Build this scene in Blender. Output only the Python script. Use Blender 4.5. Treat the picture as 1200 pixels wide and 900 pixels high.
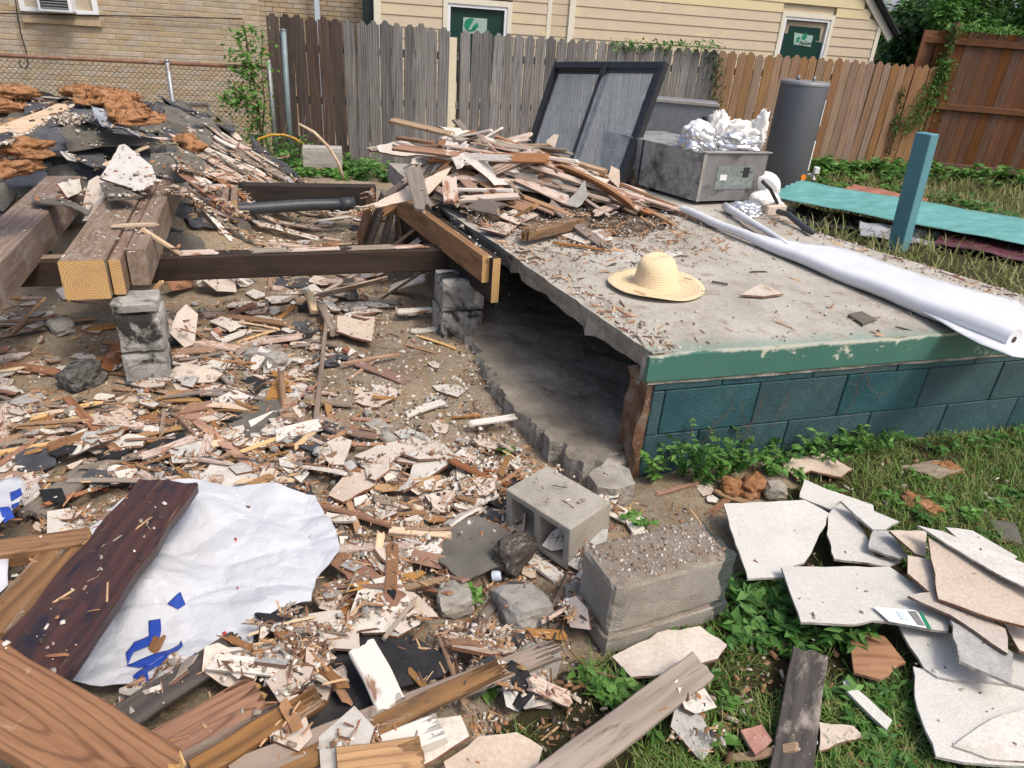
import bpy, bmesh, math, random
import numpy as np
from mathutils import Vector, Matrix, noise
from mathutils.geometry import delaunay_2d_cdt
for o in list(bpy.data.objects): bpy.data.objects.remove(o)
S = bpy.context.scene
R = math.radians
# ------------------------------------------------------------ camera
FOC, CAM_H = 830.0, 1.7
cd = Vector((480-600, 2050-450, FOC)).normalized()        # plumb direction seen by the camera
cf = (Vector((0, 0, 1)) - cd*cd.z).normalized()
cr = cd.cross(cf)
cam = bpy.data.cameras.new('camera'); cam.sensor_width = 36; cam.lens = FOC/1200*36
cam.clip_start = .05; cam.clip_end = 600
camo = bpy.data.objects.new('camera', cam); S.collection.objects.link(camo)
mx = Matrix(((cr.x, -cr.y, -cr.z, 0), (cf.x, -cf.y, -cf.z, 0), (-cd.x, cd.y, cd.z, CAM_H), (0, 0, 0, 1)))
camo.matrix_world = mx
S.camera = camo
# ------------------------------------------------------------ sky, sun, exposure
SUN_EL, SUN_AZ = 58, 128           # azimuth: clockwise from +Y (north)
w = bpy.data.worlds.new('World'); S.world = w; w.use_nodes = True
nt = w.node_tree; bg = nt.nodes['Background']
sk = nt.nodes.new('ShaderNodeTexSky'); sk.sky_type = 'NISHITA'; sk.sun_disc = False
sk.sun_elevation = R(SUN_EL); sk.sun_rotation = R(SUN_AZ); sk.air_density = 1.0; sk.dust_density = 5.0; sk.ozone_density = 1.0
nt.links.new(sk.outputs[0], bg.inputs[0]); bg.inputs[1].default_value = .15
sl = bpy.data.lights.new('sun', 'SUN'); sl.energy = 1.45; sl.angle = R(14); sl.color = (1, .95, .87)
so = bpy.data.objects.new('sun', sl); S.collection.objects.link(so)
sd = Vector((math.sin(R(SUN_AZ))*math.cos(R(SUN_EL)), math.cos(R(SUN_AZ))*math.cos(R(SUN_EL)), math.sin(R(SUN_EL))))
so.rotation_euler = (-sd).to_track_quat('-Z', 'Y').to_euler(); so.location = (0, 0, 8)
S.view_settings.view_transform = 'Standard'; S.view_settings.look = 'None'
S.view_settings.exposure = .5; S.view_settings.gamma = 1
S.render.engine = 'CYCLES'
S.cycles.max_bounces = 6; S.cycles.diffuse_bounces = 3; S.cycles.glossy_bounces = 3; S.cycles.transparent_max_bounces = 12

# ------------------------------------------------------------ helpers
def ray(px, py):
    c = Vector((px-600, py-450, FOC)).normalized()
    return Vector((c.dot(cr), c.dot(cf), -c.dot(cd)))
O = Vector((0, 0, CAM_H))
def P(px, py, z=0.0):
    r = ray(px, py); return O + r*((z-CAM_H)/r.z)
def PY(px, py, y):
    r = ray(px, py); return O + r*(y/r.y)
def PP(px, py, p0, n):
    r = ray(px, py); return O + r*((p0-O).dot(n)/r.dot(n))
def toward(p):      # world point -> photograph position, used to lay out densities
    v = Vector(p)-O
    c = Vector((0, 0, 0)) + Vector((cr.x*v.x+cf.x*v.y-cd.x*v.z, cr.y*v.x+cf.y*v.y-cd.y*v.z, cr.z*v.x+cf.z*v.y-cd.z*v.z))
    return (600+FOC*c.x/c.z, 450+FOC*c.y/c.z) if c.z > .05 else (-9999, -9999)
COL = S.collection
def T(o, label=None, cat=None, group=None, kind=None):
    if label: o['label'] = label
    if cat: o['category'] = cat
    if group: o['group'] = group
    if kind: o['kind'] = kind
    return o
def obj(name, data, parent=None, loc=None):
    o = bpy.data.objects.new(name, data); COL.objects.link(o)
    if parent: o.parent = parent
    if loc is not None: o.location = loc
    return o
def empty(name, loc, rz=0):
    o = obj(name, None, None, loc); o.rotation_euler = (0, 0, rz); o.empty_display_size = .1; return o
def mk(name, vs, fs, mats, midx=None, smooth=False):
    me = bpy.data.meshes.new(name); me.from_pydata([tuple(v) for v in vs], [], fs)
    for m in (mats if isinstance(mats, (list, tuple)) else [mats]): me.materials.append(m)
    if midx is not None: me.polygons.foreach_set('material_index', midx)
    if smooth: me.polygons.foreach_set('use_smooth', [True]*len(me.polygons))
    me.update(); return me
def bulk(name, V, F, mat, k):      # many small faces at once; F: n x k index array
    me = bpy.data.meshes.new(name); V = np.asarray(V, np.float32); F = np.asarray(F, np.int32)
    me.vertices.add(len(V)); me.vertices.foreach_set('co', V.ravel())
    me.loops.add(F.size); me.loops.foreach_set('vertex_index', F.ravel())
    me.polygons.add(len(F)); me.polygons.foreach_set('loop_start', np.arange(0, F.size, k, dtype=np.int32))
    me.polygons.foreach_set('loop_total', np.full(len(F), k, np.int32))
    me.materials.append(mat); me.update(calc_edges=True); return me
class MB:
    def __init__(s): s.v, s.f, s.m = [], [], []
    def add(s, vs, fs, m=0):
        b = len(s.v); s.v += [Vector(v) for v in vs]
        for f in fs: s.f.append([b+i for i in f]); s.m.append(m)
    def box(s, c, d, rot=None, m=0, ch=0):
        x, y, z = d[0]/2, d[1]/2, d[2]/2
        if ch:
            vs, fs = [], []
            for sx in (-1, 1):
                for sy in (-1, 1):
                    for sz in (-1, 1):
                        vs += [(sx*x, sy*(y-ch), sz*(z-ch)), (sx*(x-ch), sy*y, sz*(z-ch)), (sx*(x-ch), sy*(y-ch), sz*z)]
            id_ = lambda sx, sy, sz, k: ((sx > 0)*4+(sy > 0)*2+(sz > 0))*3+k
            for a in (-1, 1):
                fs.append([id_(a, p, q, 0) for p, q in ((-1, -1), (1, -1), (1, 1), (-1, 1))][::a])
                fs.append([id_(p, a, q, 1) for p, q in ((-1, -1), (1, -1), (1, 1), (-1, 1))][::-a])
                fs.append([id_(p, q, a, 2) for p, q in ((-1, -1), (1, -1), (1, 1), (-1, 1))][::a])
                for b in (-1, 1):
                    fs.append([id_(a, b, -1, 0), id_(a, b, -1, 1), id_(a, b, 1, 1), id_(a, b, 1, 0)][::a*b])
                    fs.append([id_(a, -1, b, 0), id_(a, -1, b, 2), id_(a, 1, b, 2), id_(a, 1, b, 0)][::-a*b])
                    fs.append([id_(-1, a, b, 1), id_(-1, a, b, 2), id_(1, a, b, 2), id_(1, a, b, 1)][::a*b])
                    for e in (-1, 1): fs.append([id_(a, b, e, 0), id_(a, b, e, 1), id_(a, b, e, 2)][::a*b*e])
        else:
            vs = [(i*x, j*y, k*z) for i in (-1, 1) for j in (-1, 1) for k in (-1, 1)]
            fs = [[0, 1, 3, 2], [4, 6, 7, 5], [0, 4, 5, 1], [2, 3, 7, 6], [0, 2, 6, 4], [1, 5, 7, 3]]
        q = rot or Matrix.Identity(3)
        s.add([q @ Vector(v)+Vector(c) for v in vs], fs, m)
    def tube(s, pts, r, n=8, m=0, cap=True):
        pts = [Vector(p) for p in pts]; rs = r if isinstance(r, (list, tuple)) else [r]*len(pts)
        vs, fs = [], []; up = Vector((.13, .31, .94))
        for i, p in enumerate(pts):
            d = (pts[min(i+1, len(pts)-1)]-pts[max(i-1, 0)]).normalized()
            a = d.cross(up)
            if a.length < .05: a = d.cross(Vector((1, 0, 0)))
            a.normalize(); b = d.cross(a)
            vs += [p+(a*math.cos(t*2*math.pi/n)+b*math.sin(t*2*math.pi/n))*rs[i] for t in range(n)]
        for i in range(len(pts)-1):
            for t in range(n): fs.append([i*n+t, i*n+(t+1) % n, (i+1)*n+(t+1) % n, (i+1)*n+t])
        if cap: fs += [list(range(n))[::-1], [(len(pts)-1)*n+t for t in range(n)]]
        s.add(vs, fs, m)
    def lathe(s, prof, n=24, m=0, c=(0, 0, 0), fn=None):
        vs, fs = [], []
        for r, z in prof:
            for t in range(n):
                a = t*2*math.pi/n; v = Vector((r*math.cos(a), r*math.sin(a), z))
                if fn: v = fn(v, a)
                vs.append(v+Vector(c))
        for i in range(len(prof)-1):
            for t in range(n): fs.append([i*n+t, i*n+(t+1) % n, (i+1)*n+(t+1) % n, (i+1)*n+t])
        s.add(vs, fs, m)
    def mesh(s, name, mats, smooth=False): return mk(name, s.v, s.f, mats, s.m, smooth)
    def build(s, name, mats, parent=None, smooth=False, loc=None): return obj(name, s.mesh(name, mats, smooth), parent, loc)
def nz(x, y, z=0.0, s=1.0): return noise.noise(Vector((x*s, y*s, z*s+7.3)))
def fbm(x, y, z=0.0, s=1.0, o=4):
    t, a = 0, 1
    for _ in range(o): t += a*nz(x, y, z, s); a *= .5; s *= 2.03
    return t
# ------------------------------------------------------------ materials
class N:
    def __init__(s, name, rough=.85, spec=.25, metal=0):
        s.m = bpy.data.materials.new(name); s.m.use_nodes = True; s.t = s.m.node_tree
        s.b = s.t.nodes['Principled BSDF']; s.b.inputs['Roughness'].default_value = rough
        s.b.inputs['Specular IOR Level'].default_value = spec; s.b.inputs['Metallic'].default_value = metal
    def n(s, ty, **k):
        x = s.t.nodes.new('ShaderNode'+ty)
        for a, v in k.items(): setattr(x, a, v)
        return x
    def l(s, a, b): s.t.links.new(a, b)
    def set(s, sock, v):
        if hasattr(v, 'links') or hasattr(v, 'is_linked'): s.l(v, sock)
        else: sock.default_value = v
    def math(s, op, a, b=0.0):
        x = s.n('Math', operation=op); s.set(x.inputs[0], a); s.set(x.inputs[1], b); return x.outputs[0]
    def coord(s, scale=(1, 1, 1), rnd=True, kind='Object'):
        tc = s.n('TexCoord'); v = tc.outputs[kind]
        if rnd:
            oi = s.n('ObjectInfo'); c = s.n('CombineXYZ')
            for i, k in enumerate((37., 53., 71.)): s.l(s.math('MULTIPLY', oi.outputs['Random'], k), c.inputs[i])
            a = s.n('VectorMath', operation='ADD'); s.l(v, a.inputs[0]); s.l(c.outputs[0], a.inputs[1]); v = a.outputs[0]
        m = s.n('Mapping'); m.inputs['Scale'].default_value = scale; s.l(v, m.inputs[0]); return m.outputs[0]
    def noise(s, vec, scale, detail=5, rough=.6, dist=0):
        x = s.n('TexNoise'); s.l(vec, x.inputs['Vector']); x.inputs['Scale'].default_value = scale
        x.inputs['Detail'].default_value = detail; x.inputs['Roughness'].default_value = rough; x.inputs['Distortion'].default_value = dist
        return x.outputs['Fac']
    def wave(s, vec, scale, dist, ds=1., detail=2, direc='Y'):
        x = s.n('TexWave', bands_direction=direc); s.l(vec, x.inputs['Vector']); x.inputs['Scale'].default_value = scale
        x.inputs['Distortion'].default_value = dist; x.inputs['Detail'].default_value = detail; x.inputs['Detail Scale'].default_value = ds
        return x.outputs['Fac']
    def ramp(s, f, stops, interp='LINEAR'):
        x = s.n('ValToRGB'); s.l(f, x.inputs[0]); e = x.color_ramp.elements; x.color_ramp.interpolation = interp
        while len(e) < len(stops): e.new(.5)
        for i, (p, c) in enumerate(stops): e[i].position = p; e[i].color = (*c, 1) if not isinstance(c, (int, float)) else (c, c, c, 1)
        return x.outputs[0]
    def mix(s, f, a, b, mode='MIX'):
        x = s.n('Mix', data_type='RGBA', blend_type=mode); s.set(x.inputs[0], f)
        for i, v in ((6, a), (7, b)):
            if isinstance(v, tuple): x.inputs[i].default_value = (*v, 1)
            else: s.l(v, x.inputs[i])
        return x.outputs[2]
    def vary(s, col, amt, hue=.02, island=False):
        h = s.n('HueSaturation'); r = s.n('NewGeometry').outputs['Random Per Island'] if island else s.n('ObjectInfo').outputs['Random']
        s.l(s.math('ADD', s.math('MULTIPLY', r, 2*amt), 1-amt), h.inputs['Value'])
        f = s.math('FRACT', s.math('MULTIPLY', r, 17.31))
        s.l(s.math('ADD', s.math('MULTIPLY', f, hue), .5-hue*.5), h.inputs['Hue'])
        s.l(s.math('ADD', s.math('MULTIPLY', s.math('FRACT', s.math('MULTIPLY', r, 7.7)), .5), .75), h.inputs['Saturation'])
        s.l(col, h.inputs['Color']); return h.outputs[0]
    def bump(s, h, st=.4, d=.01, prev=None):
        x = s.n('Bump'); x.inputs['Strength'].default_value = st; x.inputs['Distance'].default_value = d; s.l(h, x.inputs['Height'])
        if prev is not None: s.l(prev, x.inputs['Normal'])
        s.l(x.outputs[0], s.b.inputs['Normal']); return x.outputs[0]
    def out(s, col): s.set(s.b.inputs['Base Color'], col if not isinstance(col, tuple) else (*col, 1)); return s.m
MM = {}
def mottled(name, cols, scale=6, rough=.88, bump=.4, bd=.006, rnd=.12, hue=.012, blot=None, blot2=None, fine=90, stretch=(1, 1, 1), spec=.2, metal=0, island=False):
    a = N(name, rough, spec, metal); v = a.coord(stretch)
    n1 = a.noise(v, scale, 8, .65); st = [(.3+.4*i/(max(1, len(cols)-1)), c) for i, c in enumerate(cols)]
    c = a.ramp(n1, st); n2 = a.noise(v, fine, 4, .7)
    c = a.mix(.45, c, a.ramp(n2, [(.3, .55), (.7, 1.25)]), 'MULTIPLY')
    for b in (blot, blot2):
        if b: c = a.mix(a.ramp(a.noise(v, b[2], 7, .7, .4), [(1-b[1]-.04, 0.), (1-b[1]+.04, 1.)]), c, b[0])
    if rnd: c = a.vary(c, rnd, hue, island)
    if bump: a.bump(n1, bump*.6, bd*2, a.bump(n2, bump, bd*.5))
    MM[name] = a.out(c); return MM[name]
def wood(name, lo, hi, rough=.75, rnd=.18, hue=.015, paint=None, stain=None, stain2=None, bump=.5, ring=14, bands=.55, spec=.25, lines=0):
    a = N(name, rough, spec); v = a.coord((.2, 1, 1)); v2 = a.coord((1.2, 30, 30)); v3 = a.coord((1, 3.5, 3.5))
    wv = a.wave(v, ring*.6, 16, .7, 3); g = a.math('ADD', a.math('MULTIPLY', a.noise(v2, 2.2, 6, .7), .65), a.math('MULTIPLY', a.noise(a.coord((5, 210, 210)), 1.5, 4, .7), .35)); bl = a.noise(v3, 3.0, 4, .6)
    f = a.math('ADD', a.math('MULTIPLY', wv, bands*.55), a.math('ADD', a.math('MULTIPLY', g, .75), a.math('MULTIPLY', bl, .5)))
    c = a.ramp(f, [(.45, lo), (.68, tuple((x+y)/2 for x, y in zip(lo, hi))), (1.1 if False else 1.0, hi)])
    if lines:
        rg = a.n('TexWave', wave_type='RINGS', rings_direction='Z'); mo = a.n('VectorMath', operation='ADD'); a.l(a.coord((.13, 1, .3), False), mo.inputs[0]); mo.inputs[1].default_value = (.012, .025, .0); a.l(mo.outputs[0], rg.inputs['Vector']); rg.inputs['Scale'].default_value = 17; rg.inputs['Distortion'].default_value = 3.2; rg.inputs['Detail'].default_value = 3; rg.inputs['Detail Scale'].default_value = 2.5
        c = a.mix(a.ramp(rg.outputs['Fac'], [(.0, lines), (.12, .45*lines), (.3, 0.)]), c, tuple(x*.45 for x in lo))
    if rnd: c = a.vary(c, rnd, hue)
    for s_ in (stain, stain2):
        if s_: c = a.mix(a.ramp(a.noise(a.coord((1, s_[3], s_[3])), s_[2], 7, .7, .5), [(1-s_[1]-.07, 0.), (1-s_[1]+.07, 1.)]), c, s_[0])
    if paint:
        pn = a.math('ADD', a.math('MULTIPLY', a.noise(a.coord((1, 2.2, 2.2)), paint[2], 7, .58, .3), .85), a.math('MULTIPLY', g, .15))
        c = a.mix(a.ramp(pn, [(1-paint[1]-.02, 0.), (1-paint[1]+.02, 1.)]), c, paint[0])
    a.bump(g, bump, .004, a.bump(wv, bump*.06, .003))
    MM[name] = a.out(c); return MM[name]
def plain(name, col, rough=.6, metal=0, spec=.4, n=.12, scale=14, dirt=None, bump=.08):
    a = N(name, rough, spec, metal); v = a.coord()
    k = a.noise(v, scale, 6, .65)
    c = a.mix(a.ramp(k, [(.3, 0.), (.75, 1.)]), tuple(x*(1-n) for x in col), tuple(min(1, x*(1+n)) for x in col))
    if dirt: c = a.mix(a.ramp(a.noise(v, dirt[2], 8, .75), [(1-dirt[1]-.06, 0.), (1-dirt[1]+.1, 1.)]), c, dirt[0])
    if bump: a.bump(k, bump, .004)
    MM[name] = a.out(c); return MM[name]
def foliage(name, cols, rough=.55, trans=.35):
    a = N(name, rough, .3); r = a.n('NewGeometry').outputs['Random Per Island']
    c = a.ramp(r, [(i/(len(cols)-1), k) for i, k in enumerate(cols)])
    c = a.mix(a.ramp(a.noise(a.coord(rnd=False), 3, 3), [(.35, .75), (.7, 1.2)]), c, c, 'MIX') if False else c
    a.out(c)
    tr = a.n('BsdfTranslucent'); a.l(c, tr.inputs[0]); ms = a.n('MixShader'); ms.inputs[0].default_value = trans
    a.l(a.b.outputs[0], ms.inputs[1]); a.l(tr.outputs[0], ms.inputs[2]); a.l(ms.outputs[0], a.t.nodes['Material Output'].inputs[0])
    MM[name] = a.m; return a.m

mottled('plaster_white', [(.46, .42, .365), (.57, .53, .47), (.63, .6, .54)], 7, .9, .35, .004, .08, .004, ((.4, .31, .23), .27, 5), ((.4, .35, .29), .3, 22))
mottled('plaster_pink', [(.46, .38, .305), (.54, .455, .375), (.58, .505, .43)], 5, .75, .15, .003, .1, .006, ((.38, .28, .2), .26, 6))
mottled('plaster_grey', [(.3, .29, .27), (.42, .41, .38), (.5, .48, .45)], 9, .95, .6, .006, .15, .006, ((.22, .17, .13), .33, 6))
mottled('plaster_edge', [(.15, .075, .048), (.23, .125, .085), (.34, .24, .18)], 16, .95, .7, .006, .2, .01)
mottled('backer_white', [(.48, .46, .41), (.55, .53, .48), (.585, .565, .52)], 4, .85, .3, .003, .05, .004, ((.4, .33, .25), .3, 4), ((.3, .22, .15), .27, 17), fine=150)
mottled('backer_edge', [(.3, .26, .22), (.45, .42, .37), (.58, .55, .5)], 30, .95, .9, .008, .1, .004, ((.2, .12, .07), .42, 9))
mottled('shingle', [(.045, .046, .05), (.075, .077, .083), (.115, .115, .118)], 5, .95, .8, .004, .25, .006, ((.2, .18, .15), .3, 7), fine=260)
mottled('shingle_brown', [(.085, .078, .066), (.13, .118, .098), (.17, .155, .13)], 5, .95, .7, .004, .18, .006, ((.22, .19, .15), .32, 5), fine=220)
mottled('felt_black', [(.012, .012, .013), (.024, .024, .026), (.05, .047, .044)], 6, .8, .4, .004, .15, .006, ((.16, .12, .08), .3, 9), fine=120)
mottled('concrete', [(.22, .2, .165), (.31, .285, .24), (.39, .36, .31)], 5, .92, .6, .006, .1, .006, ((.2, .155, .11), .34, 3), fine=110)
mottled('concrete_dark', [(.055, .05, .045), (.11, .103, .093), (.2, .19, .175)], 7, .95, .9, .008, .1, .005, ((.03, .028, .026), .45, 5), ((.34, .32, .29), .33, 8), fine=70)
mottled('block_grey', [(.28, .26, .225), (.36, .335, .29), (.42, .395, .35)], 6, .95, .9, .006, .06, .005, ((.2, .17, .13), .3, 4), fine=130)
mottled('pier_block', [(.2, .19, .175), (.34, .33, .3), (.48, .465, .43)], 6, .95, .9, .007, .08, .004, ((.035, .033, .03), .46, 4.5), fine=90)
mottled('insulation', [(.27, .125, .055), (.44, .22, .105), (.54, .32, .18)], 18, 1, 1, .02, 0, 0, fine=160, spec=.05)
mottled('clay', [(.26, .1, .06), (.36, .16, .1), (.42, .24, .16)], 12, .95, .8, .006, .12, .01, ((.4, .35, .3), .3, 6))
wood('wood_fresh', (.19, .1, .05), (.43, .26, .135), rnd=.16, bands=.45, lines=.4)
wood('wood_red', (.16, .078, .046), (.38, .215, .13), rnd=.22, bands=.3, stain=((.42, .3, .2), .3, 7, 6))
wood('wood_grey', (.15, .12, .095), (.33, .27, .215), rnd=.2, bands=.25, stain=((.09, .06, .045), .36, 4, 8))
wood('wood_pale', (.42, .27, .14), (.68, .5, .3), rnd=.1, bands=.4)
wood('wood_painted', (.17, .085, .055), (.38, .22, .14), rnd=.14, bands=.25, paint=((.62, .575, .51), .58, 5))
wood('wood_pinkpaint', (.2, .1, .065), (.4, .24, .16), rnd=.14, bands=.25, paint=((.53, .43, .36), .53, 4))
wood('beam_aged', (.12, .08, .057), (.29, .205, .15), rnd=.08, bands=.3, stain=((.3, .26, .22), .4, 5, 3), stain2=((.07, .05, .04), .3, 4, 5))
wood('beam_dark', (.016, .013, .011), (.05, .036, .027), rnd=.1, bands=.3, stain=((.14, .09, .055), .27, 3, 7), bump=.7)
wood('beam_brown', (.14, .062, .026), (.35, .17, .075), rnd=.08, bands=.5, stain=((.05, .03, .02), .27, 16, 2))
wood('board_dark', (.02, .012, .013), (.085, .035, .025), rough=.42, rnd=0, bands=.35, stain=((.24, .15, .08), .33, 3.2, 14), stain2=((.012, .014, .022), .42, 5, 4), spec=.4)
wood('board_orange', (.15, .06, .02), (.4, .2, .075), rough=.6, rnd=.06, bands=.12, ring=20, lines=.5, stain=((.5, .36, .24), .3, 6, 2), stain2=((.12, .06, .03), .27, 5, 6))
wood('board_rot', (.07, .042, .028), (.26, .15, .085), rnd=.1, bands=.5, stain=((.33, .28, .23), .36, 5, 4), stain2=((.03, .028, .03), .33, 4, 3), bump=1)
wood('board_charred', (.022, .021, .022), (.1, .085, .072), rnd=.05, bands=.3, stain=((.3, .26, .22), .4, 4, 2.5), bump=.8)
plain('tyvek', (.5, .51, .53), .45, n=.03, spec=.35, bump=.02)
plain('tyvek_blue', (.02, .055, .3), .45, n=.08)
plain('tyvek_red', (.45, .04, .04), .5)
plain('plastic_white', (.66, .665, .68), .28, n=.03, spec=.5, bump=.02)
plain('dark_hole', (.05, .03, .02), .9)
# ------------------------------------------------------------ ground surface and a height map that debris is dropped on
UA = R(20.0); U = Vector((math.cos(UA), math.sin(UA), 0)); W_ = Vector((-math.sin(UA), math.cos(UA), 0))
def sst(a, b, x): t = min(1, max(0, (x-a)/(b-a))); return t*t*(3-2*t)
def base_z(x, y):
    z = -.2*sst(6, 10.5, y)
    z += .025*fbm(x, y, 0, .9, 3)*sst(14, 8, y)
    # heap of torn-off roofing on the left, with a steep ragged front
    r = sst(-1.75, -3.0, x+.18*nz(x, y, 3, 1.3)); f = sst(4.25, 4.75, y+.2*nz(x, y, 5, 1.1)+(x+3)*-.25); b = sst(8.1, 6.4, y)
    z += r*f*b*(.49+.18*(min(y, 6.2)-4.5)+.06*fbm(x, y, 1, 1.6, 3))
    # low litter bank in front of the pipe and behind the cross beam
    z += .04*sst(4.2, 4.8, y)*sst(7.4, 6.4, y)*sst(-.3, -.9, x)*(1-r)*(1+.6*nz(x, y, 9, 1.4))
    # the crawl space edge and the litter bank in the foreground
    z -= .05*math.exp(-((x-.15)**2/.18+(y-2.9)**2/.5))
    z += .015*sst(1.9, 1.3, y)*sst(.6, -.6, x)
    return z
GX0, GX1, GY0, GY1, GS = -6.5, 6.5, .3, 9.5, .02
hx = np.arange(GX0, GX1, GS); hy = np.arange(GY0, GY1, GS)
_cx = np.arange(GX0, GX1+.2, .1); _cy = np.arange(GY0, GY1+.2, .1)
_c = np.array([[base_z(x, y) for x in _cx] for y in _cy])
def _up():
    ix = np.clip((hx-GX0)/.1, 0, len(_cx)-1.001); iy = np.clip((hy-GY0)/.1, 0, len(_cy)-1.001)
    i, j = ix.astype(int), iy.astype(int); fx, fy = ix-i, iy-j
    a = _c[np.ix_(j, i)]; b = _c[np.ix_(j, i+1)]; c = _c[np.ix_(j+1, i)]; d = _c[np.ix_(j+1, i+1)]
    return (a*(1-fx)+b*fx)*(1-fy)[:, None]+(c*(1-fx)+d*fx)*fy[:, None]
HM = _up()
G0 = HM.copy(); MASK = np.zeros(HM.shape, bool)
def hz(x, y):
    i = int((x-GX0)/GS); j = int((y-GY0)/GS)
    return float(HM[j, i]) if 0 <= i < len(hx) and 0 <= j < len(hy) else base_z(x, y)
def raise_disc(x, y, r, z):
    i0, i1 = int((x-r-GX0)/GS), int((x+r-GX0)/GS)+1; j0, j1 = int((y-r-GY0)/GS), int((y+r-GY0)/GS)+1
    i0, j0 = max(i0, 0), max(j0, 0); sub = HM[j0:j1, i0:i1]
    m = (hx[None, i0:i1]-x)**2+(hy[j0:j1, None]-y)**2 < r*r
    sub[m] = np.maximum(sub[m], z); MASK[j0:j1, i0:i1][m] = True
def inpoly(x, y, poly):
    c = False; n = len(poly)
    for i in range(n):
        a, b = poly[i], poly[i-1]
        if (a[1] > y) != (b[1] > y) and x < (b[0]-a[0])*(y-a[1])/(b[1]-a[1])+a[0]: c = not c
    return c
def raise_poly(pts, zf):
    xs = [p[0] for p in pts]; ys = [p[1] for p in pts]
    for j in range(max(0, int((min(ys)-GY0)/GS)), min(len(hy), int((max(ys)-GY0)/GS)+2)):
        for i in range(max(0, int((min(xs)-GX0)/GS)), min(len(hx), int((max(xs)-GX0)/GS)+2)):
            x, y = hx[i], hy[j]
            if inpoly(x, y, pts): HM[j, i] = max(HM[j, i], zf(x, y)); MASK[j, i] = True
def fit(x, y, ang, L, Wd, lift=70):
    c, s = math.cos(ang), math.sin(ang); A, h = [], []
    for u in (-.5, -.25, 0, .25, .5):
        for v in (-.5, 0, .5):
            dx, dy = u*L*c-v*Wd*s, u*L*s+v*Wd*c
            A.append((dx, dy, 1)); h.append(hz(x+dx, y+dy))
    A, h = np.array(A), np.array(h)
    k = np.linalg.lstsq(A+np.random.RandomState(1).normal(0, 1e-4, A.shape), h, rcond=None)[0]
    k[:2] = np.clip(k[:2], -.9, .9)
    r = h-A[:, :2] @ k[:2]
    return float(k[0]), float(k[1]), float(np.percentile(r, lift))
def pose(x, y, ang, L, Wd, Tk, mark=True, lift=70, extra=0.0):
    a, b, c = fit(x, y, ang, L, Wd, lift); c += extra
    n = Vector((-a, -b, 1)).normalized(); d = Vector((math.cos(ang), math.sin(ang), 0)); d.z = a*d.x+b*d.y; d.normalize()
    e = n.cross(d); m = Matrix((d, e, n)).transposed().to_4x4(); m.translation = Vector((x, y, c))+n*(Tk*.5)
    if mark:
        k = max(1, int(L/Wd)) if Wd > 0 else 1
        ca, sa = math.cos(ang), math.sin(ang)
        for t in range(k):
            u = ((t+.5)/k-.5)*L; px, py = x+u*ca, y+u*sa
            raise_disc(px, py, max(.012, Wd*.5), c+a*(px-x)+b*(py-y)+Tk)
    return m
# ------------------------------------------------------------ shape makers
def plank_mesh(name, L, Wd, Tk, mats, nx=4, ny=3, ch=None, jag=(0, 0), warp=0, twist=0, edge=0, seed=0, endmat=0):
    rn = random.Random(seed); ch = min(Wd, Tk)*.12 if ch is None else ch
    ys = [-Wd/2+ch+(Wd-2*ch)*k/ny for k in range(ny+1)]
    prof = [(y, Tk/2) for y in ys]+[(Wd/2, Tk/2-ch), (Wd/2, -Tk/2+ch)]+[(y, -Tk/2) for y in ys[::-1]]+[(-Wd/2, -Tk/2+ch), (-Wd/2, Tk/2-ch)]
    n = len(prof); vs, fs, mi = [], [], []
    jo = [[rn.uniform(0, 1)**1.6 for _ in range(ny+1)] for _ in (0, 1)]
    def jj(e, y):
        t = (y+Wd/2)/Wd*ny; i = min(ny, max(0, int(round(t)))); return jo[e][i]
    ph = rn.uniform(0, 6)
    for i in range(nx+1):
        u = i/nx; x = (u-.5)*L
        for (y, z) in prof:
            xx = x; e = edge*Wd*nz(x*9+ph, y*3, seed*1.7)
            if i == 0: xx += jag[0]*jj(0, y)+jag[0]*.15*(z > 0)
            if i == nx: xx -= jag[1]*jj(1, y)+jag[1]*.15*(z > 0)
            yy = y+e; zz = z+warp*((2*u-1)**2-.5)+twist*(u-.5)*y
            vs.append((xx, yy, zz))
    for i in range(nx):
        for k in range(n): fs.append([i*n+k, (i+1)*n+k, (i+1)*n+(k+1) % n, i*n+(k+1) % n]); mi.append(0)
    for e, b in ((0, 0), (1, nx*n)):
        top = list(range(ny+1)); bot = [ny+3+k for k in range(ny+1)][::-1]
        for k in range(ny):
            q = [b+top[k], b+top[k+1], b+bot[k+1], b+bot[k]]; fs.append(q if e == 0 else q[::-1]); mi.append(endmat)
        for q in ([b+top[ny], b+ny+1, b+ny+2, b+bot[ny]], [b+bot[0], b+n-2, b+n-1, b+top[0]]): fs.append(q if e == 0 else q[::-1]); mi.append(endmat)
    return mk(name, vs, fs, mats, mi)
_sd = [0]
def sd():
    _sd[0] += 1; return _sd[0]
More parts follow.
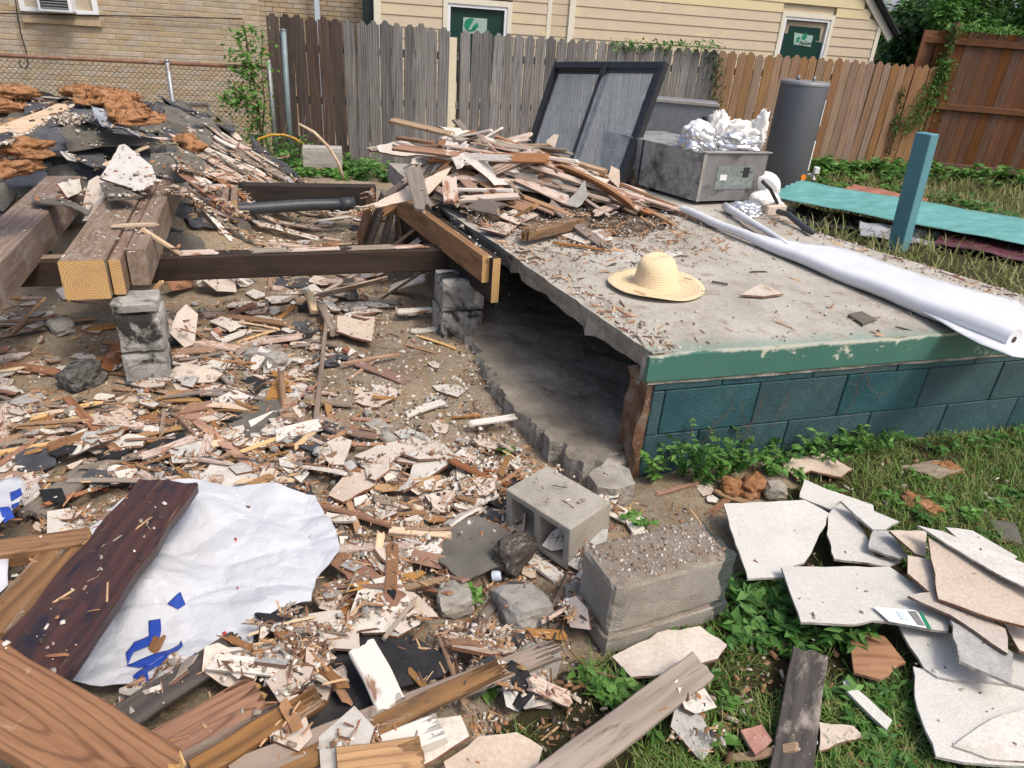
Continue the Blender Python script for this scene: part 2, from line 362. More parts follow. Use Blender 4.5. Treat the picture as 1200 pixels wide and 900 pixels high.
def plank(name, label, cat, p0, p1, Wd, Tk, mat, roll=0, group=None, parent=None, nx=8, ny=4, jag=(0, 0), warp=0, twist=0, edge=.02, mark=True, endmat=None, ch=None):
    p0, p1 = Vector(p0), Vector(p1); L = (p1-p0).length; d = (p1-p0)/L
    e = Vector((0, 0, 1)).cross(d)
    e = U.copy() if e.length < .02 else e.normalized()
    n = d.cross(e)
    q = Matrix.Rotation(R(roll), 3, d); e, n = q @ e, q @ n
    mats = [MM[mat]]+([MM[endmat]] if endmat else [])
    o = obj(name, plank_mesh(name, L, Wd, Tk, mats, nx, ny, ch, jag, warp, twist, edge, sd(), 1 if endmat else 0), parent)
    m = Matrix((d, e, n)).transposed().to_4x4(); m.translation = (p0+p1)/2; o.matrix_world = m
    if label: T(o, label, cat, group)
    if mark:
        k = max(2, int(L/.05))
        for t in range(k+1):
            c = p0.lerp(p1, t/k); raise_disc(c.x, c.y, max(.015, Wd*.45), c.z+Tk*.5*abs(n.z))
    return o
def sheet_mesh(name, poly, Tk, mats, grid, disp=None, jit=.0, seed=0, jstep=.03):
    """Closed slab over a 2-D outline: broken edge, inner grid, own relief."""
    rn = random.Random(seed); out = []
    for i in range(len(poly)):
        a, b = Vector(poly[i]).to_2d(), Vector(poly[(i+1) % len(poly)]).to_2d(); L = (b-a).length
        k = max(1, min(40, int(L/max(jstep, grid*.5)))) if (jit or disp) else 1
        nrm = Vector((-(b-a).y, (b-a).x)).normalized() if L > 1e-6 else Vector((0, 0))
        for t in range(k):
            p = a.lerp(b, t/k)
            if jit and t: p = p+nrm*jit*(rn.uniform(-1, 1)*.6+1.1*nz(p.x*9, p.y*9, seed*.37))
            out.append(p)
    n = len(out); pts = list(out)
    xs = [p.x for p in out]; ys = [p.y for p in out]
    if grid:
        x = min(xs)+grid*.5
        while x < max(xs):
            y = min(ys)+grid*.5
            while y < max(ys):
                q = (x+rn.uniform(-.2, .2)*grid, y+rn.uniform(-.2, .2)*grid)
                if inpoly(q[0], q[1], out) and min((q[0]-p.x)**2+(q[1]-p.y)**2 for p in out) > (grid*.35)**2: pts.append(Vector(q))
                y += grid
            x += grid
    V, E, F, *_ = delaunay_2d_cdt(pts, [], [list(range(n))], 1, 1e-5)
    # boundary edges are those used by one triangle
    cnt = {}
    for f in F:
        for i in range(len(f)):
            a, b = f[i], f[(i+1) % len(f)]; cnt[(min(a, b), max(a, b))] = cnt.get((min(a, b), max(a, b)), 0)+1
    d = disp or (lambda x, y: 0); m = len(V)
    z = [d(v.x, v.y) for v in V]
    vs = [(v.x, v.y, z[i]) for i, v in enumerate(V)]+[(v.x, v.y, z[i]-Tk) for i, v in enumerate(V)]
    fs, mi = [], []
    for f in F:
        f = list(f); a = (V[f[1]]-V[f[0]]).cross(V[f[2]]-V[f[0]]) if False else ((V[f[1]].x-V[f[0]].x)*(V[f[2]].y-V[f[0]].y)-(V[f[1]].y-V[f[0]].y)*(V[f[2]].x-V[f[0]].x))
        if a < 0: f = f[::-1]
        fs.append(f); mi.append(0); fs.append([i+m for i in f[::-1]]); mi.append(len(mats)-1)
        for i in range(len(f)):
            p, q = f[i], f[(i+1) % len(f)]
            if cnt[(min(p, q), max(p, q))] == 1: fs.append([q, p, p+m, q+m]); mi.append(min(1, len(mats)-1))
    return mk(name, vs, fs, mats, mi)
def sheet(name, label, cat, pix, z, Tk, mats, grid=.08, bend=.006, bs=3, jit=.006, group=None, parent=None, mark=True, disp=None, smooth=False, kind=None, world=None, jstep=.03):
    """A slab whose corners are given as photograph positions on a plane; z = height, or heights at three corners."""
    n = len(pix); mats = [MM[m] for m in (mats if isinstance(mats, (tuple, list)) else [mats])]
    if isinstance(z, (int, float)): p0, nv = Vector((0, 0, z)), Vector((0, 0, 1))
    elif isinstance(z, dict): p0, nv = z['p'], Vector(z['n']).normalized()
    else:
        a, b, c = P(*pix[0], z[0]), P(*pix[n//3], z[1]), P(*pix[2*n//3], z[2])
        p0, nv = a, (b-a).cross(c-a).normalized()
        if nv.z < 0: nv = -nv
        if abs(ray(*pix[0]).dot(nv)) < .12: p0, nv = Vector((0, 0, sum(z)/3)), Vector((0, 0, 1))
    W = [PP(px, py, p0, nv) for px, py in pix]; ce = sum(W, Vector())/n
    ex = Vector((1, 0, 0)); ex = (ex-nv*ex.dot(nv)).normalized(); ey = nv.cross(ex); s_ = sd()
    loc = [((q-ce).dot(ex), (q-ce).dot(ey)) for q in W]
    dd = disp if disp else ((lambda x, y: bend*fbm(x+s_*3.1, y, s_, bs, 3)) if bend else None)
    me = sheet_mesh(name, loc, Tk, mats, grid, dd, jit, s_, jstep)
    if smooth: me.polygons.foreach_set('use_smooth', [True]*len(me.polygons))
    o = obj(name, me, parent); m = Matrix((ex, ey, nv)).transposed().to_4x4(); m.translation = ce
    if parent: o.matrix_world = m
    else: o.matrix_world = m
    if label: T(o, label, cat, group, kind)
    if mark and abs(nv.z) > .3:
        raise_poly([(q.x, q.y) for q in W], lambda x, y: p0.z-(nv.x*(x-p0.x)+nv.y*(y-p0.y))/nv.z)
    return o
def shard_mesh(name, mats, seed, n=7, th=.1, elong=1.0):
    rn = random.Random(seed); an = sorted(rn.uniform(0, 6.283) for _ in range(n))
    an = [i*6.283/n+rn.uniform(-.35, .35)*6.283/n for i in range(n)]
    p = [(math.cos(a)*.5*rn.uniform(.62, 1.05)*elong, math.sin(a)*.5*rn.uniform(.62, 1.05)) for a in an]
    return sheet_mesh(name, p, th, mats, 0, None, 0, seed)
def lump_mesh(name, mat, seed, sub=2, box=.6, rough=.18):
    bm = bmesh.new(); bmesh.ops.create_icosphere(bm, subdivisions=sub, radius=.5)
    for v in bm.verts:
        c = v.co; k = max(abs(c.x), abs(c.y), abs(c.z)); v.co = c.lerp(c*(.42/k), box)
        v.co *= 1+rough*fbm(c.x+seed*5, c.y, c.z+seed, 2.6, 3)
    me = bpy.data.meshes.new(name); bm.to_mesh(me); bm.free(); me.materials.append(mat); return me
# ------------------------------------------------------------ the setting: ground
def m_ground():
    a = N('ground', .95, .1); v = a.coord(rnd=False)
    n1 = a.noise(v, 1.3, 8, .65); n2 = a.noise(v, 60, 6, .75); n3 = a.noise(v, 7, 6, .7)
    dirt = a.ramp(n1, [(.32, (.15, .112, .075)), (.5, (.275, .208, .135)), (.66, (.38, .29, .185))])
    dirt = a.mix(a.ramp(n3, [(.42, 0.), (.62, .75)]), dirt, (.31, .27, .21))
    dirt = a.mix(.7, dirt, a.ramp(n2, [(.3, .5), (.7, 1.35)]), 'MULTIPLY')
    soil = a.mix(.6, a.ramp(n3, [(.3, (.03, .026, .015)), (.55, (.06, .055, .025)), (.75, (.085, .085, .035))]), a.ramp(n2, [(.3, .5), (.7, 1.3)]), 'MULTIPLY')
    at = a.n('Attribute', attribute_name='lawn')
    f = a.ramp(a.math('ADD', at.outputs['Fac'], a.math('MULTIPLY', a.math('SUBTRACT', n3, .5), .7)), [(.4, 0.), (.6, 1.)])
    vo = a.n('TexVoronoi'); vo.inputs['Scale'].default_value = 85; a.l(v, vo.inputs['Vector'])
    peb = a.ramp(vo.outputs['Distance'], [(.12, 1.), (.3, 0.)])
    c = a.mix(f, dirt, soil)
    a.bump(n3, .5, .03, a.bump(peb, .5, .006, a.bump(n2, .9, .012)))
    MM['ground'] = a.out(c); return a.m
LAWN = [[P(*p) for p in ((905, 585), (1010, 530), (1215, 492), (1260, 560), (1260, 960), (640, 960), (560, 880), (640, 790), (830, 730), (880, 650))]]
LAWN.append([Vector((2.95, 3.35, 0)), Vector((2.3, 4.7, 0)), Vector((2.2, 6.0, 0)), Vector((3.0, 7.8, 0)), Vector((3.3, 9.0, 0)), Vector((4.2, 12.0, 0)), Vector((12, 13, 0)), Vector((14, 4, 0)), Vector((6, 3, 0))])
def lawn(x, y):
    for q in LAWN:
        if inpoly(x, y, q): return 1.0
    return 0.0
def build_ground():
    def axis(lo, hi, c0, c1, f, co):
        a = list(np.arange(c0, c1, f)); x = c1; s = f
        while x < hi: a.append(x); s *= 1.35; x += min(s, co)
        x = c0-f; s = f
        while x > lo: a.insert(0, x); s *= 1.35; x -= min(s, co)
        return a
    xs = axis(-220, 220, -3.6, 3.6, .035, 40); ys = axis(-60, 320, .6, 5.2, .035, 40)
    vs, lw = [], []
    for y in ys:
        for x in xs:
            near = -3.8 < x < 3.8 and .5 < y < 6
            z = base_z(x, y) if -9 < x < 12 and y < 16 else -.2
            if near: z += .012*fbm(x, y, 2, 7, 4)+.006*nz(x, y, 4, 30)
            vs.append((x, y, z-.004)); lw.append(lawn(x, y) if y < 14 and x > -1 else (1. if y > 13 or abs(x) > 9 else 0.))
    nx = len(xs); fs = [(j*nx+i, j*nx+i+1, (j+1)*nx+i+1, (j+1)*nx+i) for j in range(len(ys)-1) for i in range(nx-1)]
    me = mk('ground', vs, fs, m_ground(), None, True)
    at = me.attributes.new('lawn', 'FLOAT', 'POINT'); at.data.foreach_set('value', lw)
    o = obj('ground', me); T(o, kind='structure'); o['label'] = 'bare trampled dirt yard passing into weedy lawn'
build_ground()
# ------------------------------------------------------------ concrete porch
SZ = .57
SA = Vector((.54, 2.53, 0)); SB = Vector((2.95, 3.33, 0))
SLAB = [SA, SB, Vector((2.68, 3.65, 0)), Vector((1.92, 4.72, 0)), Vector((1.86, 5.5, 0)), Vector((1.75, 6.35, 0)), Vector((-1.15, 5.95, 0)), Vector((-.5, 4.5, 0)), Vector((-.14, 3.86, 0)), Vector((.2, 3.18, 0))]
FD = (SB-SA).normalized(); FN = Vector((FD.y, -FD.x, 0))        # along the front, and out of it
def m_slab():
    a = N('slab_top', .9, .2); v = a.coord(rnd=False)
    n1 = a.noise(v, 2.2, 8, .65); n2 = a.noise(v, 70, 5, .75); n3 = a.noise(v, 9, 7, .7)
    c = a.ramp(n1, [(.3, (.28, .25, .205)), (.5, (.4, .37, .315)), (.7, (.48, .45, .4))])
    c = a.mix(a.ramp(n3, [(.54, 0.), (.68, .75)]), c, (.22, .165, .12))
    c = a.mix(.5, c, a.ramp(n2, [(.3, .6), (.7, 1.25)]), 'MULTIPLY')
    dp = a.n('VectorMath', operation='DOT_PRODUCT'); a.l(v, dp.inputs[0]); dp.inputs[1].default_value = FN
    dist = a.math('SUBTRACT', SA.dot(FN), dp.outputs['Value'])       # metres behind the front edge
    g = a.ramp(a.math('ADD', a.math('MULTIPLY', dist, 2.6), a.math('MULTIPLY', n3, .9)), [(.48, 1.), (.75, 0.)])
    c = a.mix(a.math('MULTIPLY', g, .55), c, (.13, .24, .185))
    a.bump(n3, .35, .012, a.bump(n2, .5, .006)); MM['slab_top'] = a.out(c)
m_slab()
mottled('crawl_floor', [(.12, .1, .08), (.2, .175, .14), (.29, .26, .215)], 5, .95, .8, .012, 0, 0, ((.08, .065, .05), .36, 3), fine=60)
mottled('slab_broken', [(.2, .18, .15), (.36, .33, .28), (.48, .445, .39)], 14, .95, 1, .02, 0, 0, ((.17, .1, .06), .36, 5), fine=60)
def m_green(name, col, amt):
    a = N(name, .5, .4); v = a.coord(rnd=False); n1 = a.noise(v, 5, 9, .7, .5); n2 = a.noise(v, 3, 4); n3 = a.noise(v, 45, 5, .7)
    c = a.mix(n2, tuple(x*.75 for x in col), tuple(x*1.2 for x in col))
    c = a.mix(a.ramp(n1, [(1-amt-.01, 0.), (1-amt+.02, 1.)]), c, (.5, .49, .4))
    sz_ = a.n('SeparateXYZ'); a.l(v, sz_.inputs[0]); c = a.mix(a.ramp(a.math('ADD', sz_.outputs[2], a.math('MULTIPLY', a.math('SUBTRACT', n1, .5), .09)), [(SZ-.014, 0.), (SZ-.006, .85)]), c, (.46, .45, .38))
    c = a.mix(a.ramp(a.noise(v, 8, 8, .8), [(.6, 0.), (.72, .8)]), c, (.08, .05, .035))
    a.bump(n1, .4, .006, a.bump(n3, .25, .004)); MM[name] = a.out(c)
m_green('green_paint', (.05, .15, .115), .385)
def m_teal():
    a = N('teal_block', .6, .35); v = a.coord(rnd=False); n1 = a.noise(v, 4, 6, .65); n2 = a.noise(v, 110, 4, .7); n3 = a.noise(v, 14, 7, .75)
    c = a.ramp(n1, [(.3, (.02, .055, .066)), (.5, (.03, .08, .09)), (.7, (.044, .105, .112))])
    c = a.mix(a.ramp(n3, [(.52, 0.), (.7, .75)]), c, (.022, .034, .038)); c = a.mix(a.ramp(a.noise(a.coord((3, 3, .8), False), 5, 7, .7), [(.6, 0.), (.68, .45)]), c, (.1, .13, .13))
    c = a.mix(a.ramp(a.noise(v, 26, 7, .8), [(.69, 0.), (.73, .8)]), c, (.28, .28, .26))
    a.bump(n2, .9, .006, a.bump(n3, .4, .006)); MM['teal_block'] = a.out(a.vary(c, .06, .004))
m_teal()
mottled('clay_end', [(.13, .07, .04), (.22, .125, .075), (.34, .29, .24)], 9, .95, 1, .02, 0, 0, ((.4, .37, .33), .36, 11))
porch = empty('concrete_porch', (0, 0, 0)); T(porch, 'weathered concrete porch slab on teal painted block wall, broken open on one side', 'porch')
# the slab itself: ragged where it was broken off
slab = obj('slab', sheet_mesh('slab', [(p.x, p.y) for p in SLAB], .14, [MM['slab_top'], MM['slab_broken']], .12, lambda x, y: SZ+.004*fbm(x, y, 0, 3, 3), .006, 3, .04), porch)
bm = bmesh.new(); bm.from_mesh(slab.data)
for v in bm.verts:      # undercut and chew the broken side
    d = min(abs((v.co.xy-Vector((.54, 2.53))).cross((Vector((-.5, 4.5))-Vector((.54, 2.53))).normalized())), 1)
    if d < .06 and v.co.z < SZ-.06 and v.co.y > 2.6:
        v.co.z += .05*fbm(v.co.x, v.co.y, 0, 9, 3)+.015; v.co += Vector((.05, .02, 0))*(1+fbm(v.co.x, v.co.y, 5, 8, 2))
bm.to_mesh(slab.data); bm.free()
mb = MB()                # painted front edge, a bit proud of the slab and uneven
n = 40; L = (SB-SA).length+.01
vs = []
for i in range(n+1):
    p = SA+FD*(L*i/n-.012); o1 = .006+.003*nz(i*.7, 1); zt = SZ+.002-.004*abs(nz(i*.9, 2))-.01*(nz(i*.37, 9) > .35); zb = SZ-.128+.004*nz(i*.6, 3)
    for off, z in ((-.02, zt-.006), (o1-.004, zt), (o1, zt-.012), (o1+.002, zb+.008), (o1-.006, zb), (-.02, zb)): vs.append(p+FN*off+Vector((0, 0, z)))
fs = [[i*6+k, (i+1)*6+k, (i+1)*6+(k+1) % 6, i*6+(k+1) % 6] for i in range(n) for k in range(6)]+[[0, 1, 2, 3, 4, 5][::-1], [n*6+k for k in range(6)]]
mb.add(vs, [f[::-1] for f in fs]); o = mb.build('painted_edge', MM['green_paint'], porch); o['label'] = 'peeling green painted front edge of slab'
# block wall, one object for each block
bl = MB(); bl.box((0, 0, 0), (.445, .15, .188), None, 0, .006); blk_full = bl.mesh('block', MM['teal_block'])
def wall_block(c, ln, h, ang):
    b = MB(); b.box((0, 0, 0), (ln-.005, .15, h-.005), None, 0, .0035); o = b.build('block', MM['teal_block'], porch, False, c); o.rotation_euler = (0, 0, ang); return o
fa = math.atan2(FD.y, FD.x); rn = random.Random(5)
for (z0, z1, st) in ((-.03, .185, -.16), (.185, .395, -.36), (.395, .443, -.1)):
    s = st
    while s < 2.5:
        e = min(s+.452, 2.5); a = max(s, .035)
        if e-a > .03: c = SA+FD*((a+e)/2)-FN*(.082+rn.uniform(-.002, .002)); wall_block((c.x, c.y, (z0+z1)/2), e-a, z1-z0, fa)
        s += .452
mb = MB(); c = SA+FD*1.27-FN*.083; mb.box((c.x, c.y, .2), (2.44, .13, .43), Matrix.Rotation(fa, 3, 'Z')); mb.build('mortar', MM['teal_block'], porch)
bm = bmesh.new(); bmesh.ops.create_cube(bm, size=1)      # ragged clay end of the wall where it was broken away
bmesh.ops.scale(bm, vec=(.07, .145, .5), verts=bm.verts); bmesh.ops.subdivide_edges(bm, edges=bm.edges, cuts=9, use_grid_fill=True)
for v in bm.verts:
    q = v.co
    if q.x < .03: q.x += .03*fbm(q.y*2+3, q.z, 1, 7, 4)-.006; q.y += .01*fbm(q.y, q.z, 4, 9, 3)
me = bpy.data.meshes.new('broken_wall_end'); bm.to_mesh(me); bm.free(); me.materials.append(MM['clay_end'])
c = SA+FD*.04-FN*.086; o = obj('broken_wall_end', me, porch, (c.x, c.y, .193)); o.rotation_euler = (0, 0, fa); o['label'] = 'ragged brown broken end of block wall'
mb = MB(); c = SA+FD*.0-FN*.09; mb.box((c.x-.06, c.y+.02, -.01), (.2, .16, .1), Matrix.Rotation(fa+.25, 3, 'Z'), 0, .015); mb.build('footing', MM['slab_broken'], porch)
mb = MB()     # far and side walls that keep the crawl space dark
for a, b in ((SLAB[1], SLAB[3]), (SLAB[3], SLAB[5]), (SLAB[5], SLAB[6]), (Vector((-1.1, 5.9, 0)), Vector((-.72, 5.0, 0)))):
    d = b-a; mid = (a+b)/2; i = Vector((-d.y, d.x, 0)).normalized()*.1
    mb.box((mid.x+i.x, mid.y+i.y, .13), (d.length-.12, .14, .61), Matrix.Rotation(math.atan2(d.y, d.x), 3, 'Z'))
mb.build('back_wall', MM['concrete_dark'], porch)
raise_poly([(p.x, p.y) for p in SLAB], lambda x, y: SZ)
# old lower slab in the crawl space, its edge broken off
LOW = [(548, 390), (556, 402), (566, 425), (585, 455), (606, 482), (622, 496), (640, 512), (662, 530), (684, 545), (706, 543), (735, 520), (800, 440), (700, 340), (610, 330)]
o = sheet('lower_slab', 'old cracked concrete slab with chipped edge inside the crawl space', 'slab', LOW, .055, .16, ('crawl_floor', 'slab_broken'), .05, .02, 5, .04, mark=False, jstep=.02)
sheet('slab_fragment', 'curved broken piece of concrete lying at the mouth of the crawl space', 'concrete', [(690, 556), (712, 536), (738, 548), (745, 566), (722, 575), (700, 572)], .07, .1, ('concrete', 'slab_broken'), .05, .01, 5, .008)

# ------------------------------------------------------------ piers and beams of the old floor
def pier(label, c, ang, ln, dp, hs, z0=-.04):
    t = empty('block_pier', (c[0], c[1], z0), ang); T(t, label, 'pier'); z = 0
    for i, h in enumerate(hs):
        bm = bmesh.new(); bmesh.ops.create_cube(bm, size=1); bmesh.ops.scale(bm, vec=(ln, dp, h-.006), verts=bm.verts)
        bmesh.ops.subdivide_edges(bm, edges=bm.edges, cuts=5, use_grid_fill=True)
        for v in bm.verts:
            q = v.co; ed = sum((abs(abs(q[k])-s/2) < .004) for k, s in enumerate((ln, dp, h-.006)))
            v.co -= q.normalized()*(.008*(ed >= 2)+.01*(ed >= 2)*abs(fbm(q.x+i, q.y, q.z, 12, 2)))+Vector((nz(q.x, q.y, q.z, 20), nz(q.y, q.z, q.x, 20), 0))*.004
        me = bpy.data.meshes.new('block'); bm.to_mesh(me); bm.free(); me.materials.append(MM['pier_block'])
        o = obj('block', me, t, (random.Random(i+int(c[0]*9)).uniform(-.006, .006), 0, z+h/2)); o.rotation_euler = (0, 0, .02*(-1)**i); z += h
    return t
pier('soot stained block pier under the sawn ends of the triple beam', (-1.80, 3.10), R(20), .2, .2, (.2, .2, .055))
pier('sooty block pier standing beside the open crawl space', (-.36, 3.98), R(20), .26, .24, (.19, .19))
V2 = W_
def along(px, py, z, L): a = P(px, py, z); return a, a+V2*L
def m_sawn():
    a = N('sawn_end', .75, .2); v = a.coord(rnd=False); mo = a.n('VectorMath', operation='ADD'); a.l(v, mo.inputs[0]); mo.inputs[1].default_value = (0, .02, .03)
    w_ = a.n('TexWave', wave_type='RINGS', rings_direction='X'); a.l(mo.outputs[0], w_.inputs['Vector']); w_.inputs['Scale'].default_value = 26; w_.inputs['Distortion'].default_value = 2.6; w_.inputs['Detail'].default_value = 2
    c = a.ramp(w_.outputs['Fac'], [(.0, (.41, .235, .095)), (.4, (.5, .31, .13)), (1., (.55, .36, .16))]); c = a.mix(a.ramp(a.noise(v, 14, 6, .7), [(.5, 0.), (.68, .7)]), c, (.3, .2, .12)); a.bump(a.noise(v, 120, 3), .4, .003); MM['sawn_end'] = a.out(c)
m_sawn()
# (six-by-six and its two sister boards)
bx = Vector((-1.965, 3.0, .513))
plank('support_beam', 'thick square timber with bright sawn end grain beside two thinner boards', 'beam', bx, bx+V2*1.9, .185, .185, 'beam_aged', jag=(0, 0), edge=.004, nx=12, endmat='sawn_end', ch=.006, mark=False)
plank('support_beam', 'thin yellow ended board sandwiched between two grey timbers', 'beam', bx+U*.125+V2*.04-Vector((0, 0, .005)), bx+U*.125+V2*1.9, .05, .17, 'beam_aged', edge=.004, nx=12, endmat='sawn_end', ch=.004, mark=False)
plank('support_beam', 'grey topped board set back from its sawn neighbours above the pier', 'beam', bx+U*.2+V2*.16, bx+U*.2+V2*1.9, .085, .18, 'beam_aged', edge=.006, nx=12, ch=.005, mark=False)
lb = P(-42, 318, .6); lb.z = .51
plank('support_beam', 'brown timber beam running out past the tarred roofing scraps on the heap', 'beam', lb-V2*.5, lb+V2*1.9, .2, .18, 'beam_aged', edge=.004, nx=12, ch=.006, mark=False)
ca = P(-60, 309, .43); cb = P(545, 291, .43)
plank('cross_beam', 'long black creosoted beam crossing under the timbers to the slab', 'beam', ca+Vector((0, .06, -.07)), cb+Vector((.1, .1, -.07)), .115, .135, 'beam_dark', edge=.02, nx=16, mark=False, ch=.006)
# litter lying on the top of the cross beam gives it a pale crust
for i in range(8):
    t0 = .1+.1*i+.03*rn.uniform(-1, 1); a = ca.lerp(cb, t0)+Vector((0, .055, .004)); b = ca.lerp(cb, t0+.07+.06*rn.random())+Vector((0, .06, .006))
    plank('splinter_strip', 'thin dusty strip of wood lying along the black cross beam', 'splinter', a, b, .05+.03*rn.random(), .008, ('wood_grey', 'wood_pinkpaint')[i % 2], group='strips on the cross beam', nx=3, jag=(.05, .05), mark=False)
# header against the slab: a short brown board on a deep black one
ha, hb = P(575, 302, .555), P(503, 251, .555)
hd = (hb-ha).normalized()
plank('header_board', 'brown header board with nail marks and a pale sawn end beside slab', 'beam', Vector((ha.x-.02, ha.y, .49)), Vector((hb.x-.02, hb.y, .49))+hd*.55, .05, .15, 'beam_brown', edge=.004, nx=10, endmat='sawn_end', mark=True, ch=.004)
plank('header_board', 'deep black header board with yellow sawn end against the slab', 'beam', Vector((ha.x+.035, ha.y-.02, .435)), Vector((hb.x+.035, hb.y, .435))+hd*.6, .045, .25, 'beam_dark', edge=.004, nx=10, endmat='sawn_end', mark=True, ch=.004)
# joist far back, pipe and the sawn joist ends under the heap
ba = P(262, 214, .42); bb = P(440, 217, .42)
plank('back_joist', 'dark brown joist lying level behind the plastic drain pipe', 'beam', Vector((ba.x, ba.y, .34)), Vector((bb.x, bb.y, .34)), .09, .16, 'beam_dark', edge=.006, nx=10, mark=False)
plain('pipe_black', (.045, .048, .055), .45, n=.25)
a, b = P(150, 250, .3), P(412, 239, .3)
mb = MB(); d = (b-a); mb.tube([a+d*(i/10)+Vector((0, 0, .006*math.sin(i))) for i in range(11)], .045, 14); o = mb.build('drain_pipe', MM['pipe_black'], None, True); T(o, 'black plastic drain pipe running level behind the beams', 'pipe')
mb = MB(); mb.tube([b-d*.06, b+d*.012], .054, 14); mb.build('coupling', MM['pipe_black'], o, True)
for k, (x, lab) in enumerate(((264, 'left of two pale sawn joist ends sticking out under the heap'), (275, 'right of two pale sawn joist ends sticking out under the heap'))):
    p = P(x, 248, .34)
    plank('joist_end', 'pale sawn joist end sticking out under the litter, one of a pair', 'joist', p, p+V2*.9, .047, .15, 'beam_aged', group='pair of sawn joist ends', endmat='sawn_end', nx=4, mark=False, edge=0, ch=.004)
# ------------------------------------------------------------ fences
F0 = Vector((3.15, 11.4, 0))
def FP(px, py, off=0): return PP(px, py, F0+W_*off, W_)
def fs_(px, py, off=0): return (FP(px, py, off)-F0).dot(U)
wood('picket_grey', (.042, .038, .036), (.25, .24, .227), rough=.9, rnd=.34, hue=.008, bands=.35, stain=((.045, .036, .032), .34, 5, 9), stain2=((.36, .35, .33), .27, 6, 12), bump=.8)
wood('picket_old', (.028, .02, .018), (.1, .075, .062), rough=.9, rnd=.2, bands=.3, stain=((.19, .17, .15), .33, 5, 12), bump=.8)
wood('picket_brown', (.12, .068, .04), (.3, .185, .112), rough=.85, rnd=.12, bands=.5, stain=((.4, .3, .22), .27, 7, 4))
wood('fence_cedar', (.07, .03, .016), (.17, .08, .042), rough=.7, rnd=.15, hue=.006, bands=.4, stain=((.075, .05, .045), .33, 2.5, 4))
plain('cream_paint', (.62, .56, .4), .6, n=.06, dirt=((.3, .26, .18), .3, 9))
def picket_mesh(L, Wd, mat, seed, ear=.03):
    me = plank_mesh('picket', L, Wd, .016, [MM[mat]], 8, 6, .002, (0, .008), .012*random.Random(seed).uniform(-1, 1), .02, .03, seed)
    for v in me.vertices:
        if v.co.x > L/2-.02 and abs(v.co.y) > Wd*.3: v.co.x -= ear
    return me
def picket_row(t, s0, s1, pitch, wd, z0, z1, mat, seed, lean=0, off=0, skip=None, mats2=None):
    rn = random.Random(seed); mm = [picket_mesh(1.0, wd*f, mat, seed+i, .022) for i, f in enumerate((1, .97, 1.02, .95))]
    m2 = [picket_mesh(1.0, wd, mats2[0], seed+20+i, .022) for i in range(2)] if mats2 else None
    s = s0; i = 0
    while s < s1:
        if not (skip and skip(s)):
            me = rn.choice(mm)
            if m2 and s < mats2[1]: me = rn.choice(m2)
            f = (s-s0)/(s1-s0); h = z1[0]+(z1[1]-z1[0])*f+rn.uniform(-.018, .018); lo = z0+rn.uniform(-.03, .02)
            o = obj('picket', me, t); p = F0+U*s+W_*(off+rn.uniform(-.004, .004))
            o.matrix_world = Matrix.Translation((p.x, p.y, (lo+h)/2)) @ Matrix.Rotation(UA, 4, 'Z') @ Matrix.Rotation(lean+rn.uniform(-.012, .012), 4, 'Y') @ Matrix.Rotation(-math.pi/2, 4, 'Y') @ Matrix.Rotation(math.pi/2, 4, 'X') @ Matrix.Diagonal((h-lo, 1, 1, 1))
        s += pitch*(1+rn.uniform(-.03, .03)); i += 1
def rails(t, s0, s1, zs, mat, off=.035):
    for z in zs:
        a, b = F0+U*s0+W_*off, F0+U*s1+W_*off
        plank('rail', None, None, (a.x, a.y, z), (b.x, b.y, z), .085, .038, mat, 90, parent=t, mark=False, nx=6)
    s = s0+.1
    while s < s1:
        p = F0+U*s+W_*(off+.06); plank('post', None, None, (p.x, p.y, -.3), (p.x, p.y, 1.35), .09, .09, mat, parent=t, mark=False, nx=3); s += 2.2
sl, sm, sr = fs_(318, 15), fs_(846, 60), fs_(1104, 78)
cream_s = fs_(530, 60)
gf = empty('picket_fence', (F0.x+U.x*sl, F0.y+U.y*sl, -.2)); T(gf, 'weathered grey dog-eared picket fence with one missing picket gap', 'fence')
gf.location = (0, 0, 0)
picket_row(gf, sl, sm, .146, .138, -.18, (1.565, 1.47), 'picket_grey', 11, 0, 0, lambda s: abs(s-cream_s) < .09, ('picket_old', sl+.75))
rails(gf, sl, sm, (.05, .62, 1.2), 'picket_grey')
p = F0+U*(cream_s+.0)+W_*.03
plank('board', None, None, (p.x, p.y, -.2), (p.x, p.y, 1.42), .125, .03, 'cream_paint', 0, parent=gf, mark=False, nx=4)['label'] = 'cream painted board filling the gap'
bf = empty('picket_fence', (0, 0, 0)); T(bf, 'brown dog-eared picket fence with ivy at its end behind the water heater', 'fence')
picket_row(bf, sm+.03, sr+.1, .157, .15, -.22, (1.475, 1.45), 'picket_brown', 31, .015)
rails(bf, sm, sr, (.05, .62, 1.2), 'picket_brown')
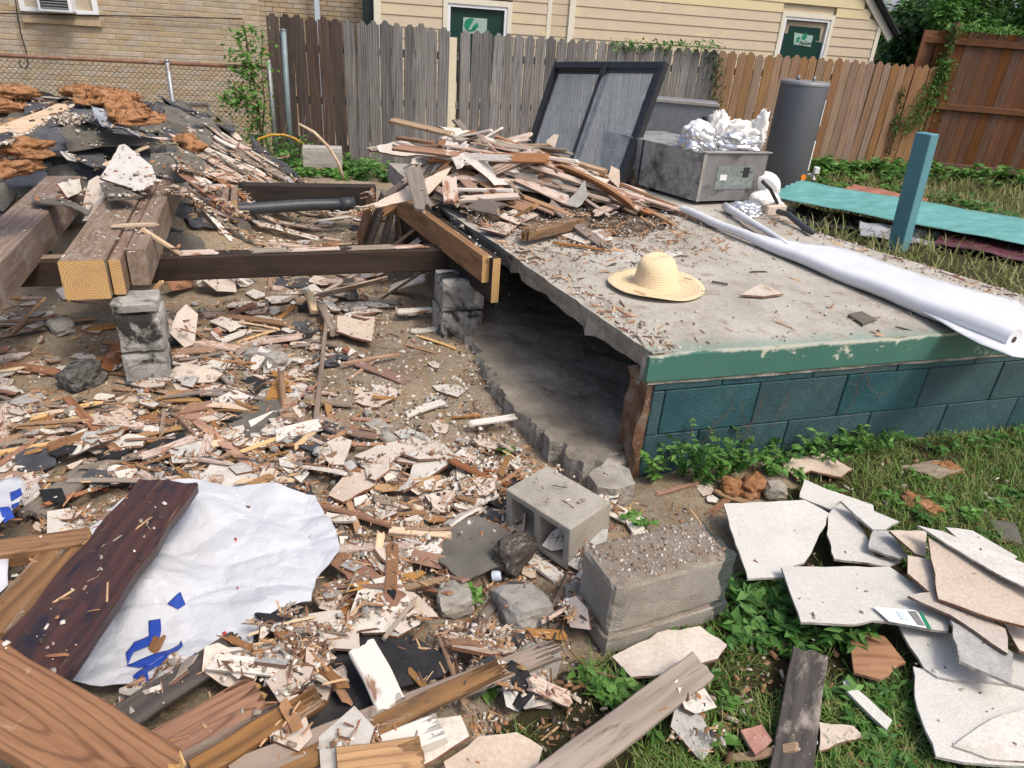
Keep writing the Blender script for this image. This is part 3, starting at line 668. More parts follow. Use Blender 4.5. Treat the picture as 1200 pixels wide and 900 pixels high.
# tall cedar fence on the right: boards, rails and a post facing us
tf = empty('board_fence', (0, 0, 0)); T(tf, 'tall red-brown cedar board fence with rails beside overgrown weeds', 'fence')
ta, tb = Vector((6.42, 12.75, 0)), Vector((10.6, 12.3, 0)); td = (tb-ta).normalized(); tl = (tb-ta).length; tn = Vector((td.y, -td.x, 0))
cm = [plank_mesh('board', 1, .142, .018, [MM['fence_cedar']], 4, 3, .002, (0, 0), .004, 0, .01, 60+i) for i in range(3)]
rn = random.Random(3); s = .0
while s < tl:
    p = ta+td*s; h = 1.97+rn.uniform(-.006, .006); o = obj('board', rn.choice(cm), tf)
    o.matrix_world = Matrix.Translation((p.x, p.y, (h-.25)/2)) @ Matrix.Rotation(math.atan2(td.y, td.x), 4, 'Z') @ Matrix.Rotation(-math.pi/2, 4, 'Y') @ Matrix.Rotation(math.pi/2, 4, 'X') @ Matrix.Diagonal((h+.25, 1, 1, 1)); s += .145
for z in (1.82, .86, -.06):
    a = ta+tn*.03-td*.28; b = tb+tn*.03; plank('rail', None, None, (a.x, a.y, z), (b.x, b.y, z), .095, .04, 'fence_cedar', -90, parent=tf, mark=False, nx=8)
for s in (.1, 2.5):
    p = ta+td*s+tn*.1; plank('post', None, None, (p.x, p.y, -.3), (p.x, p.y, 2.08), .095, .095, 'fence_cedar', parent=tf, mark=False, nx=4)
p = ta-td*.2; plank('board', None, None, (p.x, p.y, .9), (p.x, p.y, 1.95), .3, .02, 'fence_cedar', 0, parent=tf, mark=False)
# chain link fence
plain('galvanised', (.3, .31, .32), .5, .6, n=.2, dirt=((.16, .09, .05), .38, 6))
plain('rail_rust', (.2, .1, .065), .7, .2, n=.3, dirt=((.3, .29, .28), .4, 8))
plain('mesh_wire', (.05, .038, .03), .75, .2, n=.3)
C0 = Vector((-3.1, 9.1, 0)); cs0, cs1 = -5.2, -.05
cl = empty('chain_link_fence', (0, 0, 0)); T(cl, 'rusty chain link fence in front of the tan brick house', 'fence')
cp = lambda s, z, o=0: C0+U*s+W_*o+Vector((0, 0, z))
mb = MB(); mb.tube([cp(cs0, .97), cp(cs1, .97)], .021, 10); mb.build('top_rail', MM['rail_rust'], cl, True)
mb = MB(); k = .058; n = int((cs1-cs0)/k); top, bot = .985, -.14; m_ = int((top-bot)/(k*.5))
for i in range(n):
    pts = []
    for j in range(m_+1):
        pts.append(cp(cs0+(i+.5+(.5 if j % 2 else -.02))*k, top-j*k*.5, .022+.003*(j % 2)))
    mb.tube(pts, .0034, 3, 0, False)
    mb.tube([cp(cs0+(i+.48)*k, top, .022), cp(cs0+(i+.44)*k, top+.03, .022)], .002, 3, 0, False)
    if i % 1 == 0:
        mb.tube([q+U*(k*.96 if False else 0)+W_*.003 for q in [cp(cs0+(i+.5-(.5 if j % 2 else -.02))*k, top-j*k*.5, .024) for j in range(m_+1)]], .0034, 3, 0, False)
o = mb.build('wire_mesh', MM['mesh_wire'], cl); o['kind'] = 'stuff'
for px, py in ((-60, 60), (197, 80),):
    s = (PP(px, py, C0, W_)-C0).dot(U); mb = MB(); mb.tube([cp(s, -.35, -.02), cp(s, .985, -.02)], .028, 10); mb.tube([cp(s, .985, -.02), cp(s, 1.0, -.02), cp(s, 1.02, -.02)], [.031, .03, .012], 10)
    mb.build('post', MM['galvanised'], cl, True)
mb = MB(); mb.tube([cp(-.06, -.3), cp(-.06, 1.06)], .032, 10); mb.build('post', MM['galvanised'], cl, True)
plain('pole_paint', (.17, .215, .23), .55, .3, n=.2, dirt=((.16, .12, .09), .36, 10))
a, b = PP(341, 196, F0-W_*.25, W_), PP(332, 36, F0-W_*.25, W_)
mb = MB(); mb.tube([a-Vector((0, 0, .25)), b], .033, 12); mb.tube([b, b+Vector((0, 0, .012)), b+Vector((0, 0, .022))], [.036, .034, .012], 12)
T(mb.build('fence_pole', MM['pole_paint'], None, True), 'lone blue-grey steel pole standing in front of the picket fence', 'pole')

# ------------------------------------------------------------ brick house
mottled('brick_tan', [(.36, .29, .2), (.41, .335, .24), (.45, .375, .275)], 7, .95, .3, .003, .09, .005, fine=60)
mottled('brick_bulk', [(.36, .29, .2), (.41, .335, .24), (.45, .375, .275)], 7, .95, .3, .003, .09, .005, fine=60, island=True)
mottled('mortar_tan', [(.4, .34, .25), (.47, .4, .31)], 9, .98, .3, .003, 0)
bh = empty('brick_house', (0, 0, 0)); T(bh, 'tan brick house wall behind the chain link fence', 'house')
BO = 2.2; B0 = F0+W_*BO
s1 = fs_(304, 10, BO); s0 = s1-5.6
def bp(s, z, o=0): return B0+U*s-W_*o+Vector((0, 0, z))
def wbox(t, name, sa, sb, za, zb, o0, o1, mat, base=None, ch=0):
    b0 = base or B0; c = b0+U*((sa+sb)/2)-W_*((o0+o1)/2)+Vector((0, 0, (za+zb)/2)); m = MB()
    m.box(c, (sb-sa, o1-o0, zb-za), Matrix.Rotation(UA, 3, 'Z'), 0, ch); return m.build(name, MM[mat], t)
wbox(bh, 'wall', s0, s1-.01, -.5, 3.0, -3.5, -.008, 'mortar_tan')
wbox(bh, 'rear_wall', s1-.01, s1+2.6, -.5, 3.0, -3.4, -1.2, 'brick_tan')
mb = MB()
for r in range(36):
    for k in range(13): mb.box(B0+W_*1.19+U*(s1+.1+k*.21-(.105 if r % 2 else 0))+Vector((0, 0, .6+r*.068)), (.201, .012, .059), Matrix.Rotation(UA, 3, 'Z'))
o = mb.build('rear_bricks', MM['brick_bulk'], bh); o['kind'] = 'stuff'
wx0, wx1, wz = fs_(27, 10, BO), fs_(113, 14, BO), 1.345     # window
vx0, vx1 = fs_(196, 135, BO), fs_(245, 135, BO)             # crawl space grille
vz0, vz1 = FP(220, 147, BO).z, FP(220, 124, BO).z
cells = []; z = -.4; r = 0
while z < 2.6:
    s = s1-.012-(.105 if r % 2 else 0); first = r % 2
    if first: cells.append((s1-.06, z, .5))
    while s > s0:
        cells.append((s-.1, z, 1)); s -= .21
    z += .068; r += 1
bmh = [MB() for _ in range(3)]; hl = []
for i, b in enumerate(bmh): b.box((0, 0, 0), (.201, .03, .059), None, 0, .003+.001*i); hl.append(b.mesh('brick', MM['brick_tan']))
def vis(s, z):
    q = toward(bp(s, z)); return -8 < q[0] < 306 and -6 < q[1] < 150
keep, rest = [], []
for c in cells:
    s, z, f = c
    if wx0-.06 < s < wx1+.06 and z > wz-.03: continue
    if vx0-.05 < s < vx1+.05 and vz0-.03 < z < vz1+.03: continue
    (keep if vis(s, z) and f == 1 and len(keep) < 3000 else rest).append(c)
keep.sort(key=lambda c: -toward(bp(c[0], c[1]))[1]*-1 if False else toward(bp(c[0], c[1]))[1])
rest += keep[300:]; keep = keep[:300]; rn = random.Random(8)
for s, z, f in keep:
    o = obj('brick', rn.choice(hl), bh, bp(s, z, -.017+rn.uniform(-.002, .002))); o.rotation_euler = (0, 0, UA)
mb = MB()
for s, z, f in rest: mb.box(bp(s, z, -.017), (.201*f-.008*(f < 1), .03, .059), Matrix.Rotation(UA, 3, 'Z'))
o = mb.build('bricks', MM['brick_bulk'], bh); o['kind'] = 'stuff'
plain('white_frame', (.7, .72, .74), .5, n=.05); plain('panel_blue', (.52, .6, .68), .4, n=.04)
def glass_dark(name, col):
    a = N(name, .06, .6); a.b.inputs['Base Color'].default_value = (*col, 1); MM[name] = a.m
glass_dark('pane_dark', (.02, .03, .032)); glass_dark('pane_green', (.018, .05, .042))
wn = wbox(bh, 'window', wx0, wx1, wz, 2.35, -.05, -.02, 'panel_blue')
for a_, b_, c_, d_ in ((wx0-.03, wx0+.035, wz, 2.35), (wx1-.035, wx1+.03, wz, 2.35), (wx0+.035, wx1-.035, wz, wz+.05)): wbox(wn, 'frame', a_, b_, c_, d_, -.03, .03, 'white_frame')
wbox(bh, 'sill', wx0-.02, wx1+.04, wz-.13, wz-.07, .0, .045, 'brick_tan')
ac = empty('window_air_conditioner', (0, 0, 0)); T(ac, 'white window air conditioner with dark grille in the brick house window', 'air conditioner')
ax0, ax1 = fs_(44, 8, BO-.3), fs_(84, 10, BO-.3); AB = F0+W_*(BO-.3)
wbox(ac, 'housing', ax0, ax1, 1.36, 1.75, -.42, 0, 'white_frame', AB, .012)
gr = wbox(ac, 'grille', ax0+.035, ax1-.035, 1.4, 1.72, 0, .006, 'pane_dark', AB)
for i in range(10): wbox(gr, 'slat', ax0+.04, ax1-.04, 1.405+i*.031, 1.417+i*.031, .006, .012, 'galvanised', AB)
vt = wbox(bh, 'crawl_vent', vx0, vx1, vz0, vz1, -.04, -.02, 'pane_dark')
for a_, b_, c_, d_ in ((vx0-.03, vx0, vz0-.02, vz1+.02), (vx1, vx1+.02, vz0-.02, vz1+.02), (vx0-.03, vx1+.02, vz1+.021, vz1+.05)): wbox(vt, 'frame', a_, b_, c_, d_, -.02, .02, 'galvanised')
plain('cable_dark', (.03, .027, .025), .7)
mb = MB(); mb.tube([FP(-30, 15, BO-.06), FP(120, 18, BO-.06), FP(284, 22, BO-.06)], .008, 6); T(mb.build('wall_cable', MM['cable_dark'], None, True), 'black cable strung level across the brick house wall', 'cable')
mb = MB(); mb.tube([FP(*q, BO-.07) for q in ((17, -8), (20, 14), (24, 38), (29, 55), (32, 65), (33, 76), (30, 80), (26, 80), (23, 76), (23, 70))], .008, 6); T(mb.build('hanging_cord', MM['cable_dark'], None, True), 'thin cord hanging down the bricks in a hooked loop', 'cord')
wbox(bh, 'downspout', fs_(368, 5, BO+1.0), fs_(374, 5, BO+1.0), -.4, 3, 0, .06, 'panel_blue', F0+W_*(BO+1.0))

# ------------------------------------------------------------ cream siding house
plain('siding', (.52, .43, .31), .65, n=.05, scale=4, dirt=((.6, .5, .3), .42, 1.2))
plain('siding_patch', (.58, .49, .29), .65, n=.05, scale=4)
plain('trim_cream', (.66, .62, .5), .6, n=.05)
plain('roof_dark', (.03, .03, .033), .9)
sh = empty('siding_house', (0, 0, 0)); T(sh, 'cream lap siding house with new white windows behind the fences', 'house')
TO = 2.0; T0 = F0+W_*TO; T1 = F0+W_*(TO+.35)
def ts(px, py, o=0): return (PP(px, py, T0+W_*o, W_)-F0).dot(U)
L0, L1 = ts(446, 15), ts(643, 30); M1 = ts(668, 35); R1 = ts(1022, 62)
wA = (ts(524, 20), ts(594, 22), FP(560, 6, TO).z, .75); wB = (ts(914, 45), ts(968, 45), FP(945, 21, TO).z, 1.1); wC = (ts(425, 10), ts(438, 12), 2.1, 1.2)
ex = .152
rake = lambda s: PP(1022, 22, T0, W_).z+(R1-s)*.83
zz = .1; i = 0; zmax = 3.6
while zz < zmax:
    segs = [(L0, L1-.045), (M1+.05, min(R1-.05, R1-(zz+ex-rake(R1))/.83-.12 if zz+ex > rake(R1) else R1-.05))]
    for w_ in (wA, wB):
        ns = []
        for a_, b_ in segs:
            if zz+ex > w_[3] and zz < w_[2]+.07 and a_ < w_[0]-.07 and b_ > w_[1]+.07: ns += [(a_, w_[0]-.075), (w_[1]+.075, b_)]
            else: ns.append((a_, b_))
        segs = ns
    for a_, b_ in segs:
        if b_-a_ < .04: continue
        c = T0+U*((a_+b_)/2)-W_*.012+Vector((0, 0, zz+ex/2)); m = MB()
        m.box((0, 0, 0), (b_-a_, .014, ex+.014), Matrix.Rotation(R(-4.5), 3, 'X'), 0, .002)
        o = m.build('siding_board', MM['siding_patch' if (2.06 < zz < 2.3 and b_ > wB[0]-.6 and a_ > M1) else 'siding'], sh, False, c); o.rotation_euler = (0, 0, UA)
    zz += ex; i += 1
wbox(sh, 'wall', L0-.02, R1-.02, -.4, 2.4, -6, -.05, 'siding', T0)
wbox(sh, 'corner_board', L1-.045, L1+.02, -.3, 3.5, -.04, .03, 'trim_cream', T0); wbox(sh, 'corner_board', M1-.05, M1+.05, -.3, 3.5, -.04, .035, 'trim_cream', T0)
for i in range(22): wbox(sh, 'siding_board', L1+.02, M1-.05, .1+i*ex, .1+(i+1)*ex-.008, -.03, 0, 'siding', T0)
wbox(sh, 'corner_board', R1-.05, R1+.035, -.3, rake(R1)-.05, -.05, .035, 'trim_cream', T0); wbox(sh, 'corner_board', L0-.1, L0, -.3, 3.5, -.05, .03, 'trim_cream', T0)
def win(w_, name_glass, label):
    a_, b_, zt, zb = w_; f = wbox(sh, 'window', a_, b_, zb, zt, -.05, -.03, name_glass, T0); f['label'] = label
    for q in ((a_-.07, a_, zb-.05, zt+.075, .035), (b_, b_+.07, zb-.05, zt+.075, .035), (a_, b_, zt, zt+.075, .035)): wbox(f, 'trim', q[0], q[1], q[2], q[3], -.03, q[4], 'trim_cream', T0)
    for q in ((a_, a_+.045, zb, zt), (b_-.045, b_, zb, zt), (a_+.045, b_-.045, zt-.045, zt)): wbox(f, 'sash', q[0], q[1], q[2], q[3], -.02, .02, 'white_frame', T0)
    return f
fA = win(wA, 'pane_green', 'new white window with green round logo sticker'); fB = win(wB, 'pane_green', 'new white window with green logo sticker lettered PlyGem')
wbox(sh, 'small_window', wC[0], wC[1], 1.2, 2.2, -.05, -.03, 'pane_dark', T0); wbox(sh, 'small_window_trim', wC[1], wC[1]+.04, 1.1, 2.25, -.04, .02, 'white_frame', T0)
plain('sticker_pale', (.3, .42, .36), .5, n=.05); plain('logo_green', (.008, .2, .1), .5, n=.02); plain('print_black', (.02, .02, .022), .6)
def flat(t, name, pix, mat, off):
    q = [PP(x, y, T0-W_*off, W_) for x, y in pix]; c = sum(q, Vector())/len(q)
    m = MB(); n = len(q); m.add([p-W_*.001 for p in q]+[p+W_*.001 for p in q], [list(range(n))[::-1], [n+i for i in range(n)]]+[[i, (i+1) % n, n+(i+1) % n, n+i] for i in range(n)])
    return m.build(name, MM[mat], t)
sA = flat(fA, 'sticker', ((543, 20), (571, 22), (570, 40), (542, 39)), 'sticker_pale', -.025)
flat(sA, 'logo', [(552+8*math.cos(a/12*6.283), 29+8*math.sin(a/12*6.283)) for a in range(2, 11)], 'logo_green', -.02)
flat(sA, 'logo', ((553, 34), (559, 26), (561, 31), (556, 36)), 'logo_green', -.02); flat(sA, 'logo', ((549, 34), (556, 22), (558, 24), (552, 35)), 'sticker_pale', -.0185)
sB = flat(fB, 'sticker', ((931, 38), (953, 42), (950, 55), (930, 52)), 'sticker_pale', -.025)
flat(fB, 'blind', ((925, 30), (962, 33), (960, 48), (922, 46)), 'sticker_pale', -.028).data.materials[0] = MM['pane_green']
flat(sB, 'logo', ((934, 44), (938, 43), (936, 49), (933, 50)), 'logo_green', -.02); flat(sB, 'logo', ((939, 45), (941, 41), (945, 38), (946, 43), (943, 47)), 'logo_green', -.02)
tx = bpy.data.curves.new('lettering', 'FONT'); tx.body = 'PlyGem'; tx.size = .085; tx.extrude = .001; tx.align_x = 'CENTER'; tx.materials.append(MM['print_black'])
tmp = bpy.data.objects.new('tmp', tx); COL.objects.link(tmp); bpy.context.view_layer.update(); tm = bpy.data.meshes.new_from_object(tmp.evaluated_get(bpy.context.evaluated_depsgraph_get())); bpy.data.objects.remove(tmp); o = obj('lettering', tm, sB); p = PP(944, 52.5, T0+W_*.018, W_); o.matrix_world = Matrix.Translation(p) @ Matrix.Rotation(UA, 4, 'Z') @ Matrix.Rotation(math.pi/2, 4, 'X') @ Matrix.Rotation(.05, 4, 'Z')
# gable rake: trim board, dark drip edge, roof slab going back
ra, rb = PP(1046, 40, T0, W_), None
dz = Vector((0, 0, 1)); sdir = (-U*1+dz*.83).normalized(); n_ = (dz*1+U*.83).normalized(); e0 = T0+U*(R1+.33)+dz*(rake(R1)-.33*.83+.03)
for nm, h0, h1, o0, o1, mt in (('rake_board', -.13, -.005, .0, .045, 'trim_cream'), ('drip_edge', 0, .03, -.02, .14, 'roof_dark'), ('roof', .03, .06, -6, .16, 'roof_dark')):
    m = MB(); q = [e0+sdir*t-W_*o_+n_*h for t in (0, 4.2) for o_ in (o0, o1) for h in (h0, h1)]
    m.add(q, [[0, 1, 3, 2], [4, 6, 7, 5], [0, 4, 5, 1], [2, 3, 7, 6], [0, 2, 6, 4], [1, 5, 7, 3]]); m.build(nm, MM[mt], sh)
m = MB(); q = [T0+U*s-W_*-.03+dz*z for s, z in ((R1, rake(R1)), (R1-1.5, rake(R1-1.5)), (M1, rake(R1-1.5)), (M1, 2.3), (R1, 1.5))]; m.add(q, [[0, 1, 2, 3, 4]]); m.build('gable', MM['siding'], sh)
# far grey roof
plain('roof_grey', (.2, .21, .24), .9, n=.2, scale=3)
fh = empty('far_house', (9, 27, 0)); T(fh, 'grey shingle roofed house far behind the trees', 'house')
m = MB(); m.add([(-6, -3, 1.9), (7, -1, 1.9), (7, 3, 5.4), (-6, 1.5, 5.4), (-6, 5, 1.9), (7, 6, 1.9)], [[0, 1, 2, 3], [3, 2, 5, 4], [0, 3, 4], [1, 5, 2]]); m.build('roof', MM['roof_grey'], fh)
m = MB(); m.box((.5, 1.5, .7), (11.5, 4.5, 2.4)); m.build('wall', MM['siding'], fh)
# ------------------------------------------------------------ straw hat
def m_straw():
    a = N('straw', .7, .3); v = a.coord(rnd=False)
    sp = a.n('SeparateXYZ'); a.l(v, sp.inputs[0])
    r = a.math('SQRT', a.math('ADD', a.math('POWER', sp.outputs[0], 2.), a.math('POWER', sp.outputs[1], 2.)))
    h = a.math('ADD', a.math('MULTIPLY', r, 1.0), a.math('MULTIPLY', sp.outputs[2], -1.1))
    w = a.math('FRACT', a.math('MULTIPLY', h, 68.)); n1 = a.noise(v, 240, 3); n2 = a.noise(v, 12, 5)
    c = a.mix(a.ramp(w, [(.0, 0.), (.16, 1.), (.9, .85), (1., 0.)]), (.42, .28, .14), (.72, .57, .36))
    c = a.mix(.5, c, a.ramp(n1, [(.3, .65), (.7, 1.3)]), 'MULTIPLY'); c = a.mix(a.ramp(n2, [(.62, 0.), (.75, .5)]), c, (.34, .2, .085))
    a.bump(w, .5, .006, a.bump(n1, .4, .003)); MM['straw'] = a.out(c)
m_straw()
hp = P(768, 336, SZ); hat = empty('straw_hat', (hp.x, hp.y, SZ)); hat.rotation_euler = (0, 0, .5); T(hat, 'woven straw sun hat with wide brim lying on the concrete slab', 'hat')
def brimf(v, a): r = v.xy.length; k = sst(.09, .235, r); return Vector((v.x*1.04, v.y*.98, v.z+k*(.006+.006*math.sin(2*a+.6)+.003*math.sin(5*a))))
mb = MB(); mb.lathe([(.084, .034), (.098, .022), (.13, .016), (.17, .013), (.205, .0125), (.232, .015), (.234, .011), (.205, .0075), (.17, .008), (.13, .011), (.09, .018)], 56, 0, (0, 0, 0), brimf); mb.build('brim', MM['straw'], hat, True)
def crownf(v, a):
    x, y, z = v; t = sst(.06, .165, z); y *= 1-.2*t; x *= 1.0+.02*t
    x -= .02*t; z -= .018*t*math.exp(-(y/.022)**2)*sst(.0, .07, .09-abs(x))-.012*t*(x/.08)
    if t > .2 and x > .02: y *= 1-.12*t
    return Vector((x, y, z))
mb = MB(); mb.lathe([(.113, .019), (.108, .045), (.103, .075), (.098, .105), (.09, .132), (.078, .152), (.058, .165), (.032, .171), (.008, .172), (.0005, .172)], 40, 0, (0, 0, 0), crownf); mb.build('crown', MM['straw'], hat, True)
raise_disc(hp.x, hp.y, .27, .6)
# ------------------------------------------------------------ roll of white plastic on the slab
roll = empty('plastic_sheet_roll', (0, 0, 0)); T(roll, 'long white plastic sheeting roll, half unrolled across the slab and hanging over', 'plastic roll')
ra_, rb_ = P(800, 245, .615), P(1188, 398, .63); d = rb_-ra_; mb = MB()
k = 22; mb.tube([ra_+d*(i/k)+Vector((0, 0, -.012*math.sin(i/k*3.14)+.004*math.sin(i*1.3))) for i in range(k+1)], [.026+.022*(i/k)**1.4 for i in range(k+1)], 20, 0, False); tb_ = mb.build('tube', MM['plastic_white'], roll, True)
mb = MB(); e = d.normalized(); mb.tube([rb_-e*.03, rb_+e*.003], .014, 14); mb.build('core', MM['dark_hole'], tb_)
mb = MB(); mb.tube([rb_-e*.002, rb_+e*.0005], .0455, 20); mb.build('end_face', MM['plastic_white'], tb_)
a, b = P(850, 242, .61), P(925, 287, .61); mb = MB(); mb.tube([a+(b-a)*(i/8) for i in range(9)], [.03-.002*i for i in range(9)], 16); mb.build('second_roll', MM['plastic_white'], roll, True)
pix = [(880, 272), (905, 279), (935, 283), (985, 289), (1050, 311), (1120, 333), (1192, 352), (1214, 372), (1206, 420), (1186, 418), (1150, 404), (1060, 352), (960, 308), (905, 288)]
sheet('sheet', None, None, pix, .612, .003, ('plastic_white',), .05, .012, 3, .0, parent=roll, mark=False, smooth=True, disp=lambda x, y: .006*fbm(x, y, 3, 3.5, 2))

# ------------------------------------------------------------ sliding door frame, duct, foil, jugs
plain('alu_dark', (.035, .036, .04), .45, .3, n=.2, dirt=((.12, .11, .1), .3, 8))
def m_pane():
    a = N('door_glass', .12, .5); a.b.inputs['Base Color'].default_value = (.1, .115, .12, 1)
    v = a.coord(rnd=False); n1 = a.noise(v, 3, 6, .6); n2 = a.noise(v, 25, 6, .7)
    a.l(a.ramp(a.math('ADD', a.math('MULTIPLY', n1, .6), a.math('MULTIPLY', n2, .4)), [(.35, (.3, .33, .35)), (.7, (.55, .58, .6))]), a.b.inputs['Base Color'])  # pale mottled base colour stands in for sky reflected in the glass
    a.l(a.ramp(n1, [(.35, .06), (.7, .3)]), a.b.inputs['Roughness'])
    tp = a.n('BsdfTransparent'); tp.inputs[0].default_value = (.93, .96, .97, 1); ms = a.n('MixShader')
    a.l(a.ramp(n2, [(.3, .2), (.75, .42)]), ms.inputs[0]); a.l(tp.outputs[0], ms.inputs[1]); a.l(a.b.outputs[0], ms.inputs[2]); a.l(ms.outputs[0], a.t.nodes['Material Output'].inputs[0]); MM['door_glass'] = a.m
m_pane()
TL, TR, BR = PY(652, 74, 6.75), PY(782, 74, 5.95), PY(729, 204, 5.72)
du = TR-TL; dv = (BR-TR); dv -= du.normalized()*dv.dot(du.normalized())*.55; wl, hl_ = du.length, dv.length*1.12; du.normalize(); dv.normalize(); dn = du.cross(dv).normalized()
door = empty('sliding_door', (0, 0, 0)); T(door, 'dark framed glass sliding door leaning behind the heap of boards', 'door')
def dq(name, u0, u1, v0, v1, t0, t1, mat, par):
    m = MB(); q = [TL+du*u+dv*v+dn*t for u in (u0, u1) for v in (v0, v1) for t in (t0, t1)]
    m.add(q, [[0, 1, 3, 2], [4, 6, 7, 5], [0, 4, 5, 1], [2, 3, 7, 6], [0, 2, 6, 4], [1, 5, 7, 3]]); return m.build(name, MM[mat], par)
mid = wl*.5
dq('head', 0, wl, 0, .05, -.028, .028, 'alu_dark', door); dq('sill', 0, wl, hl_-.05, hl_, -.028, .028, 'alu_dark', door)
dq('jamb', 0, .028, .05, hl_-.05, -.028, .028, 'alu_dark', door); dq('jamb', wl-.045, wl, .05, hl_-.05, -.03, .03, 'alu_dark', door)
for nm, a_, b_, t0, t1 in (('fixed_panel', .028, mid+.03, .004, .022), ('sliding_panel', mid-.035, wl-.045, -.022, -.004)):
    g = dq(nm, a_+.024, b_-.026, .08, hl_-.1, (t0+t1)/2-.003, (t0+t1)/2+.003, 'door_glass', door)
    dq('stile', a_, a_+.028, .056, hl_-.051, t0, t1, 'alu_dark', g); dq('stile', b_-.03, b_, .056, hl_-.051, t0, t1, 'alu_dark', g); dq('top_rail', a_+.028, b_-.03, .056, .085, t0+.002, t1-.002, 'alu_dark', g); dq('bottom_rail', a_+.028, b_-.03, hl_-.11, hl_-.051, t0+.002, t1-.002, 'alu_dark', g)
dq('latch', mid-.02, mid+.03, .01, .12, -.04, -.029, 'alu_dark', door)
plain('galv_duct', (.33, .335, .325), .5, .35, n=.35, scale=30, dirt=((.07, .062, .055), .48, 4)); plain('duct_face', (.2, .195, .195), .6, .2, n=.2, scale=9, dirt=((.05, .045, .04), .4, 6))
plain('duct_edge', (.33, .31, .28), .6, .2, n=.2); plain('duct_foil', (.33, .38, .37), .35, .6, n=.35, scale=40); plain('paper', (.7, .7, .68), .7, n=.05)
duct = empty('metal_duct_box', (0, 0, 0)); T(duct, 'dusty galvanised metal duct box resting on the slab beside the door', 'duct')
dA = P(815, 236, SZ+.03); dB = P(888, 234, SZ+.03); u_ = (dB-dA); u_.z = 0; dw = u_.length; u_.normalize(); v_ = Vector((-u_.y, u_.x, 0)); v_ = (Matrix.Rotation(R(14), 3, 'Z') @ v_); dl, dh = 1.05, .335
def db(name, u0, u1, v0, v1, z0, z1, mat, par=duct):
    m = MB(); q = [dA+u_*u+v_*v+Vector((0, 0, z)) for u in (u0, u1) for v in (v0, v1) for z in (z0, z1)]
    m.add(q, [[0, 1, 3, 2], [4, 6, 7, 5], [0, 4, 5, 1], [2, 3, 7, 6], [0, 2, 6, 4], [1, 5, 7, 3]]); return m.build(name, MM[mat], par)
db('body', 0, dw, 0, dl, 0, dh, 'galv_duct'); db('seam', -.004, -.001, dl*.56, dl*.575, 0, dh, 'alu_dark')
fc = db('end_panel', 0.002, dw-.002, -.008, -.001, .003, dh+.004, 'duct_face'); db('foil_window', .13, dw-.1, -.012, -.009, .085, dh-.085, 'duct_foil', fc)
db('edge_strip', -.006, .02, -.012, -.0085, 0, dh, 'duct_edge'); db('label', .16, .22, -.0155, -.0125, .15, .19, 'paper', fc); db('mark', .36, .41, -.0155, -.0125, .17, .24, 'print_black', fc); db('mark', .33, .44, -.0158, -.0128, .205, .212, 'print_black', fc)
db('lip', 0, dw+.02, -.02, .03, dh+.005, dh+.012, 'duct_edge')
c = PY(792, 150, 7.3); plain('pan_blue', (.2, .215, .23), .5, .3, n=.15, dirt=((.1, .09, .08), .36, 5)); bx2 = empty('metal_pan', (c.x, c.y, c.z)); bx2.rotation_euler = (0, 0, -.15); T(bx2, 'upright grey sheet metal box standing behind the duct', 'metal box')
mb = MB(); mb.box((0, .15, -.25), (.72, .3, 1.0), None, 0, .006); mb.build('shell', MM['pan_blue'], bx2); mb = MB(); mb.box((0, -.008, .235), (.74, .02, .03), None, 0, .003); mb.build('flange', MM['duct_edge'], bx2); mb = MB(); mb.tube([(.25, -.006, .1), (.25, .002, .1)], .03, 14); mb.build('knockout', MM['alu_dark'], bx2)
raise_poly([(q.x, q.y) for q in (dA, dA+u_*dw, dA+u_*dw+v_*dl, dA+v_*dl)], lambda x, y: SZ+.03+dh)
plain('foil', (.62, .63, .65), .25, .85, n=.25, scale=60, bump=.8); plain('fluff', (.78, .76, .71), .95, n=.1, scale=40, bump=1)
def blob(name, mat, c, s, seed, rough=.35, fr=3.2, sub=4, rot=0):
    bm = bmesh.new(); bmesh.ops.create_icosphere(bm, subdivisions=sub, radius=.5)
    for v in bm.verts:
        q = v.co; k = 1+rough*fbm(q.x+seed, q.y, q.z, fr, 4)+.12*abs(nz(q.x, q.y, q.z+seed, 9)); v.co = Vector((q.x*k*s[0], q.y*k*s[1], max(q.z, -.3)*k*s[2]))
    me = bpy.data.meshes.new(name); bm.to_mesh(me); bm.free(); me.materials.append(MM[mat]); me.polygons.foreach_set('use_smooth', [mat != 'foil']*len(me.polygons)); o = obj(name, me, None, c); o.rotation_euler = (0, 0, rot)
    if mat in ('insulation', 'fluff'):      # loose fibres standing off the wad
        r = np.random.RandomState(int(seed*7)); n = 260 if mat == 'insulation' else 120; k = r.randint(0, len(me.vertices), n); B = np.array([me.vertices[i].co for i in k], np.float32); D = r.normal(0, 1, (n, 3)).astype(np.float32); D[:, 2] = abs(D[:, 2])*.6; ln_ = (r.uniform(.04, .13, n)*max(s)).astype(np.float32)[:, None]; D /= np.linalg.norm(D, axis=1)[:, None]; Sd = np.cross(D, r.normal(0, 1, (n, 3))).astype(np.float32); Sd /= np.linalg.norm(Sd, axis=1)[:, None]; Sd *= ln_*.09
        V = np.stack([B-D*ln_*.2-Sd, B-D*ln_*.2+Sd, B+D*ln_*.5+Sd*3, B+D*ln_+Sd*8], 1).reshape(-1, 3); F = np.arange(n)[:, None]*4+np.array([0, 1, 2, 3]); q = obj('fibres', bulk('fibres', V, F, MM[mat], 4), o); q['kind'] = 'stuff'
    return o
zt = SZ+.03+dh
c = dA+u_*.12+v_*.2; f1 = blob('foil_bundle', 'foil', (c.x, c.y, zt+.05), (.27, .24, .2), 3); T(f1, 'crumpled silver foil bundle with white wrapping on the duct box', 'foil')
c2 = blob('white_wrap', 'paper', (0, 0, .05), (.22, .2, .17), 4.4, .3); c2.parent = f1
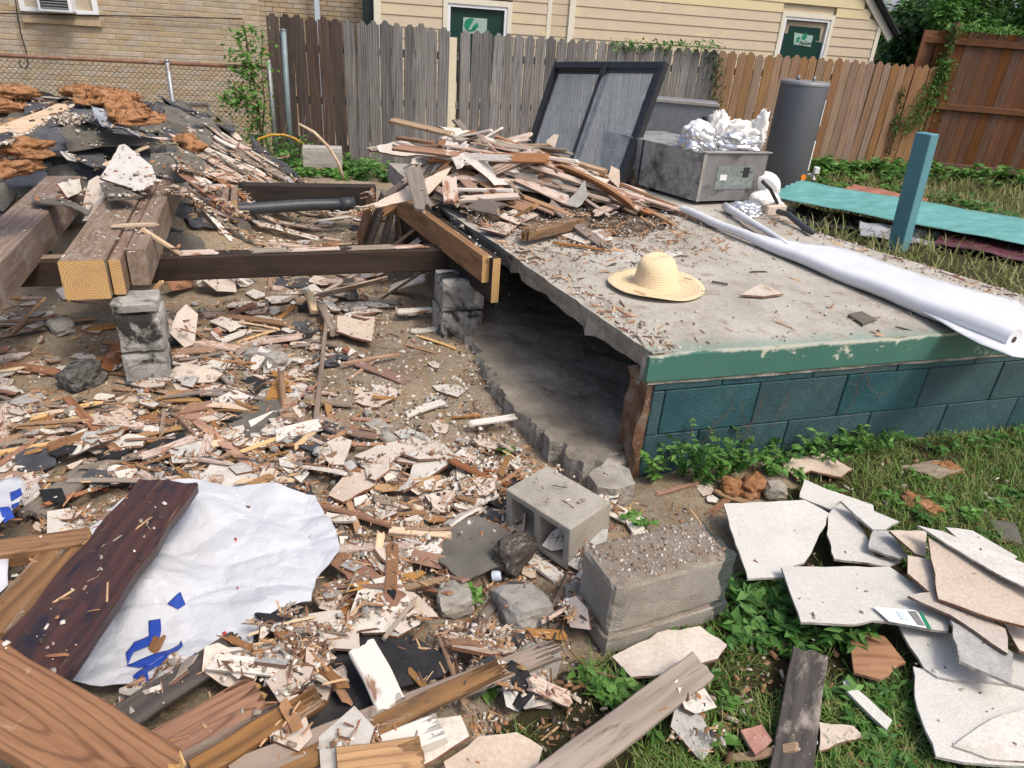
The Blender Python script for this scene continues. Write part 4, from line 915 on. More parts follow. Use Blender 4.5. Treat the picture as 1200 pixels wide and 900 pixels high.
c = dA+u_*.41+v_*.16; f2 = blob('foil_bundle', 'foil', (c.x, c.y, zt+.05), (.4, .26, .17), 9); T(f2, 'crumpled foil bundle bursting with white fluff on the duct box', 'foil')
for i, (dx, h, wd) in enumerate(((-.13, .2, .16), (.02, .12, .22), (.16, .22, .12))):
    q = blob('fluff', 'fluff', (dx, .03, .07), (wd, .16, h*1.25), 20+i, .6, 4); q.parent = f2
c = P(872, 252, SZ); f3 = blob('foil_scrap', 'foil', (c.x, c.y, SZ+.025), (.22, .18, .12), 14); T(f3, 'small foil scrap tucked under the duct box', 'foil')
def jug(label, px, py, z, s, lie):
    c = P(px, py, z); t = empty('plastic_jug', c); T(t, label, 'jug'); m = MB(); m.lathe([(.001, 0), (.07, .0), (.082, .012), (.084, .07), (.08, .14), (.06, .18), (.03, .2), (.028, .225), (.001, .226)], 18); b_ = m.build('body', MM['paper'], t, True)
    m = MB(); m.lathe([(.031, .215), (.031, .24), (.001, .241)], 12); m.build('cap', MM['panel_blue'], t, True); t.scale = (s*1.55, s*1.4, s*.95); t.rotation_euler = lie
jug('white plastic jug tipped against the end of the duct box', 893, 224, SZ+.1, .95, (-1.35, .1, -.35)); c = P(896, 246, SZ); o = blob('plastic_bag', 'fluff', (c.x, c.y, SZ+.05), (.24, .2, .17), 77, .3, 2.5, 4); T(o, 'crumpled cloudy white bag lying under the tipped jug', 'bag')
c = P(905, 251, SZ); mb = MB(); mb.box((0, 0, .035), (.16, .09, .07), None, 0, .008); o = mb.build('brick_piece', MM['plaster_pink'], None, False, (c.x, c.y, SZ)); o.rotation_euler = (0, 0, .3); T(o, 'pale broken brick on the slab edge below the jugs', 'brick')
mb = MB(); pts = [P(893, 212, SZ+.25), P(903, 222, SZ+.2), P(912, 240, SZ+.06), P(922, 250, SZ+.02), P(945, 268, .45)]; mb.tube(pts, .012, 8); T(mb.build('cable', MM['cable_dark'], None, True), 'thick dark cable curling off the duct box over the slab edge', 'cable')
a, b = P(912, 248, SZ+.05), P(952, 272, SZ+.03); mb = MB(); mb.tube([a, a.lerp(b, .3)+Vector((0, 0, .02)), a.lerp(b, .7)+Vector((.02, 0, -.01)), b], .02, 10); T(mb.build('flexible_hose', MM['pipe_black'], None, True), 'short black ribbed hose on the edge of the slab', 'hose')
# ------------------------------------------------------------ water heater
plain('heater_grey', (.115, .12, .13), .4, .3, n=.06, scale=5); plain('orange', (.75, .23, .02), .5); plain('heater_top', (.22, .22, .225), .5, .3)
hc = PY(931, 150, 9.5); ht = empty('water_heater', (hc.x, 9.5, -.2)); T(ht, 'tall grey cylindrical water heater standing in front of brown fence', 'water heater')
mb = MB(); mb.lathe([(.001, 0), (.205, .0), (.21, .02), (.21, 1.41), (.205, 1.43)], 40); mb.build('tank', MM['heater_grey'], ht, True)
mb = MB(); mb.lathe([(.213, 1.4), (.215, 1.43), (.2, 1.445), (.001, 1.45)], 40); mb.build('top_cap', MM['heater_top'], ht, True)
for k in (-1, 1): mb = MB(); mb.tube([(k*.07, 0, 1.44), (k*.07, 0, 1.5)], .016, 10); mb.build('pipe_nipple', MM['heater_top'], ht, True)
def hstick(name, a0, a1, z0, z1, mat):
    m = MB(); n = 6; vs = [(.2125*math.cos(R(a0+(a1-a0)*i/n)), .2125*math.sin(R(a0+(a1-a0)*i/n)), z) for i in range(n+1) for z in (z0, z1)]
    m.add(vs, [[2*i, 2*i+2, 2*i+3, 2*i+1] for i in range(n)]); m.build(name, MM[mat], ht, True)
hstick('sticker', -34, -22, .95, 1.25, 'paper'); hstick('sticker', -38, -24, .42, .78, 'paper'); hstick('sticker', -28, -14, 1.3, 1.38, 'panel_blue')
mb = MB(); an = R(-52); mb.tube([(.205*math.cos(an), .205*math.sin(an), .34), (.216*math.cos(an), .216*math.sin(an), .34)], .038, 18); mb.build('orange_sticker', MM['orange'], ht)
mb = MB(); mb.tube([(.2, -.02, .35), (.26, -.05, .36), (.27, -.06, .3)], .018, 8); mb.box((.27, -.07, .42), (.05, .05, .09), None, 0, .01); mb.build('drain_valve', MM['paper'], ht)
for c_ in ht.children: c_.scale = (1.36, 1.36, 1)
# ------------------------------------------------------------ teal post and metal roofing panels
plain('teal_paint', (.1, .25, .29), .45, n=.06, scale=3, dirt=((.045, .12, .15), .35, 3))
pb = P(1050, 300, -.08); ptop = PY(1087, 156, pb.y); ps = empty('teal_post', (pb.x, pb.y, -.12), 0); T(ps, 'square teal painted wooden post with bare chipped patch', 'post')
hgt = ptop.z+.12; tilt = (ptop.x-pb.x)/hgt
mb = MB(); mb.box((0, 0, hgt/2), (.145, .145, hgt), Matrix.Rotation(R(38), 3, 'Z'), 0, .006)
for v in mb.v: v.x += tilt*v.z
mb.build('shaft', MM['teal_paint'], ps)
mb = MB(); q_ = Matrix.Rotation(R(38), 3, 'Z'); mb.box(q_ @ Vector((.0726, -.02, 0))+Vector((tilt*.62, 0, .62)), (.006, .09, .17), q_ @ Matrix.Rotation(.3, 3, 'X'), 0, .002)
mb.build('bare_patch', MM['wood_pale'], ps)
def m_tealmetal(name, col):
    a = N(name, .5, .4); v = a.coord((.5, 2.5, 2), False); n1 = a.noise(v, 5, 7, .7); c = a.ramp(n1, [(.3, tuple(x*.75 for x in col)), (.5, col), (.72, tuple(min(.9, x*1.25+.03) for x in col))])
    c = a.mix(a.ramp(a.noise(v, 9, 8, .75), [(.62, 0.), (.72, .6)]), c, (.2, .19, .15)); MM[name] = a.out(c)
m_tealmetal('teal_metal', (.115, .31, .285)); m_tealmetal('maroon_metal', (.085, .022, .03)); m_tealmetal('grey_metal', (.3, .3, .32)); m_tealmetal('rust_metal', (.3, .12, .07))
def corr(name, label, A_, B_, wd, thick_dir, z, mat, amp=.02, pitch=.19, sag=.02, seed=0, lift=0):
    A_, B_ = Vector(A_), Vector(B_); d = (B_-A_); L = d.length; d.normalize(); s = Vector((-d.y, d.x, 0)).normalized(); nu, nv = 24, int(wd/pitch*4); m = MB(); vs = []
    for lay in (0, -.003):
        for i in range(nu+1):
            for j in range(nv+1):
                w_ = j/nv*wd; p = A_+d*(L*i/nu)+s*w_
                zz_ = amp*math.sin(w_/pitch*6.283)+sag*fbm(i*.18+seed, w_*1.4, seed, 1, 3)+lift*(w_/wd); vs.append(p+Vector((0, 0, zz_+lay)))
    n_ = (nu+1)*(nv+1); fs = []
    for i in range(nu):
        for j in range(nv):
            a0 = i*(nv+1)+j; q = [a0, a0+nv+1, a0+nv+2, a0+1]; fs += [q, [x+n_ for x in q[::-1]]]
    for i in range(nu):
        for j, r in ((0, 1), (nv, -1)): a0 = i*(nv+1)+j; q = [a0, a0+n_, a0+nv+1+n_, a0+nv+1]; fs.append(q[::r])
    m.add(vs, fs); o = m.build(name, MM[mat], None, True); return T(o, label, 'metal sheet')
a, b = P(900, 229, .16), P(1240, 294, .16); corr('corrugated_sheet', 'long faded teal corrugated metal panel lying on the yard', a, b, 1.15, 1, 0, 'teal_metal', seed=2, sag=.018, lift=.02)
a, b = P(1000, 225, .03), P(1230, 268, .03); corr('corrugated_sheet', 'rust red metal panel showing beyond the teal panel', P(985, 222, .08), P(1075, 240, .08), .55, 1, 0, 'rust_metal', seed=5, sag=.02)
a, b = P(1095, 284, .06), P(1260, 318, .06); corr('corrugated_sheet', 'maroon ribbed metal panel under the teal one', a, b, .7, 1, 0, 'maroon_metal', seed=7, lift=.06)
a, b = P(1008, 276, .0), P(1110, 290, .0); corr('corrugated_sheet', 'dull grey metal strip under the teal panel behind the post', a, b, .35, 1, 0, 'grey_metal', seed=9, lift=.1)
a, b = P(930, 268, .0), P(1230, 325, .0); corr('corrugated_sheet', 'dark bent metal sheet lowest of the panel stack', a+Vector((.1, .5, 0)), b+Vector((.1, .5, 0)), .7, 1, 0, 'alu_dark', seed=11, sag=.04)
# ------------------------------------------------------------ concrete blocks in the foreground
def m_block2():
    a = N('block_dirty', .95, .15); v = a.coord(rnd=False); n1 = a.noise(v, 7, 7, .65); n2 = a.noise(v, 150, 4, .75); n3 = a.noise(v, 16, 8, .75)
    c = a.ramp(n1, [(.3, (.25, .225, .18)), (.5, (.335, .305, .255)), (.7, (.4, .37, .315))])
    c = a.mix(a.ramp(n3, [(.62, 0.), (.7, .7)]), c, (.46, .44, .4))
    ge = a.n('NewGeometry'); sp = a.n('SeparateXYZ'); a.l(ge.outputs['Normal'], sp.inputs[0])
    c = a.mix(a.math('MULTIPLY', a.ramp(sp.outputs[2], [(.7, 0.), (.9, 1.)]), a.ramp(n3, [(.35, .3), (.6, .9)])), c, (.21, .16, .12))
    so_ = a.n('SeparateXYZ'); a.l(v, so_.inputs[0])
    c = a.mix(a.ramp(a.math('ADD', so_.outputs[0], a.math('MULTIPLY', a.math('SUBTRACT', n1, .5), .25)), [(.185, 0.), (.195, .85)]), c, (.022, .045, .045))
    c = a.mix(.6, c, a.ramp(n2, [(.3, .6), (.7, 1.25)]), 'MULTIPLY'); a.bump(n2, .9, .006, a.bump(n3, .3, .006)); MM['block_dirty'] = a.out(c)
m_block2()
def rough_box(d, mat, seed, cuts=9, wear=.006):
    bm = bmesh.new(); bmesh.ops.create_cube(bm, size=1); bmesh.ops.scale(bm, vec=d, verts=bm.verts); bmesh.ops.subdivide_edges(bm, edges=bm.edges, cuts=cuts, use_grid_fill=True)
    for v in bm.verts:
        q = v.co.copy(); ed = sum((abs(abs(q[k])-d[k]/2) < .002) for k in range(3))
        v.co -= Vector([math.copysign(1, q[k])*(abs(abs(q[k])-d[k]/2) < .002) for k in range(3)])*((ed >= 2)*wear*(.5+1.4*abs(fbm(q.x+seed, q.y, q.z, 14, 3)))+.0012*nz(q.x, q.y, q.z+seed, 40))
    me = bpy.data.meshes.new('block'); bm.to_mesh(me); bm.free(); me.materials.append(MM[mat]); return me
BT = .255; b0 = P(722, 690, BT); b1 = P(866, 649, BT); b2 = P(690, 645, BT); ang = math.atan2(b1.y-b0.y, b1.x-b0.x); ln = (b1-b0).length; dp = .2
sb = empty('concrete_block', (0, 0, 0)); cc = b0+(b1-b0)/2+Vector((-math.sin(ang), math.cos(ang), 0))*dp/2
sb.location = (cc.x, cc.y, 0); sb.rotation_euler = (0, 0, ang); T(sb, 'heavy concrete block with gravel on top and dark teal paint stain', 'concrete block')
obj('body', rough_box((ln, dp, .2), 'block_dirty', 3), sb, (0, 0, BT-.1)); obj('base_course', rough_box((ln+.016, dp+.016, .075), 'block_dirty', 8, 7), sb, (0, -.002, BT-.2-.03))
raise_poly([(q.x, q.y) for q in (b0, b1, b1+(cc-(b0+b1)/2)*2, b0+(cc-(b0+b1)/2)*2)], lambda x, y: BT)
# hollow block, tipped so that its two cores face us
hb_ = P(640, 628, .1); hc_ = empty('hollow_block', (0, 0, 0)); T(hc_, 'hollow concrete block on its side showing two square cores', 'concrete block')
def hollow():
    m = MB(); L, D, H = .3, .19, .19
    us = [-L/2, -L/2+.028, -.013, .013, L/2-.028, L/2]; vs_ = [-H/2, -H/2+.028, H/2-.028, H/2]
    idx = {}; V = []
    for k, y in enumerate((-D/2, D/2)):
        for i, u in enumerate(us):
            for j, v in enumerate(vs_): idx[(i, j, k)] = len(V); V.append((u, y, v))
    F = []
    hole = lambda i, j: j == 1 and i in (1, 3)
    for i in range(5):
        for j in range(3):
            if hole(i, j):
                q = [(i, j), (i+1, j), (i+1, j+1), (i, j+1)]
                for t in range(4): a_, b_ = q[t], q[(t+1) % 4]; F.append([idx[(*a_, 0)], idx[(*a_, 1)], idx[(*b_, 1)], idx[(*b_, 0)]])
            else:
                F.append([idx[(i, j, 0)], idx[(i+1, j, 0)], idx[(i+1, j+1, 0)], idx[(i, j+1, 0)]]); F.append([idx[(i, j, 1)], idx[(i, j+1, 1)], idx[(i+1, j+1, 1)], idx[(i+1, j, 1)]])
    for i in range(5):
        F.append([idx[(i, 0, 0)], idx[(i, 0, 1)], idx[(i+1, 0, 1)], idx[(i+1, 0, 0)]]); F.append([idx[(i, 3, 0)], idx[(i+1, 3, 0)], idx[(i+1, 3, 1)], idx[(i, 3, 1)]])
    for j in range(3):
        F.append([idx[(0, j, 0)], idx[(0, j+1, 0)], idx[(0, j+1, 1)], idx[(0, j, 1)]]); F.append([idx[(5, j, 0)], idx[(5, j, 1)], idx[(5, j+1, 1)], idx[(5, j+1, 0)]])
    me = mk('shell', V, F, MM['block_grey']); bm = bmesh.new(); bm.from_mesh(me); bmesh.ops.recalc_face_normals(bm, faces=bm.faces)
    bmesh.ops.bevel(bm, geom=bm.edges[:], offset=.006, segments=2, profile=.6, affect='EDGES'); bm.to_mesh(me); bm.free(); return me
o = obj('shell', hollow(), hc_); o.scale = (1.05, 1.15, .98)
q0, q1 = P(603, 606, .1), P(652, 672, .05)
hc_.location = (.2, 2.09, .09); hc_.rotation_euler = (R(3), R(-2), R(-44))
raise_disc(.205, 2.12, .13, .2)
o = obj('cement_lump', lump_mesh('cement_lump', MM['board_charred'], 31, 3, .7, .3), None, P(602, 648, .045)); o.scale = (.2, .12, .13); o.rotation_euler = (.2, .3, 1.1); T(o, 'crumbling dark charred lump against the hollow block', 'rubble')
for (x, y, s, sdx, lab) in ((613, 705, (.2, .17, .11), 3, 'squared grey concrete chunk with plaster dust below hollow block'), (533, 697, (.13, .13, .09), 5, 'wedge shaped concrete chunk beside the dusty squared chunk'), (673, 688, (.08, .07, .08), 7, 'rounded fist sized stone wedged behind the heavy block'),
                           (909, 573, (.1, .09, .08), 9, 'pale grey concrete lump beside brown insulation tufts'), (630, 775, (.26, .14, .05), 11, 'flat dirty concrete slab piece half sunk in the grass'), (310, 417, (.26, .13, .1), 13, 'long rounded concrete chunk left of the bare dirt'),
                           (95, 440, (.22, .16, .13), 15, 'dark mortar lump in the shade left of the sooty pier'), (70, 378, (.2, .12, .07), 17, 'half buried brick shaped block left of the pier'), (440, 495, (.13, .1, .05), 19, 'chalky concrete flake on the bare dirt')):
    p = P(x, y, .04); o = obj('concrete_chunk', lump_mesh('concrete_chunk', MM['concrete' if sdx != 15 else 'concrete_dark'], sdx, 3, .75, .2), None, (p.x, p.y, hz(p.x, p.y)+s[2]*.32)); o.scale = s; o.rotation_euler = (.1, .08, sdx*.7); T(o, lab, 'concrete'); raise_disc(p.x, p.y, s[1]*.45, hz(p.x, p.y)+s[2]*.7)
mb = MB(); c = P(455, 512, .03); mb.tube([(-.035, 0, 0), (.035, 0, 0)], [.032, .026], 16); o = mb.build('concrete_plug', MM['concrete'], None, True, (c.x, c.y, hz(c.x, c.y)+.025)); o.rotation_euler = (0, .1, -.5); T(o, 'small cylindrical concrete plug among tile shards', 'concrete')
# ------------------------------------------------------------ rays onto the piled-up surface
def RH(px, py, lift=0.0):
    r = ray(px, py); t = .8
    while t < 14:
        p = O+r*t
        if p.z < hz(p.x, p.y)+lift: return p
        t += .02
    return P(px, py, 0)
def zsheet(name, label, cat, pix, mats, Tk=.006, lift=.02, **k):
    n = len(pix); z = [RH(*pix[i]).z+lift+Tk for i in (0, n//3, 2*n//3)]
    m = sum(z)/3; z = [m+(a-m)*.7 for a in z]
    return sheet(name, label, cat, pix, z, Tk, mats, **k)
def zplank(name, label, cat, a, b, Wd, Tk, mat, lift=(.0, .0), **k):
    p, q = RH(*a), RH(*b); p.z += Tk*.5+lift[0]; q.z += Tk*.5+lift[1]
    for t in (.25, .5, .75):
        c = p.lerp(q, t); over = hz(c.x, c.y)+Tk*.4-c.z
        if over > 0: p.z += over*.6; q.z += over*.6
    return plank(name, label, cat, p, q, Wd, Tk, mat, **k)
# ------------------------------------------------------------ heap of torn roofing on the left
plain('film', (.3, .33, .37), .18, n=.2, spec=.6); plain('bottle_plastic', (.5, .58, .68), .15, n=.15, spec=.6)
LM = [((650, 630), 'the hollow block'), ((780, 700), 'the heavy block'), ((165, 440), 'the stained pier'), ((540, 390), 'the sooty pier'), ((280, 650), 'the crumpled wrap'), ((110, 640), 'the dark board'), ((660, 560), 'the crawl space mouth'), ((350, 330), 'the black cross beam'), ((450, 780), 'the black felt'),
      ((415, 380), 'the square pale tile'), ((505, 540), 'the chalky corner slab'), ((30, 340), 'the left timber'), ((330, 450), 'the red stake'), ((450, 560), 'the cream shard'), ((300, 490), 'the rounded shingle scrap'), ((40, 540), 'the grey shingle square'), ((230, 400), 'the triple beam'), ((320, 250), 'the drain pipe'), ((560, 650), 'the brown felt scrap'), ((620, 710), 'the squared concrete chunk'), ((480, 690), 'the bright bent lath'), ((300, 830), 'the split orange board'), ((560, 820), 'the long grey board'), ((130, 500), 'the pinkish lath')]
LMW = [(P(*a, .03), b) for a, b in LM]
LMH = [(P(*a, .7), b) for a, b in (((455, 165), 'the jagged white sheet'), ((540, 155), 'the dished cream sheet'), ((600, 180), 'the broad white sheet'), ((660, 205), 'the curved white sheet'), ((720, 215), 'the door foot'), ((485, 220), 'the tan veneer sheet'), ((560, 225), 'the thin white batten'), ((640, 245), 'the rotten stub'), ((610, 215), 'the cracked sheet'))]
LMR = [(P(*a, .7), b) for a, b in (((40, 145), 'the plywood strip'), ((150, 198), 'the clean white board'), ((130, 160), 'the olive strip'), ((73, 118), 'the water bottle'), ((205, 195), 'the torn brown sheet'), ((130, 125), 'the orange insulation'), ((15, 207), 'the ragged brown wad'), ((70, 235), 'the hanging strip'), ((84, 143), 'the gravel patch'), ((110, 185), 'the white flake'))]
LML = [(P(*a, 0), b) for a, b in (((930, 830), 'the worn painted plank'), ((730, 850), 'the smooth grey plank'), ((785, 765), 'the tan fibreboard'), ((1000, 735), 'the labelled board'), ((780, 700), 'the heavy block'), ((1015, 825), 'the slim cream offcut'), ((1080, 850), 'the lowest white board'), ((885, 865), 'the clay tile piece'), ((1080, 590), 'the matted insulation'), ((1180, 620), 'the dark shingle scrap'), ((980, 580), 'the back board strip'), ((630, 800), 'the sunken slab piece'), ((1100, 550), 'the bark strip'))]
def nearest(lm, x, y): return min(lm, key=lambda q: (q[0].x-x)**2+(q[0].y-y)**2)[1]
def where(label, x, y, size, cat):
    if 'on the slab' in label: return label.replace('the heap on the slab', 'the slab heap near '+nearest(LMH, x, y))
    if 'heap' in label: return ('large ' if size > .36 else 'small ')+label.split(' lying')[0]+' on the heap near '+nearest(LMR, x, y)
    if 'pipe' in label: return label
    n = min(LMW, key=lambda q: (q[0].x-x)**2+(q[0].y-y)**2)[1]
    big = {'plaster shard': .1, 'splinter': .22, 'shingle': .16, 'rubble': .05}.get(cat, .2)
    base = label.split(' among')[0].split(' in the')[0].split(' lying')[0]
    return ('large ' if size > big else 'small ')+base+' near '+n
RS = 'shingles torn off the roof on the heap'
rn = random.Random(21)
def shing(seed, mat): return sheet_mesh('shingle', [(-.5, -.33), (.1, -.36), (.5, -.3), (.48, .3), (.05, .35), (-.5, .33)], .012, [MM[mat]], .16, lambda x, y: .07*fbm(x+seed*3, y, seed, 1.4, 3)+.05*x*x, .03, seed, .08)
SHM = [shing(i, ('shingle', 'shingle', 'shingle_brown')[i % 3]) for i in range(9)]
def put(me, name, label, cat, group, x, y, ang, L, Wd, Tk, sc, lift=70, mark=True, extra=0):
    if group: label = where(label, x, y, max(sc[0], sc[1]), cat)
    m = pose(x, y, ang, L, Wd, Tk, mark, lift, extra); o = obj(name, me); o.matrix_world = m @ Matrix.Diagonal((*sc, 1)); return T(o, label, cat, group)
for i in range(150):
    if i < 80: x, y = rn.uniform(-5.6, -2.1), rn.uniform(4.35, 6.9)
    else: q = RH(rn.uniform(-30, 240), rn.uniform(125, 240)); x, y = q.x, q.y
    s = rn.uniform(.22, .5); put(rn.choice(SHM), 'roof_shingle', 'torn dark asphalt shingle lying flat on the roofing heap', 'shingle', RS, x, y, rn.uniform(-.5, .5)+UA+rn.choice((0, 1.57)), s*1.05, s*.65, .01, (s*1.05, s, 1.0 if s > .3 else .8), 60)
for i, pix in enumerate((((57, 147), (76, 150), (88, 172), (88, 184), (56, 182)), ((30, 150), (57, 147), (57, 182), (31, 178)), ((86, 122), (108, 124), (120, 146), (86, 138)), ((54, 124), (85, 122), (86, 138), (56, 148)), ((28, 119), (55, 120), (56, 125), (40, 130), (29, 136)), ((89, 172), (122, 175), (123, 196), (108, 196), (88, 186)), ((3, 190), (50, 195), (60, 215), (10, 220)))):
    zsheet('roof_shingle', 'squared charcoal shingle tab facing out on the slope of the roofing heap', 'shingle', pix, ('shingle',), .008, .03, grid=.1, bend=.015, jit=.004, group='charcoal tabs on the heap')
zsheet('roofing_strip', 'long curved olive grey roofing strip draped across the heap', 'roofing', ((72, 153), (120, 150), (165, 158), (206, 166), (198, 169), (120, 170), (80, 176)), ('shingle_brown',), .008, .06, grid=.08, bend=.03, bs=1.5)
zsheet('roofing_sheet', 'large torn brownish roofing sheet at the right end of the heap', 'roofing', ((176, 179), (200, 177), (239, 208), (212, 215), (178, 204)), ('shingle_brown',), .008, .05, grid=.08, bend=.03, bs=2)
zsheet('roofing_sheet', 'greenish grey roofing sheet overlapping the large torn brown one', 'roofing', ((197, 180), (220, 178), (240, 194), (239, 207), (216, 200)), ('shingle_brown',), .008, .09, grid=.08, bend=.025, bs=2)
zsheet('plywood_piece', 'pale yellow plywood strip with rounded end on the roofing heap', 'plywood', ((-22, 158), (0, 149), (66, 122), (76, 122), (81, 125), (78, 129), (26, 158), (16, 163), (-8, 172)), ('wood_pale',), .012, .2, grid=.1, bend=.008, jit=.002)
zsheet('white_board', 'large clean white plaster board standing out on the roofing heap', 'board', ((124, 198), (140, 170), (146, 169), (178, 194), (184, 212), (164, 223), (116, 208)), ('plaster_white', 'plaster_edge'), .012, .09, grid=.1, bend=.006, jit=.004)
zplank('lath_stick', 'pale split stick lying across the clean white board', 'stick', (110, 206), (177, 179), .03, .014, 'wood_pale', lift=(.03, .04), jag=(.08, .05))
zsheet('roofing_curl', 'curled brown roofing scrap under the clean white board', 'roofing', ((116, 212), (140, 217), (168, 230), (126, 231)), ('shingle_brown',), .008, .06, grid=.06, bend=.04, bs=3)
f_ = sheet('roofing_strip', 'hanging two-tab shingle strip drooping in front of the heap onto the beam', 'shingle', ((36, 228), (76, 230), (106, 248), (102, 252), (74, 240), (36, 235)), (.68, .66, .6), .008, ('shingle_brown',), .06, .02, 2)
zsheet('plaster_scrap', 'dirty white plaster scrap folded over at the front of heap', 'plaster', ((68, 214), (95, 208), (98, 222), (80, 232)), ('plaster_white', 'plaster_edge'), .01, .08, grid=.06, bend=.03)
zsheet('white_flake', 'small white torn flake on charcoal tabs', 'plaster', ((71, 177), (86, 180), (91, 189), (80, 187)), ('plaster_white',), .006, .04, grid=.05)
zsheet('plastic_film', 'crumpled clear grey plastic film beside orange insulation', 'plastic', ((106, 126), (124, 128), (142, 138), (166, 158), (140, 154), (120, 146)), ('film',), .003, .07, grid=.03, bend=.05, bs=7, smooth=True)
zsheet('roofing_felt', 'black felt scrap crowning the roofing heap', 'roofing', ((32, 113), (50, 108), (70, 113), (72, 120), (45, 121)), ('felt_black',), .006, .06, grid=.06, bend=.05)
zsheet('shingle_corner', 'bent black shingle corner at the foot of the plywood strip', 'shingle', ((-8, 156), (12, 151), (16, 163), (2, 170), (-8, 172)), ('shingle',), .008, .14, grid=.06, bend=.02)
c = RH(73, 117); bt = empty('water_bottle', c+Vector((0, 0, .06))); T(bt, 'clear blue plastic water bottle lying on the heap', 'bottle'); mb = MB(); mb.lathe([(.001, -.11), (.034, -.11), (.036, -.09), (.033, -.03), (.036, .02), (.034, .05), (.014, .085), (.013, .1)], 16); mb.build('body', MM['bottle_plastic'], bt, True); mb = MB(); mb.lathe([(.016, .095), (.016, .115), (.001, .116)], 12); mb.build('cap', MM['panel_blue'], bt, True); bt.rotation_euler = (1.45, .1, 1.2); bt.scale = (1.5, 1.5, 1.5)
def tuft(px, py, s, seed, label, group, mat='insulation', lift=.02):
    c = RH(px, py); o = blob('insulation_tuft', mat, (c.x, c.y, c.z+lift), s, seed, .5, 2.6, 4, seed); T(o, label, 'insulation', group); return o
for i, (x, y, sx, sz_) in enumerate(((104, 119, .3, .1), (118, 121, .42, .12), (133, 127, .46, .12), (147, 138, .4, .11), (160, 150, .32, .09))): tuft(x, y, (sx, .35, sz_), 40+i, 'rusty orange insulation tuft along the crest of the roofing heap', 'orange insulation on the heap crest', lift=.07)
for i, (x, y, sx, sz_) in enumerate(((2, 119, .4, .13), (18, 118, .35, .1), (6, 136, .22, .09))): tuft(x, y, (sx, .35, sz_), 50+i, 'dark orange insulation wad beside the pale plywood strip', 'orange insulation by the plywood', lift=.07)
tuft(27, 184, (.26, .2, .08), 60, 'flat brown insulation wad below charcoal tabs', None, lift=.04); tuft(15, 207, (.22, .2, .08), 61, 'ragged brown insulation wad near the foot of the heap', None, lift=.04); tuft(222, 175, (.3, .2, .14), 62, 'orange insulation wad at the right end of the roofing heap', None, lift=.03)
# ------------------------------------------------------------ heap of boards on the slab
for j in range(len(hy)):
    if not 3.9 < hy[j] < 6.4: continue
    for i in range(len(hx)):
        x, y = hx[i], hy[j]
        if -1.5 < x < 1.3:
            a = .25*math.exp(-(((x+.42)/.42)**2+((y-5.15)/.5)**2))+.15*math.exp(-(((x-.15)/.6)**2+((y-5.0)/.42)**2))+.07*math.exp(-(((x-.1)/.75)**2+((y-4.5)/.35)**2))
            if HM[j, i] > .5 or x > -1.1: HM[j, i] = max(HM[j, i], SZ)+a if HM[j, i] > .5 else HM[j, i]+a*.5
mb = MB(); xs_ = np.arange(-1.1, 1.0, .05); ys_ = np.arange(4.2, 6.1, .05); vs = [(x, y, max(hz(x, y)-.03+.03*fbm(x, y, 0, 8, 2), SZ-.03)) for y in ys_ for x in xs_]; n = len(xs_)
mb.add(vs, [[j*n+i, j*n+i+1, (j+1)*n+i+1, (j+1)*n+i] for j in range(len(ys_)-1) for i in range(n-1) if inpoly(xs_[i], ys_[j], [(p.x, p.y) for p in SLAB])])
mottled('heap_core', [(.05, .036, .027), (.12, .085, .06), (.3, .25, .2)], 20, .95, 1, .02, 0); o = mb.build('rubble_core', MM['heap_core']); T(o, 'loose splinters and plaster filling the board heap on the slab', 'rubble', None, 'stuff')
PM = {}
def pmesh(kind, mat, seed, nx=4, ny=3, jag=.1):
    return plank_mesh(kind, 1, 1, 1, [MM[mat]], nx, ny, .06, (jag, jag), random.Random(seed).uniform(-.6, .6), .0, .05, seed)
HB = [pmesh('broken_board', m, 100+i) for i, m in enumerate(('wood_painted', 'wood_pinkpaint', 'wood_red', 'wood_painted', 'wood_grey', 'wood_red', 'wood_pinkpaint', 'wood_fresh'))]
rn = random.Random(77); BC = {'wood_painted': 'white painted', 'wood_pinkpaint': 'pink painted', 'wood_red': 'red-brown', 'wood_grey': 'grey weathered', 'wood_fresh': 'orange split'}
for i in range(110):
    q = RH(rn.uniform(425, 760), 0) if False else None
    if rn.random() < .6: x, y = rn.gauss(-.4, .28), rn.gauss(5.0, .28)
    else: x, y = rn.gauss(.2, .32), rn.gauss(4.85, .25)
    if x-.9*0 < -1.0 or not 4.2 < y < 5.9: continue
    L, Wd, Tk = rn.uniform(.3, 1.0), rn.uniform(.03, .085), rn.uniform(.008, .018)
    me = HB[rn.randrange(8)]
    put(me, 'broken_board', 'splintered %s board in the heap on the slab' % BC[me.materials[0].name], 'board', 'broken boards heaped on the slab', x, y, rn.gauss(-.35, .4), L, Wd, Tk, (L, Wd, Tk), 75)
def yplank(label, a, b, ya, yb, Wd, Tk, mat, roll=0, jag=(.05, .05), **k): return plank('broken_board', label, 'board', PY(*a, ya), PY(*b, yb), Wd, Tk, mat, roll, jag=jag, **k)
def ysheet(name, label, pix, ys, mats, Tk=.012, n=(.1, -.5, .86), **k):
    cx = sum(p[0] for p in pix)/len(pix); cy = sum(p[1] for p in pix)/len(pix)
    return sheet(name, label, 'plaster', pix, {'p': PY(cx, cy, sum(ys)/3), 'n': n}, Tk, mats, **k)
yplank('reddish split board sticking out highest from the heap toward the fence', (455, 140), (536, 159), 5.2, 5.1, .055, .02, 'wood_fresh', 20)
yplank('dark crumbling stick under the highest split board', (462, 161), (512, 168), 5.05, 5.0, .04, .02, 'board_rot', 10)
